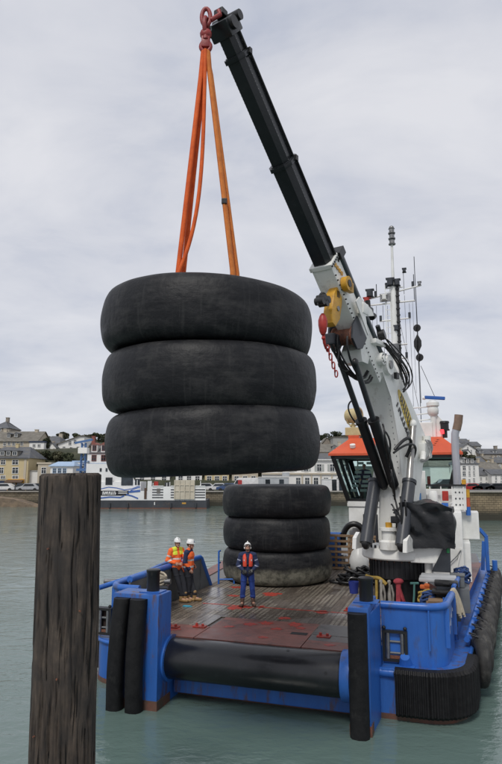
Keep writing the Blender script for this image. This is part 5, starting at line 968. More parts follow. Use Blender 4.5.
# pair of outer-boom cylinders: black barrels low, slim rods high
for s_ in (-1, 1):
    y = s_ * .165; top = Vector((3.15, y * 1.3, 8.32)) - bn * .12; bot = Vector((.55, y, 4.85)); mid = top.lerp(bot, .44)
    c = MB().cyl(mid, bot, .15, n=20).build('boom_cylinder', BLACKR, CR, 50); MB().cyl(top, mid, .085, n=14).build('piston_rod', mat('rod_grey', (.035, .038, .042), .3, None, 6, .4), c, 50)
    MB().cyl(mid + (bot - mid) * .0, mid + (bot - mid) * .04, .18, n=20).build('gland', BLACKP, c, 50); MB().sph(top, .13, (1, .7, 1)).build('rod_eye', BLACKP, c, 60); MB().sph(bot, .17, (1, .7, 1)).build('barrel_eye', BLACKP, c, 60)
k = MB(); rg = random.Random(2)
for i in range(9):
    a = Vector((1.9 - .1 * i * .6, .42, 6.6 - .17 * i)); k.tube(bez(a, a + Vector((rg.uniform(-.2, .3), .18, -.2)), a + Vector((rg.uniform(-.3, .2), .1, -.6)), a + Vector((-.35, -.05, -.8)), 8), .028, 6)
k.tube(bez((1.0, .4, 5.9), (.6, .75, 6.5), (.1, .75, 6.3), (.2, .45, 5.7)), .05, 8); k.tube(bez((1.1, .4, 5.8), (.5, .8, 6.3), (-.2, .8, 6.1), (-.3, .45, 5.6)), .035, 8)
k.tube(bez((1.9, -.4, 7.4), (2.3, -.55, 7.3), (2.4, -.5, 7.0), (2.0, -.4, 6.7)), .025, 6); k.build('cylinder_hose', HOSE, CR, 60)
# two lift cylinders from the ring up to the boom
for s_ in (-1, 1):
    y = s_ * .62 + (.14 if s_ < 0 else 0); bot = Vector((1.3, y, 3.15)); mid = Vector((.5, y, 4.9)); top = Vector((-.35, y * .85, 6.75))
    c = MB().cyl(bot, mid, .19, n=22).build('lift_cylinder', mat('lift_grey', (.05, .055, .065), .38, (.038, .042, .05), 3, .5, dirt=(.1, .1, .1), dscale=5, dpos=(.6, .75), damt=.4), CR, 50)
    MB().cyl(mid, mid + (mid - bot).normalized() * .1, .215, n=22).build('gland', DKGREY, c, 50); MB().cyl(mid, top, .1, n=16).build('piston_rod', mat('rod_steel', (.34, .33, .31), .3, metal=.6), c, 50); MB().sph(top, .16, (1, .7, 1)).build('rod_eye', CRANEW, c, 60); MB().sph(bot, .19, (1, .7, 1)).build('barrel_eye', BLACKP, c, 60)
k = MB(); rg = random.Random(4)
for i in range(10):
    a = Vector((.85 + rg.uniform(-.2, .25), .3 + rg.uniform(-.1, .5), 4.1 + rg.uniform(-.3, .5))); b = Vector((.9 + rg.uniform(-.3, .2), .55 + rg.uniform(-.35, .3), 3.1)); k.tube(bez(a, a + Vector((.3, .15, .1)), b + Vector((.25, .1, .5)), b, 10), rg.uniform(.022, .04), 6)
k.box((.95, .25, 3.75), (1.15, .5, 3.95), .02).box((.7, .5, 4.1), (.9, .7, 4.35), .03); k.build('base_hose', HOSE, CR, 60)
MB().sph((.2, .45, 4.6), .05).build('lug', YEL, CR); k = MB(); k.box((-1.9, .36, 5.7), (-1.2, .6, 6.2), .06).cyl((-1.7, .5, 6.0), (-1.7, .5, 6.45), .13, n=14).cyl((-1.3, .5, 5.9), (-1.0, .55, 5.6), .1, n=12); k.build('valve_block', CRANEW, CR, 50)
k = MB(); [k.tube(bez((-1.7 + .12 * i, .6, 6.3), (-1.6 + .1 * i, .8, 6.0), (-1.2, .8, 5.9 - .1 * i), (-1.1 + .1 * i, .6, 5.6)), .022, 6) for i in range(5)]; k.build('valve_hose', STEEL, CR, 60)

# hook chain at the tip: swivel links, hook; then the two slings
HP = Vector((-.95, 11.35, 14.29))
HK = empty('lifting_hook', 'red lifting hook and chain links hanging from the crane boom tip', 'hook', HP)
LINKR = mat('hook_red', (.30, .028, .025), .45, (.2, .02, .02), 5, .7, .003, 20)
for i, (dz, rr, hh, rot) in enumerate(((.42, .09, .2, 0), (.2, .1, .2, 1.3))):
    MB().tube([Vector((rr * cos(a) * cos(rot), rr * cos(a) * sin(rot), dz + hh * sin(a))) for a in [2 * pi * j / 18 for j in range(18)]], .045, 8, True).build('chain_link', LINKR, HK, 60)
k = MB(); k.cyl((0, 0, -.12), (0, 0, .05), .085, n=14).sph((0, 0, .02), .13, (1, .8, 1)).box((-.09, -.06, -.3), (.09, .06, -.02), .03); k.build('swivel', LINKR, HK, 50)
MB().tube([Vector((.1 * cos(a), 0, -.27 + .12 * sin(a))) for a in [2 * pi * j / 16 for j in range(16)]], .045, 8, True).build('hook_eye', LINKR, HK, 60)
MB().tube([(.1, 0, .35), (.3, .02, .5), bp(0) * 0 + Vector((.26, .05, .62))], .05, 8).build('shackle', LINKR, HK, 60)
def sling_mat(nm, c1, c2): return mat(nm, c1, .75, c2, 5, .8, .004, 60, dirt=(.10, .06, .04), dscale=6, dpos=(.58, .75), damt=.4, spec=.25)
SO = sling_mat('sling_orange', (.72, .135, .03), (.56, .09, .02)); SO2 = sling_mat('sling_faded_orange', (.70, .23, .055), (.56, .165, .04))
hk = HP + Vector((0, 0, -.38))
k = MB(); k.tube([hk + Vector((-.05, 0, 0)), hk + Vector((-.09, -.03, -.6)), Vector((-1.44, 11.3, 9.0)), Vector((-1.5, 11.3, 8.0)), Vector((-1.45, 11.3, 5.4))], .06, 8, flat=(1.0, .8)); k.tube([hk + Vector((-.0, .05, 0)), hk + Vector((-.04, .05, -.6)), Vector((-1.36, 11.5, 9.0)), Vector((-1.4, 11.5, 8.0)), Vector((-1.36, 11.5, 5.4))], .05, 8)
k.build('sling', SO, None, 60, label='taut bright orange round sling on the left side of the hook', category='sling', group='slings on the crane hook')
k = MB(); k.tube(bez(hk + Vector((.0, -.06, .0)), hk + Vector((-.02, -.08, -2.6)), Vector((-.95, 11.22, 10.2)), Vector((-1.42, 11.2, 9.0)), 18) + [Vector((-1.45, 11.2, 8.0)), Vector((-1.42, 11.2, 5.4))], .04, 8)
k.build('sling', SO, None, 60, label='slack orange sling curving down between the two taut slings', category='sling', group='slings on the crane hook')
k = MB(); k.tube([hk + Vector((.05, 0, 0)), hk + Vector((.09, -.02, -.5)), Vector((-.36, 11.3, 9.1)), Vector((-.33, 11.3, 8.0)), Vector((-.35, 11.3, 5.4))], .075, 8, flat=(1.0, .6)); k.tube([hk + Vector((.02, .06, 0)), hk + Vector((.12, .06, -.5)), Vector((-.27, 11.45, 9.1)), Vector((-.22, 11.45, 8.0)), Vector((-.24, 11.45, 5.4))], .07, 8, flat=(1, .6))
sr = k.build('sling', SO2, None, 60, label='faded orange doubled sling on the right side of the hook', category='sling', group='slings on the crane hook')
q = hk.lerp(Vector((-.36, 11.3, 9.1)), .7); MB().box((-.05, -.09, -.06), (.06, -.03, .05), .01, M=Matrix.Translation(q)).build('sling_tag', BLACKP, sr)
# ------------------------------------------------------------------ giant tyres
def tyre_mat(name, moss=False):
    m = bpy.data.materials.new(name); m.use_nodes = True; t = m.node_tree; L = t.links; p = t.nodes['Principled BSDF']; p.inputs['Specular IOR Level'].default_value = .22
    c = nd(t, 'ShaderNodeTexCoord'); sp = nd(t, 'ShaderNodeSeparateXYZ'); L.new(c.outputs['Object'], sp.inputs[0])
    def mth(op, *a):
        x = nd(t, 'ShaderNodeMath', operation=op)
        for i, v in enumerate(a):
            if isinstance(v, (int, float)): x.inputs[i].default_value = v
            else: L.new(v, x.inputs[i])
        return x.outputs[0]
    oi = nd(t, 'ShaderNodeObjectInfo')
    an = mth('ARCTAN2', sp.outputs[1], sp.outputs[0]); cb = nd(t, 'ShaderNodeCombineXYZ')
    L.new(mth('MULTIPLY', mth('SINE', an), 3.0), cb.inputs[0]); L.new(mth('MULTIPLY', mth('COSINE', an), 3.0), cb.inputs[1]); L.new(mth('MULTIPLY_ADD', sp.outputs[2], 7.0, mth('MULTIPLY', oi.outputs['Random'], 50)), cb.inputs[2])
    n = nd(t, 'ShaderNodeTexNoise'); n.inputs['Scale'].default_value = 1.0; n.inputs['Detail'].default_value = 7; n.inputs['Roughness'].default_value = .65; L.new(cb.outputs[0], n.inputs['Vector'])
    cr = nd(t, 'ShaderNodeValToRGB'); E_ = cr.color_ramp.elements; E_[0].position = .32; E_[0].color = (.007, .0074, .009, 1); E_[1].position = .74; E_[1].color = (.0165, .0172, .0195, 1); L.new(n.outputs[0], cr.inputs[0])
    n2 = nd(t, 'ShaderNodeTexNoise'); n2.inputs['Scale'].default_value = 1.4; n2.inputs['Detail'].default_value = 9; n2.inputs['Roughness'].default_value = .72
    ov = nd(t, 'ShaderNodeVectorMath', operation='ADD'); L.new(c.outputs['Object'], ov.inputs[0]); os_ = nd(t, 'ShaderNodeVectorMath', operation='SCALE'); os_.inputs[0].default_value = (9, 4, 7); L.new(oi.outputs['Random'], os_.inputs[3]); L.new(os_.outputs[0], ov.inputs[1]); L.new(ov.outputs[0], n2.inputs['Vector'])
    r2 = nd(t, 'ShaderNodeMapRange'); r2.inputs[1].default_value = .53; r2.inputs[2].default_value = .66; r2.inputs[4].default_value = .55; L.new(mth('MULTIPLY_ADD', n.outputs[0], .35, mth('MULTIPLY', n2.outputs[0], .72)), r2.inputs[0])
    k = nd(t, 'ShaderNodeMix', data_type='RGBA'); L.new(r2.outputs[0], k.inputs[0]); L.new(cr.outputs[0], k.inputs[6]); k.inputs[7].default_value = (.046, .045, .044, 1)
    # vertical drip streaks
    cb2 = nd(t, 'ShaderNodeCombineXYZ'); L.new(mth('MULTIPLY', mth('SINE', an), 26.0), cb2.inputs[0]); L.new(mth('MULTIPLY', mth('COSINE', an), 26.0), cb2.inputs[1]); L.new(mth('MULTIPLY_ADD', sp.outputs[2], 1.2, mth('MULTIPLY', oi.outputs['Random'], 31)), cb2.inputs[2])
    n3 = nd(t, 'ShaderNodeTexNoise'); n3.inputs['Scale'].default_value = 1; n3.inputs['Detail'].default_value = 4; L.new(cb2.outputs[0], n3.inputs['Vector'])
    r3 = nd(t, 'ShaderNodeMapRange'); r3.inputs[1].default_value = .57; r3.inputs[2].default_value = .72; r3.inputs[4].default_value = .4; L.new(n3.outputs[0], r3.inputs[0])
    k2 = nd(t, 'ShaderNodeMix', data_type='RGBA'); L.new(r3.outputs[0], k2.inputs[0]); L.new(k.outputs[2], k2.inputs[6]); k2.inputs[7].default_value = (.042, .042, .042, 1); out = k2.outputs[2]
    if moss:
        mr = nd(t, 'ShaderNodeMapRange'); mr.inputs[1].default_value = .72; mr.inputs[2].default_value = .5; L.new(mth('ADD', sp.outputs[2], mth('MULTIPLY_ADD', n2.outputs[0], .7, -.28)), mr.inputs[0])
        k3 = nd(t, 'ShaderNodeMix', data_type='RGBA'); cr3 = nd(t, 'ShaderNodeValToRGB'); E3 = cr3.color_ramp.elements; E3[0].position = .35; E3[0].color = (.06, .06, .047, 1); E3[1].position = .6; E3[1].color = (.23, .22, .175, 1)
        n5 = nd(t, 'ShaderNodeTexNoise'); n5.inputs['Scale'].default_value = 5; n5.inputs['Detail'].default_value = 8; n5.inputs['Roughness'].default_value = .7; L.new(c.outputs['Object'], n5.inputs['Vector']); L.new(n5.outputs[0], cr3.inputs[0])
        L.new(mth('MULTIPLY', mr.outputs[0], .9), k3.inputs[0]); L.new(out, k3.inputs[6]); L.new(cr3.outputs[0], k3.inputs[7]); out = k3.outputs[2]
    L.new(out, p.inputs['Base Color'])
    rr = nd(t, 'ShaderNodeMapRange'); rr.inputs[3].default_value = .38; rr.inputs[4].default_value = .62; L.new(n.outputs[0], rr.inputs[0]); L.new(rr.outputs[0], p.inputs['Roughness'])
    b = nd(t, 'ShaderNodeBump'); b.inputs['Distance'].default_value = .009; L.new(n.outputs[0], b.inputs['Height']); b2 = nd(t, 'ShaderNodeBump'); b2.inputs['Distance'].default_value = .012
    n4 = nd(t, 'ShaderNodeTexNoise'); n4.inputs['Scale'].default_value = 9; n4.inputs['Detail'].default_value = 6; L.new(ov.outputs[0], n4.inputs['Vector']); L.new(n4.outputs[0], b2.inputs['Height']); L.new(b.outputs[0], b2.inputs['Normal']); L.new(b2.outputs[0], p.inputs['Normal'])
    return m
TYM = tyre_mat('worn_giant_tyre'); TYMOSS = tyre_mat('mossy_giant_tyre', True)
TH_ = 1.16
prof = [(1.02, .36), (1.0, .24), (1.06, .17), (1.2, .10), (1.42, .03), (1.62, .0), (1.77, .016), (1.865, .065), (1.925, .14), (1.962, .24), (1.986, .37), (1.998, .48), (2.002, .58)]
prof = prof + [(r, TH_ - z) for r, z in prof[-2::-1]]
inner = [(1.1, TH_ - .34), (1.3, TH_ - .2), (1.6, TH_ - .14), (1.8, TH_ - .3), (1.88, .58), (1.8, .3), (1.6, .14), (1.3, .2), (1.1, .34)]
def tyre(name, m, loc, rot, label, group, seed, rings=()):
    bm = bmesh.new(); n = 128; allp = prof + inner; R_ = []
    for (r, z) in allp:
        row = []
        for k in range(n):
            a = 2 * pi * k / n; x, y = cos(a), sin(a)
            d = 0; outer = r > 1.7
            if outer:
                d += .03 * noise.noise((x * 1.3 + seed * 7, y * 1.3, z * .8)) + .012 * noise.noise((x * 5 + seed * 3, y * 5, z * 5))
                sag = .02 * sin(a * 2 + seed)
                d += sag
                # shallow circumferential wear grooves of the bald tread
                for zr in (.36, .56, .8):
                    if abs(z - zr) < .05: d -= .0
            row.append(bm.verts.new(((r + d) * x, (r + d) * y, z + .012 * noise.noise((x * 2 + seed, y * 2, r)))))
        R_.append(row)
    m_ = len(allp)
    for i in range(m_):
        A = R_[i]; B_ = R_[(i + 1) % m_]
        for k in range(n): bm.faces.new((A[k], A[(k + 1) % n], B_[(k + 1) % n], B_[k]))
    b_ = MB(); b_.bm.free(); b_.bm = bm
    sub = b_.build(name, m, None, 180, loc, label=label, category='tyre', group=group); sub.rotation_euler = rot
    md = sub.modifiers.new('smooth', 'SUBSURF'); md.levels = 1; md.render_levels = 1
    return sub
SC = bw(-1.72, 8.37, 1.402)
GD = 'giant tyres stacked on the deck'; GH = 'giant tyres hanging from the crane'
tyre('giant_tyre', TYMOSS, (SC.x, SC.y, SC.z + .012), (0, 0, .3), 'bottom tyre of the deck stack with grey green algae band round it', GD, 1)
tyre('giant_tyre', TYM, (SC.x - .03, SC.y, SC.z + TH_ - .035), (0, 0, 2.1), 'middle black tyre of the stack standing on the deck', GD, 2)
tyre('giant_tyre', TYM, (SC.x - .04, SC.y + .02, SC.z + 2 * TH_ - .08), (0, .0, 4.0), 'top black tyre of the stack standing on the deck', GD, 3)
hz = 5.17; tl_ = -.035
for i, (x, lb) in enumerate(((-.70, 'lowest tyre of the three hanging in the orange slings'), (-.775, 'middle tyre of the three hanging in the orange slings'), (-.85, 'uppermost tyre of the hanging stack just under the orange slings'))):
    tyre('giant_tyre', TYM, (x, 11.35, hz + i * (TH_ - .07)), (.0, tl_ - (.01 if i == 0 else 0), 1.3 * i + .5), lb, GH, 11 + i)

# ------------------------------------------------------------------ wooden mooring pile in the foreground
def pile_mat():
    m = bpy.data.materials.new('weathered_pile_wood'); m.use_nodes = True; t = m.node_tree; L = t.links; p = t.nodes['Principled BSDF']; p.inputs['Roughness'].default_value = .78; p.inputs['Specular IOR Level'].default_value = .3
    c = nd(t, 'ShaderNodeTexCoord'); mp_ = nd(t, 'ShaderNodeMapping'); mp_.inputs['Scale'].default_value = (7, 7, .9); L.new(c.outputs['Object'], mp_.inputs[0])
    n = nd(t, 'ShaderNodeTexNoise'); n.inputs['Scale'].default_value = 1.3; n.inputs['Detail'].default_value = 9; n.inputs['Roughness'].default_value = .68; L.new(mp_.outputs[0], n.inputs['Vector'])
    cr = nd(t, 'ShaderNodeValToRGB'); E_ = cr.color_ramp.elements; E_[0].position = .33; E_[0].color = (.010, .009, .009, 1); E_[1].position = .72; E_[1].color = (.145, .112, .086, 1); e = E_.new(.5); e.color = (.066, .052, .042, 1); L.new(n.outputs[0], cr.inputs[0])
    n2 = nd(t, 'ShaderNodeTexNoise'); n2.inputs['Scale'].default_value = 1.3; n2.inputs['Detail'].default_value = 7; n2.inputs['Roughness'].default_value = .7; L.new(c.outputs['Object'], n2.inputs['Vector'])
    r2 = nd(t, 'ShaderNodeMapRange'); r2.inputs[1].default_value = .42; r2.inputs[2].default_value = .62; r2.inputs[4].default_value = .8; L.new(n2.outputs[0], r2.inputs[0])
    k = nd(t, 'ShaderNodeMix', data_type='RGBA'); L.new(r2.outputs[0], k.inputs[0]); L.new(cr.outputs[0], k.inputs[6]); k.inputs[7].default_value = (.03, .027, .026, 1)
    # tarred dark band near the top and down the right side; browner low down
    sp = nd(t, 'ShaderNodeSeparateXYZ'); L.new(c.outputs['Object'], sp.inputs[0])
    mr = nd(t, 'ShaderNodeMapRange'); mr.inputs[1].default_value = 2.6; mr.inputs[2].default_value = .2; ad = nd(t, 'ShaderNodeMath', operation='MULTIPLY_ADD'); L.new(n2.outputs[0], ad.inputs[0]); ad.inputs[1].default_value = 3.0; ad2 = nd(t, 'ShaderNodeMath', operation='SUBTRACT'); L.new(sp.outputs[2], ad2.inputs[0]); ad2.inputs[1].default_value = 1.2; L.new(ad2.outputs[0], ad.inputs[2]); L.new(ad.outputs[0], mr.inputs[0])
    k2 = nd(t, 'ShaderNodeMix', data_type='RGBA', blend_type='MIX'); s_ = nd(t, 'ShaderNodeMath', operation='MULTIPLY'); L.new(mr.outputs[0], s_.inputs[0]); s_.inputs[1].default_value = .6; L.new(s_.outputs[0], k2.inputs[0]); L.new(k.outputs[2], k2.inputs[6])
    cr2 = nd(t, 'ShaderNodeValToRGB'); F_ = cr2.color_ramp.elements; F_[0].position = .35; F_[0].color = (.03, .022, .017, 1); F_[1].position = .7; F_[1].color = (.13, .085, .055, 1); L.new(n.outputs[0], cr2.inputs[0]); L.new(cr2.outputs[0], k2.inputs[7])
    mq = nd(t, 'ShaderNodeMapping'); mq.inputs['Scale'].default_value = (15, 15, .75); L.new(c.outputs['Object'], mq.inputs[0]); nq = nd(t, 'ShaderNodeTexNoise'); nq.inputs['Scale'].default_value = 1; nq.inputs['Detail'].default_value = 3; L.new(mq.outputs[0], nq.inputs['Vector'])
    rq = nd(t, 'ShaderNodeMapRange'); rq.inputs[1].default_value = .33; rq.inputs[2].default_value = .39; L.new(nq.outputs[0], rq.inputs[0])
    kq = nd(t, 'ShaderNodeMix', data_type='RGBA'); L.new(rq.outputs[0], kq.inputs[0]); kq.inputs[6].default_value = (.006, .0055, .005, 1); L.new(k2.outputs[2], kq.inputs[7])
    L.new(kq.outputs[2], p.inputs['Base Color']); b = nd(t, 'ShaderNodeBump'); b.inputs['Distance'].default_value = .012; L.new(n.outputs[0], b.inputs['Height'])
    bq = nd(t, 'ShaderNodeBump'); bq.inputs['Distance'].default_value = .02; L.new(rq.outputs[0], bq.inputs['Height']); L.new(b.outputs[0], bq.inputs['Normal']); L.new(bq.outputs[0], p.inputs['Normal']); return m
PM = pile_mat(); PLN = empty('mooring_pile', 'thick weathered wooden pile standing in the water in the left foreground', 'pile', (-2.445, 8.5, 0))
bm = bmesh.new(); n = 360; zs = [-2.5 + .04 * i for i in range(int((5.17 + 2.5) / .04) + 1)]; R_ = []
rg = random.Random(12); cracks = []
for i in range(300): cracks.append((rg.uniform(0, 2 * pi), rg.uniform(.3, 5.2), rg.uniform(.07, .5), rg.uniform(.012, .035), rg.uniform(.016, .03)))
for zi, z in enumerate(zs):
    row = []
    cz = [(a + .03 * sin(z * 5 + c0), dp * (1 - ((z - c0) / h) ** 2), wd) for a, c0, h, dp, wd in cracks if abs(z - c0) < h]
    for kk in range(n):
        a = 2 * pi * kk / n; r = .414 + .004 * (5 - z) * .5 + .008 * noise.noise((cos(a) * 2, sin(a) * 2, z * .7)) + .006 * noise.noise((cos(a) * 14, sin(a) * 14, z * .9))
        for ca_, dp, wd in cz:
            dd = abs((a - ca_ + pi) % (2 * pi) - pi)
            if dd < wd * 2: r -= dp * max(0, 1 - dd / (wd * 1.6))
        top = z + (.02 * noise.noise((cos(a) * 3, sin(a) * 3, 5)) + .03 * min(0, noise.noise((cos(a) * 9, sin(a) * 9, 2))) - .002 if zi == len(zs) - 1 else 0)
        row.append(bm.verts.new((r * cos(a), r * sin(a), top)))
    R_.append(row)
for i in range(len(zs) - 1):
    for kk in range(n): bm.faces.new((R_[i][kk], R_[i][(kk + 1) % n], R_[i + 1][(kk + 1) % n], R_[i + 1][kk]))
cen = bm.verts.new((0, 0, 5.17)); mid = [bm.verts.new((v.co.x * .9, v.co.y * .9, 5.175)) for v in R_[-1]]
for kk in range(n): bm.faces.new((R_[-1][kk], R_[-1][(kk + 1) % n], mid[(kk + 1) % n], mid[kk])); bm.faces.new((mid[kk], mid[(kk + 1) % n], cen))
b_ = MB(); b_.bm.free(); b_.bm = bm; o = b_.build('shaft', PM, PLN, 50); PLN.rotation_euler = (0, radians(-.9), 0)
for z, a in ((4.2, -1.9), (2.6, -1.5), (3.4, -.9), (1.9, -2.2)): MB().cyl((.43 * cos(a), .43 * sin(a), z), (.455 * cos(a), .455 * sin(a), z), .012, n=8).build('bolt', RUST, PLN)

# ------------------------------------------------------------------ tyre fenders along the starboard side
ft = [(2.55, 'fender tyre nearest the ribbed bow corner on the starboard side')] + [(v, None) for v in (3.55, 4.6, 5.65, 6.75, 7.85, 8.9, 10.0, 11.1, 12.2, 13.3, 14.4)]
fb = MB(); pf = [(.30, -.13), (.36, -.17), (.46, -.165), (.54, -.12), (.565, -.05), (.555, 0), (.565, .05), (.54, .12), (.46, .165), (.36, .17), (.30, .13), (.40, .09), (.48, .04), (.48, -.04), (.40, -.09)]
fb.lathe(pf, 40, Matrix.Rotation(pi / 2, 4, 'Y'), True); fmo = fb.build('fender_tyre', TYREF, None, 50); fme = fmo.data; bpy.data.objects.remove(fmo)
ords = ['second', 'third', 'fourth', 'fifth', 'sixth', 'seventh', 'eighth', 'ninth', 'tenth', 'eleventh', 'twelfth', 'thirteenth']
for i, (v, lb) in enumerate(ft):
    p = bw(hb(v) + .1, v, .72 + .05 * noise.noise((v, 3, 1))); lab = lb or ('old fender tyre, last in the row towards the stern' if i == len(ft) - 1 else 'old fender tyre, %s from the bow corner along the starboard side' % ords[i - 1])
    e = empty('fender_tyre', lab, 'tyre', p, -TH - .088 + .28 + .12 * noise.noise((v, 0, 0)), 'tyre fenders hung along the starboard side')
    o = link('carcass', fme, e); o.scale = (.85, 1 + .05 * noise.noise((v, 9, 0)), 1 + .04 * noise.noise((v, 2, 5))); o.rotation_euler = (v * 2.3, .05 * sin(v * 5), 0)
    MB().tube([(-.2, -.12, .62), (-.05, -.12, .58), (.0, -.12, .5), (-.02, -.12, .4)], .022, 6).tube([(-.2, .12, .62), (-.05, .12, .58), (.0, .12, .5), (-.02, .12, .4)], .022, 6).build('chain', BLACKP, e)
# ------------------------------------------------------------------ day shapes on their halyard
HALY = bw(3.36, 14, 0); 
def dayshape(z, kind, label, dx=0.):
    k = MB(); p = bw(3.36 + dx, 13.85, z)
    if kind == 'ball':
        for rot in (0, 1): k.lathe([(0, -.01), (.17, -.01), (.17, .01), (0, .01)], 28, Matrix.Rotation(pi / 2, 4, 'X') @ Matrix.Rotation(rot * pi / 2, 4, 'Y'))
    else:
        for rot in (0, pi / 2): k.prism([(0, -.46), (.17, -.12), (.17, .12), (0, .46), (-.17, .12), (-.17, -.12)], -.01, .01, M=Matrix.Rotation(rot, 4, 'Z') @ Matrix(((1, 0, 0, 0), (0, 0, 1, 0), (0, 1, 0, 0), (0, 0, 0, 1))))
    k.cyl((-.0, 0, -.5 if kind != 'ball' else -.2), (0, 0, .5 if kind != 'ball' else .2), .012, n=6)
    o = k.build('day_shape', BLACKP, None, None, p, label=label, category='day shape', group='black day shapes on the signal halyard'); o.rotation_euler.z = -.5; return o
dayshape(11.72, 'ball', 'uppermost black ball of the three signal shapes'); dayshape(11.0, 'diamond', 'black diamond between the two signal balls'); dayshape(10.36, 'ball', 'lowest black ball below the signal diamond', .06)
k = MB(); k.tube([HALY + Vector((0, 0, 15)), HALY + Vector((0, -.1, 11)), bw(3.4, 13.85, 8.3)], .012, 5).build('halyard', DKGREY, None, label='thin dark signal halyard carrying three black shapes beside the mast', category='rope')

# ------------------------------------------------------------------ pallets standing at the aft end of the cargo deck
def pallet(u0, v, z0, label, W=1.15, Hh=1.36, rz=0.):
    e = empty('pallet', label, 'pallet', bw(u0, v, z0), -TH + rz, 'wooden pallets standing aft of the tyres')
    for x in (.05, W / 2, W - .05): MB().box((x - .045, .02, 0), (x + .045, .12, Hh), .008).build('stringer', WOODP, e)
    for i in range(7): z = .03 + i * (Hh - .1) / 6; MB().box((0, -.004, z), (W, .018, z + .085), .006).build('slat', WOODP, e); MB().box((0, .122, z), (W, .144, z + .085), .006).build('slat', WOODP, e)
pallet(-.62, 11.05, 1.4, 'upright wooden pallet half hidden by the deck tyre stack'); pallet(.55, 11.0, 1.4, 'upright wooden pallet beside the white crane ring', 1.0)
cols = [mat('junk_' + n_, c, .7) for n_, c in (('blue', (.05, .15, .45)), ('teal', (.10, .28, .24)), ('brown', (.22, .09, .05)), ('black', (.02, .02, .022)), ('pale', (.4, .42, .42)), ('rust', (.25, .10, .05)))]
jn = ['blue folded net on top behind the pallets', 'teal fish box stacked behind the pallets', 'brown box behind the right pallet', 'black drum behind the left pallet', 'pale plastic crate low behind the pallets', 'rusty shackle box behind the right pallet']
for i, (u, z, sx_, sz_) in enumerate([(-.3, 2.45, .35, .35), (-.75, 2.35, .25, .4), (.85, 2.2, .3, .35), (-.35, 1.9, .3, .4), (-.1, 1.55, .25, .3), (.7, 1.6, .3, .4)]):
    k = MB(); k.box((-sx_, 0, 1.4 - z), (sx_, .5, sz_), .06); k.box((-sx_ - .03, -.03, sz_ - .08), (sx_ + .03, .53, sz_), .02); k.build('deck_box', cols[i], None, loc=bw(u, 11.35 + .1 * i, z), label=jn[i], category='box').rotation_euler.z = -TH
# white buoy, heap of black hose, blue bucket, hung gear
BU = MB().lathe([(0, 0), (.2, .05), (.34, .3), (.35, .55), (.25, .82), (.1, .98), (.06, 1.06), (0, 1.08)], 24).build('mooring_buoy', WHITE, None, 60, bw(1.22, 8.6, 1.62), label='white bottle shaped buoy beside the crane ring', category='buoy'); MB().tube([(.09 * cos(a), 0, 1.12 + .07 * sin(a)) for a in [2 * pi * i / 12 for i in range(12)]], .02, 6, True).build('eye', BLACKP, BU)
MB().box((-.3, -.2, 0), (.35, .3, .23), .03).build('buoy_stand', DKGREY, BU, loc=(0, 0, -.215))
rg = random.Random(8); k = MB()
for i in range(11):
    h = .06 + .45 * (i / 11) * rg.uniform(.6, 1.1); r = .62 - .4 * i / 11; ph = rg.uniform(0, 6); c = Vector((rg.uniform(-.2, .25), rg.uniform(-.2, .2), 0))
    k.tube([c + Vector((r * 1.25 * cos(a + ph) * (1 + .25 * sin(3 * a + i)), r * .8 * sin(a + ph), h + .1 * sin(2 * a + i) * (i > 1) + .04)) for a in [2 * pi * j / 20 for j in range(20)]], .05, 7, True)
k.tube(bez((-.5, 0, .06), (-1.1, -.1, .06), (-1.2, .3, .06), (-.9, .4, .06)), .045, 7)
k.build('hose_heap', HOSE, None, 60, bw(1.35, 8.2, 1.4), label='tangled heap of black hose in front of the pallets', category='hose')
BK = MB().lathe([(0, .0), (.13, 0), (.17, .36), (.16, .36), (.12, .03), (0, .03)], 20).build('bucket', mat('blue_plastic', (.025, .045, .28), .5), None, 50, bw(1.33, 6.5, 1.4), label='blue plastic bucket on the deck left of the crane pedestal', category='bucket'); MB().tube([(.17 * cos(a), 0, .36 + .14 * sin(a)) for a in [pi * i / 10 for i in range(11)]], .008, 5).build('handle', STEEL, BK)
YS = mat('yellow_strap', (.42, .29, .06), .8, (.26, .17, .04), 8, .8); RAG = mat('pink_red_cloth', (.42, .06, .075), .9, (.28, .035, .05), 6, .7); TEAL = mat('teal_rope', (.10, .26, .24), .8); GLV = mat('grey_white_rubber', (.33, .31, .28), .85, (.16, .15, .135), 6, .8)
def pd(a_, r, z): return cw(r * cos(a_), r * sin(a_), z)
ca0 = math.atan2(4.39 - 2.8, 13.62 + 6)    # bearing of the quay from the pedestal
def hang(f): return bw(2.8 + f[0], 6 + f[1], f[2])
k = MB(); k.tube(bez(hang((-.95, -.35, 2.1)), hang((-.6, -.6, 2.0)), hang((-.6, -.75, 2.25)), hang((-.3, -.85, 1.95)), 12), .055, 8); k.tube([hang((-.6, -.7, 2.05)), hang((-.6, -.74, 1.7)), hang((-.62, -.76, 1.42))], .045, 8); k.build('strap', YS, None, 60, label='yellow strap draped round the left of the crane pedestal', category='strap')
for i, x in enumerate((-.46, -.22)):
    k = MB(); c = hang((x, -.84, 0)); k.tube([c + Vector((0, 0, 2.06)), c + Vector((.01, 0, 1.9)), c + Vector((-.01, -.01, 1.7)), c + Vector((.0, -.02, 1.52)), c + Vector((.02, -.02, 1.42))], lambda t: .055 + .05 * t + .02 * sin(t * 9 + i * 2), 10, flat=(1, .6)); k.tube([c + Vector((.05, -.03, 1.95)), c + Vector((.1, -.05, 1.7)), c + Vector((.09, -.04, 1.5))], .035, 7); k.sph(c + Vector((0, 0, 2.03)), .06)
    k.build('rubber_glove', GLV, None, 60, label=('grey white rubber glove hung next to the yellow strap' if i == 0 else 'grey white rubber glove hung next to the red cloth'), category='glove', group='gloves hung on the pedestal')
k = MB(); c = hang((.05, -.9, 0))
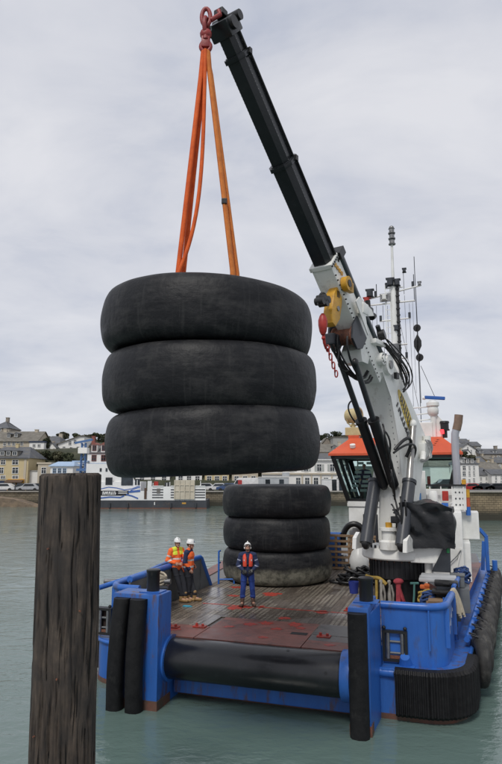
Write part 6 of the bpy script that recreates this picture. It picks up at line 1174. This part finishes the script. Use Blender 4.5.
for j in range(6):
    a = j * 1.05; k.tube([c + Vector((.05 * cos(a), .04 * sin(a), 2.08)), c + Vector((.03 * cos(a), .03 * sin(a), 1.88)), c + Vector((.07 * cos(a) + .03, .04 * sin(a), 1.65)), c + Vector((.11 * cos(a) + .06, .05 * sin(a), 1.42 + .05 * (j % 3)))], .045, 7)
k.sph(c + Vector((0, -.01, 2.07)), .13, (1.2, .8, .7)); k.build('cloth', RAG, None, 60, label='pink red cloth knotted and hung on the black pedestal', category='cloth')
k = MB(); c = hang((.5, -.84, 0)); k.tube([c + Vector((-.12, 0, 2.03)), c + Vector((.12, 0, 2.03))], .035, 6); k.tube([c + Vector((0, 0, 2.03)), c + Vector((-.02, -.01, 1.7)), c + Vector((-.05, 0, 1.42))], .03, 6); k.build('rope_end', TEAL, None, 60, label='short teal rope hanging on the black crane pedestal', category='rope')
# black tarpaulin over the crane's control stand
bm = bmesh.new(); bmesh.ops.create_cube(bm, size=1); bmesh.ops.subdivide_edges(bm, edges=bm.edges[:], cuts=16, use_grid_fill=True)
for v in bm.verts:
    x, y, z = v.co; p = Vector((x * 1.52 * (1 - .12 * max(0, z)), y * 1.0 * (1 - .1 * z), z * 1.3)); s_ = Vector((3.1, 1.7, .2))
    ridge = abs(noise.noise(p * 1.7 + s_)) * .22 - abs(noise.noise(Vector((p.x * 5, p.y * 5, p.z * 1.2)))) * .07
    n_ = Vector((x, y, z * .6)).normalized(); p += n_ * (ridge - .02); p.z += .1 * noise.noise(Vector((p.x * 1.4, p.y, 3))) if z > .3 else 0
    if z > .35 : p.z -= .26 * max(0, x * 1.0) + .1 * abs(x)
    v.co = p
b_ = MB(); b_.bm.free(); b_.bm = bm; o = b_.build('tarpaulin_cover', TARP, None, 40, bw(3.72, 5.35, 3.72), label='crumpled black tarpaulin cover over the crane control stand', category='tarpaulin'); o.rotation_euler.z = -TH
ST = MB().box((-.5, -.3, -1.1), (.5, .3, -.55), .03).build('control_stand', CRANEW, o); MB().cyl((0, 0, -2.3), (0, 0, -1.05), .12, n=14).build('stand_post', CRANEW, o)
# gear behind the starboard bulwark
def gear(name, k, m, p, label, cat, sm=50): o = k.build(name, m, None, sm, bw(*p), label=label, category=cat); o.rotation_euler.z = -TH; return o
gear('fuel_tray', MB().box((-.55, -.3, 0), (.5, .35, .09), .03).box((-.5, -.25, .05), (.45, .3, .16), .03).box((-.3, -.2, -.9), (.2, .2, 0)), mat('tray_grey', (.45, .46, .47), .5), (4.02, 4.6, 2.22), 'pale grey tray table behind the starboard bulwark', 'tray')
gear('air_scoop', MB().prism([(-.25, 0), (.28, 0), (.3, .75), (.18, .82)], -.12, .12, M=XZ(), bev=.02), DKGREY, (4.05, 5.1, 2.4), 'dark grey sail shaped scoop behind the pale tray table', 'scoop')
gear('green_bottle', MB().lathe([(0, 0), (.05, 0), (.05, .25), (.02, .32), (.02, .42), (0, .42)], 12), mat('green_plastic', (.02, .25, .08), .4), (4.28, 5.0, 2.95), 'green bottle hooked on the dark grey scoop', 'bottle')
gear('life_vest', MB().box((-.22, -.1, 0), (.2, .1, .1), .04).box((-.1, -.12, .06), (.16, .08, .14), .03), mat('vest_orange', (.55, .12, .03), .8), (3.72, 4.2, 2.06), 'orange life vest lying on the gear behind the starboard bulwark', 'life vest')
gear('plank_stack', MB().box((-.4, -.4, 0), (.3, .4, .06)).box((-.36, -.38, .07), (.32, .38, .13)).box((-.4, -.36, .14), (.26, .36, .2)).box((-.35, -.4, .21), (.3, .4, .27)), WOODP, (4.1, 3.3, 1.72), 'stack of grey brown planks just behind the starboard cap rail', 'planks')
MB().box((-.35, -.35, 0), (.3, .35, .34)).build('trestle', DKGREY, None, loc=bw(4.05, 3.3, 1.38), label='dark trestle under the grey brown plank stack', category='trestle')
gear('tool_case', MB().box((-.3, -.2, 0), (.3, .2, .1), .03).box((-.08, -.25, .03), (.08, -.2, .07), .01), BLACKP, (4.2, 3.8, 2.26), 'black flat tool case above the plank stack', 'case'); gear('tool_case', MB().box((-.28, -.2, 0), (.3, .2, .09), .03).box((-.08, -.25, .03), (.08, -.2, .07), .01), BLACKP, (4.12, 3.45, 2.1), 'black flat tool case lying lower and nearer the cap rail', 'case')
MB().box((-.3, -.3, 0), (.3, .5, .86)).build('gear_bench', DKGREY, None, loc=bw(4.15, 3.85, 1.38), label='dark bench carrying the black tool cases', category='bench')
rg = random.Random(3)
for nm, m_, p, lb in (('rope_coil', ROPEB, (3.75, 3.5, 1.75), 'blue rope coil left of the plank stack'), ('rope_coil', ROPEB, (4.62, 5.6, 2.1), 'blue rope heap at the casing corner by the grey box'), ('rope_coil', YS, (3.7, 3.9, 1.7), 'yellow rope coil beside the black pedestal')):
    k = MB()
    for i in range(7): r = .24 * rg.uniform(.6, 1.1); k.tube([Vector((r * cos(a) + .04 * sin(3 * a), r * sin(a) * .8, .05 * i + .06 * sin(a * 2 + i))) for a in [2 * pi * j / 16 for j in range(16)]], .03, 6, True)
    k.build(nm, m_, None, 60, bw(*p), label=lb, category='rope')
gear('grey_box', MB().box((-.18, -.2, 0), (.18, .2, .3), .02).box((-.2, -.22, .3), (.2, .22, .34), .01), GREYP, (4.5, 4.9, 2.05), 'grey metal box under the blue rope heap', 'box')
gear('box_stand', MB().box((-.3, -.3, 0), (.3, .9, .66), .03), GREYP, (4.5, 4.95, 1.38), 'grey stand under the grey box and the blue rope', 'stand')
k = MB(); u = hb(2.9) - .5
for i in range(6): k.tube(bez((u - .02 + .02 * i, 2.7 + .05 * i, 1.9), (u - .1, 2.75 + .06 * i, 2.45), (u + .1, 2.8 + .06 * i, 2.5), (u + .12 + .03 * i, 2.8 + .05 * i, 1.75 - .06 * (i % 3)), 10), .034, 7)
k.build('mooring_rope', ROPEC, None, 60, BO, label='cream mooring rope draped over the gap in the starboard bulwark', category='rope').rotation_euler.z = -TH
gear('glove', MB().box((-.12, -.06, 0), (.1, .06, .03), .012).box((.08, -.02, 0), (.16, .02, .025), .01), mat('cyan_glove', (.05, .35, .5), .7), (-2.95, 3.0, 1.402), 'cyan work glove lying on the deck at the grey bulwark', 'glove')
k = MB()
for i in range(6): k.tube([Vector((.28 * cos(a), .22 * sin(a), .05 * i + .05 * sin(2 * a + i))) for a in [2 * pi * j / 14 for j in range(14)]], .035, 6, True)
k.build('rope_coil', ROPEC, None, 60, bw(-3.6, 2.3, 2.1), label='pale rope coil behind the left bow bollard', category='rope'); MB().box((-.5, -.35, 0), (.4, .4, .72), .04).build('rope_bin', DKGREY, None, loc=bw(-3.65, 2.4, 1.37), label='dark rope bin outboard of the grey bulwark', category='bin')
# small gull-like float drifting by the ferry is too small to read and is left out
# ------------------------------------------------------------------ people
_b = bmesh.new(); bmesh.ops.create_icosphere(_b, subdivisions=2, radius=1); SPH = [v.co.copy() for v in _b.verts]; _b.free()
def blob(name, parts, voxel, m, parent, smooth_it=3, assign=None):
    """one continuous surface grown round tapered limbs: ('c', p, r, q, r2) limbs and ('e', centre, radii) ellipsoids"""
    bm = bmesh.new()
    for it in parts:
        if it[0] == 'c':
            vs = []
            for p, r in ((it[1], it[2]), (it[3], it[4])):
                p = Vector(p); vs += [bm.verts.new(p + d * r) for d in SPH]
            bmesh.ops.convex_hull(bm, input=vs)
        else:
            M = Matrix.Translation(it[1]) @ (it[3] if len(it) > 3 else Matrix()) @ Matrix.Diagonal((*it[2], 1)); bmesh.ops.create_icosphere(bm, subdivisions=3, radius=1, matrix=M)
    bmesh.ops.recalc_face_normals(bm, faces=bm.faces)
    me = bpy.data.meshes.new(name); bm.to_mesh(me); bm.free(); o = bpy.data.objects.new(name, me); COL.objects.link(o)
    r = o.modifiers.new('r', 'REMESH'); r.mode = 'VOXEL'; r.voxel_size = voxel
    if smooth_it: sm = o.modifiers.new('s', 'SMOOTH'); sm.factor = .5; sm.iterations = smooth_it
    dg = bpy.context.evaluated_depsgraph_get(); dg.update(); new = bpy.data.meshes.new_from_object(o.evaluated_get(dg)); bpy.data.objects.remove(o); bpy.data.meshes.remove(me)
    new.name = name; new.materials.clear()
    for x in (m if isinstance(m, (list, tuple)) else [m]): new.materials.append(x)
    new.polygons.foreach_set('use_smooth', [True] * len(new.polygons))
    if assign:
        for p in new.polygons: p.material_index = assign(p.center)
    return link(name, new, parent)
SKIN = mat('skin', (.48, .27, .19), .5, (.42, .22, .15), 20, .5); HAIR = mat('dark_hair', (.05, .035, .025), .7)
HELM = mat('white_helmet', (.76, .76, .74), .3, (.7, .7, .68), 6, .4, coat=.3); NAVYC = mat('navy_cloth', (.018, .03, .085), .85, (.012, .02, .06), 12, .7, .006, 25); BLUEC = mat('work_blue_cloth', (.02, .055, .26), .85, (.014, .038, .19), 12, .7, .006, 22)
ORC = mat('hi_vis_orange', (.90, .16, .03), .75, (.78, .12, .02), 10, .6, .006, 22); YLC = mat('hi_vis_yellow', (.72, .80, .06), .75, (.6, .68, .05), 10, .6, .006, 22); DKC = mat('dark_trousers', (.018, .02, .028), .85, (.012, .013, .018), 12, .6, .006, 22)
REFL = mat('reflective_band', (.62, .62, .60), .5); BOOTB = mat('brown_boot', (.10, .06, .04), .7, (.07, .04, .03), 12, .7); BOOTT = mat('tan_boot', (.34, .21, .09), .75, (.25, .15, .06), 12, .7); GLOVEB = mat('black_glove', (.02, .02, .02), .7, (.012, .012, .012), 12, .6, dirt=(.4, .4, .38), dscale=22, dpos=(.56, .62), damt=.7); LVEST = mat('red_life_vest', (.70, .07, .03), .6, (.6, .055, .025), 8, .6, .004, 25)
def hand(at, dirv, palm_n, r=1.):
    """palm, four curled fingers of different length and a thumb from the side of the palm"""
    d = Vector(dirv).normalized(); n = Vector(palm_n); n = (n - d * n.dot(d)).normalized(); s = d.cross(n); at = Vector(at)
    P = [('e', at + d * .045, (.02, .042, .05), Matrix((( n.x, s.x, d.x, 0), (n.y, s.y, d.y, 0), (n.z, s.z, d.z, 0), (0, 0, 0, 1))))]
    for i, (off, ln) in enumerate(((-.032, .062), (-.011, .074), (.011, .07), (.031, .055))):
        a = at + d * .075 + s * off; b = a + d * ln * .55 + n * .012; c = b + d * ln * .22 + n * ln * .42
        P += [('c', a, .0105, b, .0095), ('c', b, .0095, c, .008)]
    t0 = at + d * .02 - s * .036; t1 = t0 + d * .035 - s * .028 + n * .016; P += [('c', t0, .0135, t1, .0115), ('c', t1, .0115, t1 + d * .026 + n * .016, .0095)]
    return P
def person(label, loc, rz, J, outfit, pitch=0., yaw=0., group=None):
    e = empty('person', label, 'person', loc, rz, group); V = {k: Vector(v) for k, v in J.items()}
    hc = V['head']; HR_ = Matrix.Rotation(yaw, 4, 'Z') @ Matrix.Rotation(pitch, 4, 'X'); h = lambda p: hc + HR_ @ Vector(p)
    # body: one continuous figure
    B = [('e', h((0, .008, .03)), (.074, .094, .1), HR_), ('e', h((0, -.03, -.045)), (.056, .06, .068), HR_), ('c', h((0, -.085, .0)), .012, h((0, -.108, -.028)), .017), ('e', h((0, -.082, -.098)), (.028, .02, .02), HR_),
         ('e', h((.076, .012, -.012)), (.012, .022, .033), HR_), ('e', h((-.076, .012, -.012)), (.012, .022, .033), HR_), ('c', h((-.035, -.083, .027)), .013, h((.035, -.083, .027)), .013), ('c', h((-.018, -.083, -.063)), .012, h((.018, -.083, -.063)), .012),
         ('c', V['neck'], .06, h((0, .02, -.05)), .055)]
    core = [('c', V['pelvis'] + Vector((-.06, 0, 0)), .115, V['pelvis'] + Vector((.06, 0, 0)), .115), ('c', V['pelvis'], .13, V['chest'], .125), ('c', V['chest'] + Vector((-.07, 0, 0)), .115, V['chest'] + Vector((.07, 0, 0)), .115), ('c', V['shL'], .062, V['neck'] - Vector((0, 0, .03)), .06), ('c', V['shR'], .062, V['neck'] - Vector((0, 0, .03)), .06)]
    arms = []; legs = []; boots = []; sleeves = []; hands = []
    for s in 'LR':
        arms += [('c', V['sh' + s], .058, V['el' + s], .044), ('c', V['el' + s], .044, V['wr' + s], .030)]
        legs += [('c', V['hip' + s], .085, V['kn' + s], .06), ('c', V['kn' + s], .06, V['an' + s], .042)]; legs += [('c', V['an' + s], .042, V['toe' + s], .034)]
        hands += hand(V['wr' + s], V['hd' + s] - V['wr' + s], J.get('pn' + s, (0, -1, -.3)))
    body = blob('body', B + core + arms + legs + hands, .009, SKIN, e, 2)
    grow = lambda L, a, b=None: [(('c', i[1], i[2] + a, i[3], i[4] + (b if b is not None else a)) if i[0] == 'c' else ('e', i[1], tuple(x + a for x in i[2]), *i[3:])) for i in L]
    # trousers, boots
    wr = [noise.noise((k_, 2, 3)) for k_ in range(4)]
    tr = grow(core[:1], .018); 
    for s in 'LR':
        k_, a_ = V['kn' + s], V['an' + s]
        tr += [('c', V['hip' + s], .105, k_, .078), ('c', k_, .08, a_ + Vector((0, 0, outfit.get('cuff', .08))), .074), ('e', k_.lerp(a_, .55) + Vector((0, .01, 0)), (.084, .084, .05)), ('e', V['hip' + s].lerp(k_, .45), (.1, .1, .06))]
    blob('trousers', tr, .011, outfit['trousers'], e, 3)
    for s in 'LR':
        a_, t_ = V['an' + s], V['toe' + s]; d = (t_ - a_); d.z = 0; d.normalize()
        blob('boot', [('c', a_ + Vector((0, 0, .17)), .064, a_ + Vector((0, 0, .0)), .06), ('c', Vector((a_.x, a_.y, .055)) - d * .02, .055, Vector((t_.x, t_.y, .045)), .045), ('c', Vector((a_.x, a_.y, .022)) - d * .045, .026, Vector((t_.x, t_.y, .022)) + d * .01, .03), ('e', Vector((t_.x, t_.y, .05)), (.05, .055, .045))], .009, outfit['boots'], e, 2)
    # jacket with sleeves (and bands chosen by height on the torso / along the arm)
    jk = grow(core, .03) + [('c', V['pelvis'] + Vector((0, 0, .02)), .15, V['pelvis'] + Vector((0, 0, .16)), .148)]
    for s in 'LR': jk += [('c', V['sh' + s], .085, V['el' + s], .068), ('c', V['el' + s], .068, V['wr' + s].lerp(V['el' + s], .12), .05), ('e', V['el' + s], (.074, .074, .074))]
    jk += [('c', V['neck'] + Vector((-.03, .01, -.01)), .062, V['neck'] + Vector((.03, .01, .0)), .062)]
    blob('jacket', jk, .011, outfit['jmats'], e, 2, outfit.get('jassign') and (lambda c: outfit['jassign'](c, V)))
    if outfit.get('vest'):
        blob('vest', grow(core[1:3], .058) + [('c', V['shL'].lerp(V['neck'], .3), .085, V['shL'].lerp(V['neck'], .7), .08), ('c', V['shR'].lerp(V['neck'], .3), .085, V['shR'].lerp(V['neck'], .7), .08), ('c', V['pelvis'] + Vector((-.05, 0, .04)), .15, V['pelvis'] + Vector((.05, 0, .04)), .15)], .011, outfit['vest'], e, 2, lambda c: outfit['vassign'](c, V))
    if outfit.get('gloves'):
        for s in 'LR': blob('glove', grow(hand(V['wr' + s], V['hd' + s] - V['wr' + s], J.get('pn' + s, (0, -1, -.3))), .004) + [('c', V['wr' + s].lerp(V['el' + s], .14), .045, V['wr' + s], .036)], .006, outfit['gloves'], e, 1)
    if outfit.get('life'):
        c, nk = V['chest'], V['neck']
        for sg in (-1, 1):
            k = MB(); k.tube([nk + Vector((sg * .03, .06, .02)), nk + Vector((sg * .085, .02, .01)), nk + Vector((sg * .095, -.09, -.06)), c + Vector((sg * .09, -.158, .05)), c + Vector((sg * .088, -.168, -.1)), c + Vector((sg * .085, -.16, -.17))], lambda t: .03 + .03 * min(1, t * 1.6), 12, flat=(1, .62)); k.build('life_vest', outfit['life'], e, 60)
        k = MB(); k.tube([c + Vector((.165 * cos(a) , -.155 * sin(a) if sin(a) > 0 else -.15 * sin(a), -.12)) for a in [2 * pi * i / 24 for i in range(24)]], .02, 6, True, flat=(.5, 1)); k.box((-.03, -.185, -.14), (.03, -.155, -.1), .005, M=Matrix.Translation(c)); k.build('belt', BLACKP, e, 60)
        k = MB()
        for sg in (-1, 1): k.box((sg * .105 - .012, -.205, -.02), (sg * .105 + .012, -.195, .03), M=Matrix.Translation(c))
        k.build('patch', REFL, e)
    for sg in (-1, 1): MB().sph(h((sg * .031, -.08, .005)), .013, (1, .7, .8)).build('eye', mat('eye_dark', (.05, .04, .035), .2), e, 60)
    MB().tube([h((-.026, -.087, -.064)), h((0, -.095, -.062)), h((.026, -.087, -.064))], .006, 6).build('mouth', mat('lip', (.32, .12, .10), .5), e, 60)
    hr = MB().sph(h((0, .03, .03)), .1, (.82, .86, .98), 3, HR_); bmesh.ops.delete(hr.bm, geom=[v for v in hr.bm.verts if (HR_.inverted() @ (v.co - hc)).y < -.0 or (HR_.inverted() @ (v.co - hc)).z < -.07], context='VERTS'); hr.build('hair', HAIR, e, 60)
    if outfit.get('beard'):
        blob('beard', [('c', h((-.055, -.03, -.07)), .018, h((-.025, -.08, -.1)), .022), ('c', h((.055, -.03, -.07)), .018, h((.025, -.08, -.1)), .022), ('c', h((-.025, -.08, -.1)), .022, h((.025, -.08, -.1)), .022)], .006, outfit['beard'], e, 1)
    if outfit.get('helmet'):
        Mh = Matrix.Translation(h((0, .008, .055))) @ HR_; hm = MB()
        hm.lathe([(0, .112), (.045, .106), (.083, .082), (.107, .045), (.116, .0), (.118, -.012), (.108, -.012), (.104, .0)], 32, Mh @ Matrix.Diagonal((.9, 1.08, 1, 1)))
        ho = hm.build('helmet', HELM, e, 50)
        hm = MB(); pts = [(.108 * cos(a) * .92, -.112 * sin(a)) for a in [pi * i / 14 for i in range(15)]]; out = [(.112 * cos(a) * .92, -.112 * sin(a) - .05 * max(0, sin(a)) ** .8) for a in [pi * i / 14 for i in range(15)]]
        hm.prism(pts + out[::-1], -.014, -.006, M=Mh); hm.build('helmet_peak', HELM, ho); hm = MB(); hm.box((-.014, -.1, .07), (.014, .1, .118), .01, M=Mh); hm.build('helmet_ridge', HELM, ho)
        MB().tube([h((-.078, -.0, .03)), h((-.07, -.03, -.07)), h((0, -.075, -.128)), h((.07, -.03, -.07)), h((.078, 0, .03))], .006, 6).build('chin_strap', BLACKP, ho, 60)
        if outfit.get('muffs'):
            for sg in (-1, 1): MB().sph(h((sg * .09, .01, -.005)), .038, (.5, .8, 1), 2, HR_).build('ear_defender', outfit['muffs'], ho, 60)
        if outfit.get('badge'): MB().cyl(h((0, -.107, .1)), h((0, -.119, .103)), .018, n=12).build('helmet_badge', BLUEC, ho)
    if outfit.get('glasses'):
        k = MB()
        for sg in (-1, 1): k.box((sg * .034 - .028, -.112, -.012), (sg * .034 + .028, -.098, .022), .006, M=Matrix.Translation(hc) @ HR_); k.bar(h((sg * .062, -.1, .01)), h((sg * .078, .01, .01)), .006, .008)
        k.build('safety_glasses', outfit['glasses'], e, 40)
    return e
def jn(c, V, base, refl, zs, hw=.022): return refl if any(abs(c.z - z) < hw for z in zs) else base
# the man in blue standing in the middle of the deck, looking up at the load
J = dict(pelvis=(0, .0, .95), chest=(0, .02, 1.30), neck=(0, .03, 1.49), head=(0, .015, 1.635), shL=(.185, .02, 1.42), shR=(-.185, .02, 1.42), elL=(.275, .0, 1.15), elR=(-.275, .0, 1.15), wrL=(.13, -.2, 1.02), wrR=(-.13, -.2, 1.02), hdL=(.06, -.28, .985), hdR=(-.06, -.28, .985), pnL=(-.6, .2, -.6), pnR=(.6, .2, -.6),
         hipL=(.095, 0, .9), hipR=(-.095, 0, .9), knL=(.135, -.02, .49), knR=(-.13, -.03, .49), anL=(.16, .03, .09), anR=(-.15, .02, .09), toeL=(.2, -.14, .05), toeR=(-.19, -.15, .05))
def jas(c, V):
    for s in 'LR':
        for a, b in ((.45, .55),):
            t = (c - V['sh' + s]).dot((V['el' + s] - V['sh' + s]).normalized()) / (V['el' + s] - V['sh' + s]).length
            if a < t < b and abs(c.x) > .2 and c.z < V['sh' + s].z: return 1
    return 0
MP = bw(-1.32, 3.63, 1.402)
person('man in blue overalls, red life vest and white helmet looking up mid deck', MP, radians(2), J, dict(trousers=BLUEC, boots=BOOTB, cuff=.16, jmats=[NAVYC, mat('pale_stripe', (.35, .38, .5), .7)], jassign=jas, life=LVEST, gloves=GLOVEB, helmet=1, muffs=HELM, glasses=mat('dark_lens', (.03, .02, .02), .15), beard=mat('brown_beard', (.10, .06, .04), .8)), pitch=radians(-34))
# rear man: orange jacket with yellow shoulders, sitting back against the rail
J2 = dict(pelvis=(0, .16, 1.0), chest=(-.0, .2, 1.36), neck=(0, .18, 1.545), head=(.0, .14, 1.69), shL=(.185, .2, 1.47), shR=(-.185, .2, 1.47), elL=(.25, .06, 1.22), elR=(-.29, .22, 1.2), wrL=(.08, -.06, 1.10), wrR=(-.14, .0, 1.12), hdL=(.0, -.1, 1.1), hdR=(-.04, -.05, 1.1), pnL=(-.3, .6, -.5), pnR=(.3, .6, -.5),
          hipL=(.095, .12, .95), hipR=(-.095, .12, .95), knL=(.13, -.06, .53), knR=(-.04, -.05, .53), anL=(.12, -.16, .09), anR=(.02, -.1, .09), toeL=(.2, -.3, .05), toeR=(.1, -.27, .05))
def j2(c, V):
    d = c - V['neck']
    if c.z > 1.36 and abs(c.x) > .035 and abs(c.x) < .17: return 1
    if abs(c.z - 1.24) < .024 and abs(c.x) < .2: return 2
    if abs(c.z - 1.07) < .024 and abs(c.x) < .2: return 2
    for s in 'LR':
        L_ = V['el' + s] - V['sh' + s]; t = (c - V['sh' + s]).dot(L_) / L_.length_squared
        if .5 < t < .66 and abs(c.x) > .19: return 2
    return 0
person('man in orange jacket with yellow shoulders leaning back on the blue rail', bw(-3.47, 3.57, 1.402), radians(38), J2, dict(trousers=DKC, boots=BOOTT, cuff=.12, jmats=[ORC, YLC, REFL], jassign=j2, helmet=1), pitch=radians(2), yaw=radians(-12), group='men in orange by the grey bulwark')
J3 = dict(pelvis=(0, .08, .95), chest=(.0, .06, 1.31), neck=(0, .04, 1.49), head=(.0, -.0, 1.635), shL=(.185, .06, 1.42), shR=(-.185, .06, 1.42), elL=(.24, .12, 1.15), elR=(-.235, .1, 1.15), wrL=(.2, -.05, 1.0), wrR=(-.19, -.06, .93), hdL=(.17, -.12, .95), hdR=(-.18, -.12, .85), pnL=(-.8, 0, -.2), pnR=(.9, .1, 0),
          hipL=(.09, .06, .9), hipR=(-.09, .06, .9), knL=(.06, -.04, .49), knR=(-.07, .0, .49), anL=(-.02, -.16, .09), anR=(-.06, .03, .09), toeL=(-.01, -.34, .05), toeR=(-.09, -.14, .05))
person('man in orange vest over navy top standing in profile by the bulwark', bw(-3.22, 3.8, 1.402), radians(78), J3, dict(trousers=DKC, boots=BOOTT, cuff=.12, jmats=[NAVYC, ORC], jassign=lambda c, V: 1 if (c.z < 1.36 and abs(c.x) < .17) or (abs(c.x) >= .17 and c.z < 1.12 and c.z > 1.02) else 0, vest=[ORC, REFL], vassign=lambda c, V: 1 if abs(c.z - 1.2) < .026 or abs(c.z - 1.0) < .026 or (abs(c.z - 1.4) < .02 and c.y > .05) else 0, helmet=1, badge=1), pitch=radians(4), yaw=radians(4), group='men in orange by the grey bulwark')
# helmsman behind the wheelhouse window
J4 = dict(J); J4.update(wrL=(.17, -.3, 1.12), wrR=(-.17, -.3, 1.12), hdL=(.15, -.38, 1.12), hdR=(-.15, -.38, 1.12), pnL=(0, 0, -1), pnR=(0, 0, -1), elL=(.28, -.05, 1.15), elR=(-.28, -.05, 1.15))
person('helmsman in dark clothes standing behind the left wheelhouse window', bw(.98, 12.55, 3.86), radians(-14), J4, dict(trousers=DKC, boots=BOOTB, jmats=[NAVYC]))

for o in S.objects:
    if o.name.split('.')[0] in ('edge_bolt', 'cylinder_hose', 'winch_hose', 'hinge_hose', 'base_hose', 'valve_hose', 'ring_bolt', 'skirt_flap', 'rivet', 'boom_bolt', 'bracket_bolt', 'name_letters', 'badge_strokes', 'maker_letters', 'bracing', 'panel_hole', 'block_strokes', 'chain', 'casing_hose', 'cable_tray', 'roof_step'): o['kind'] = 'stuff'
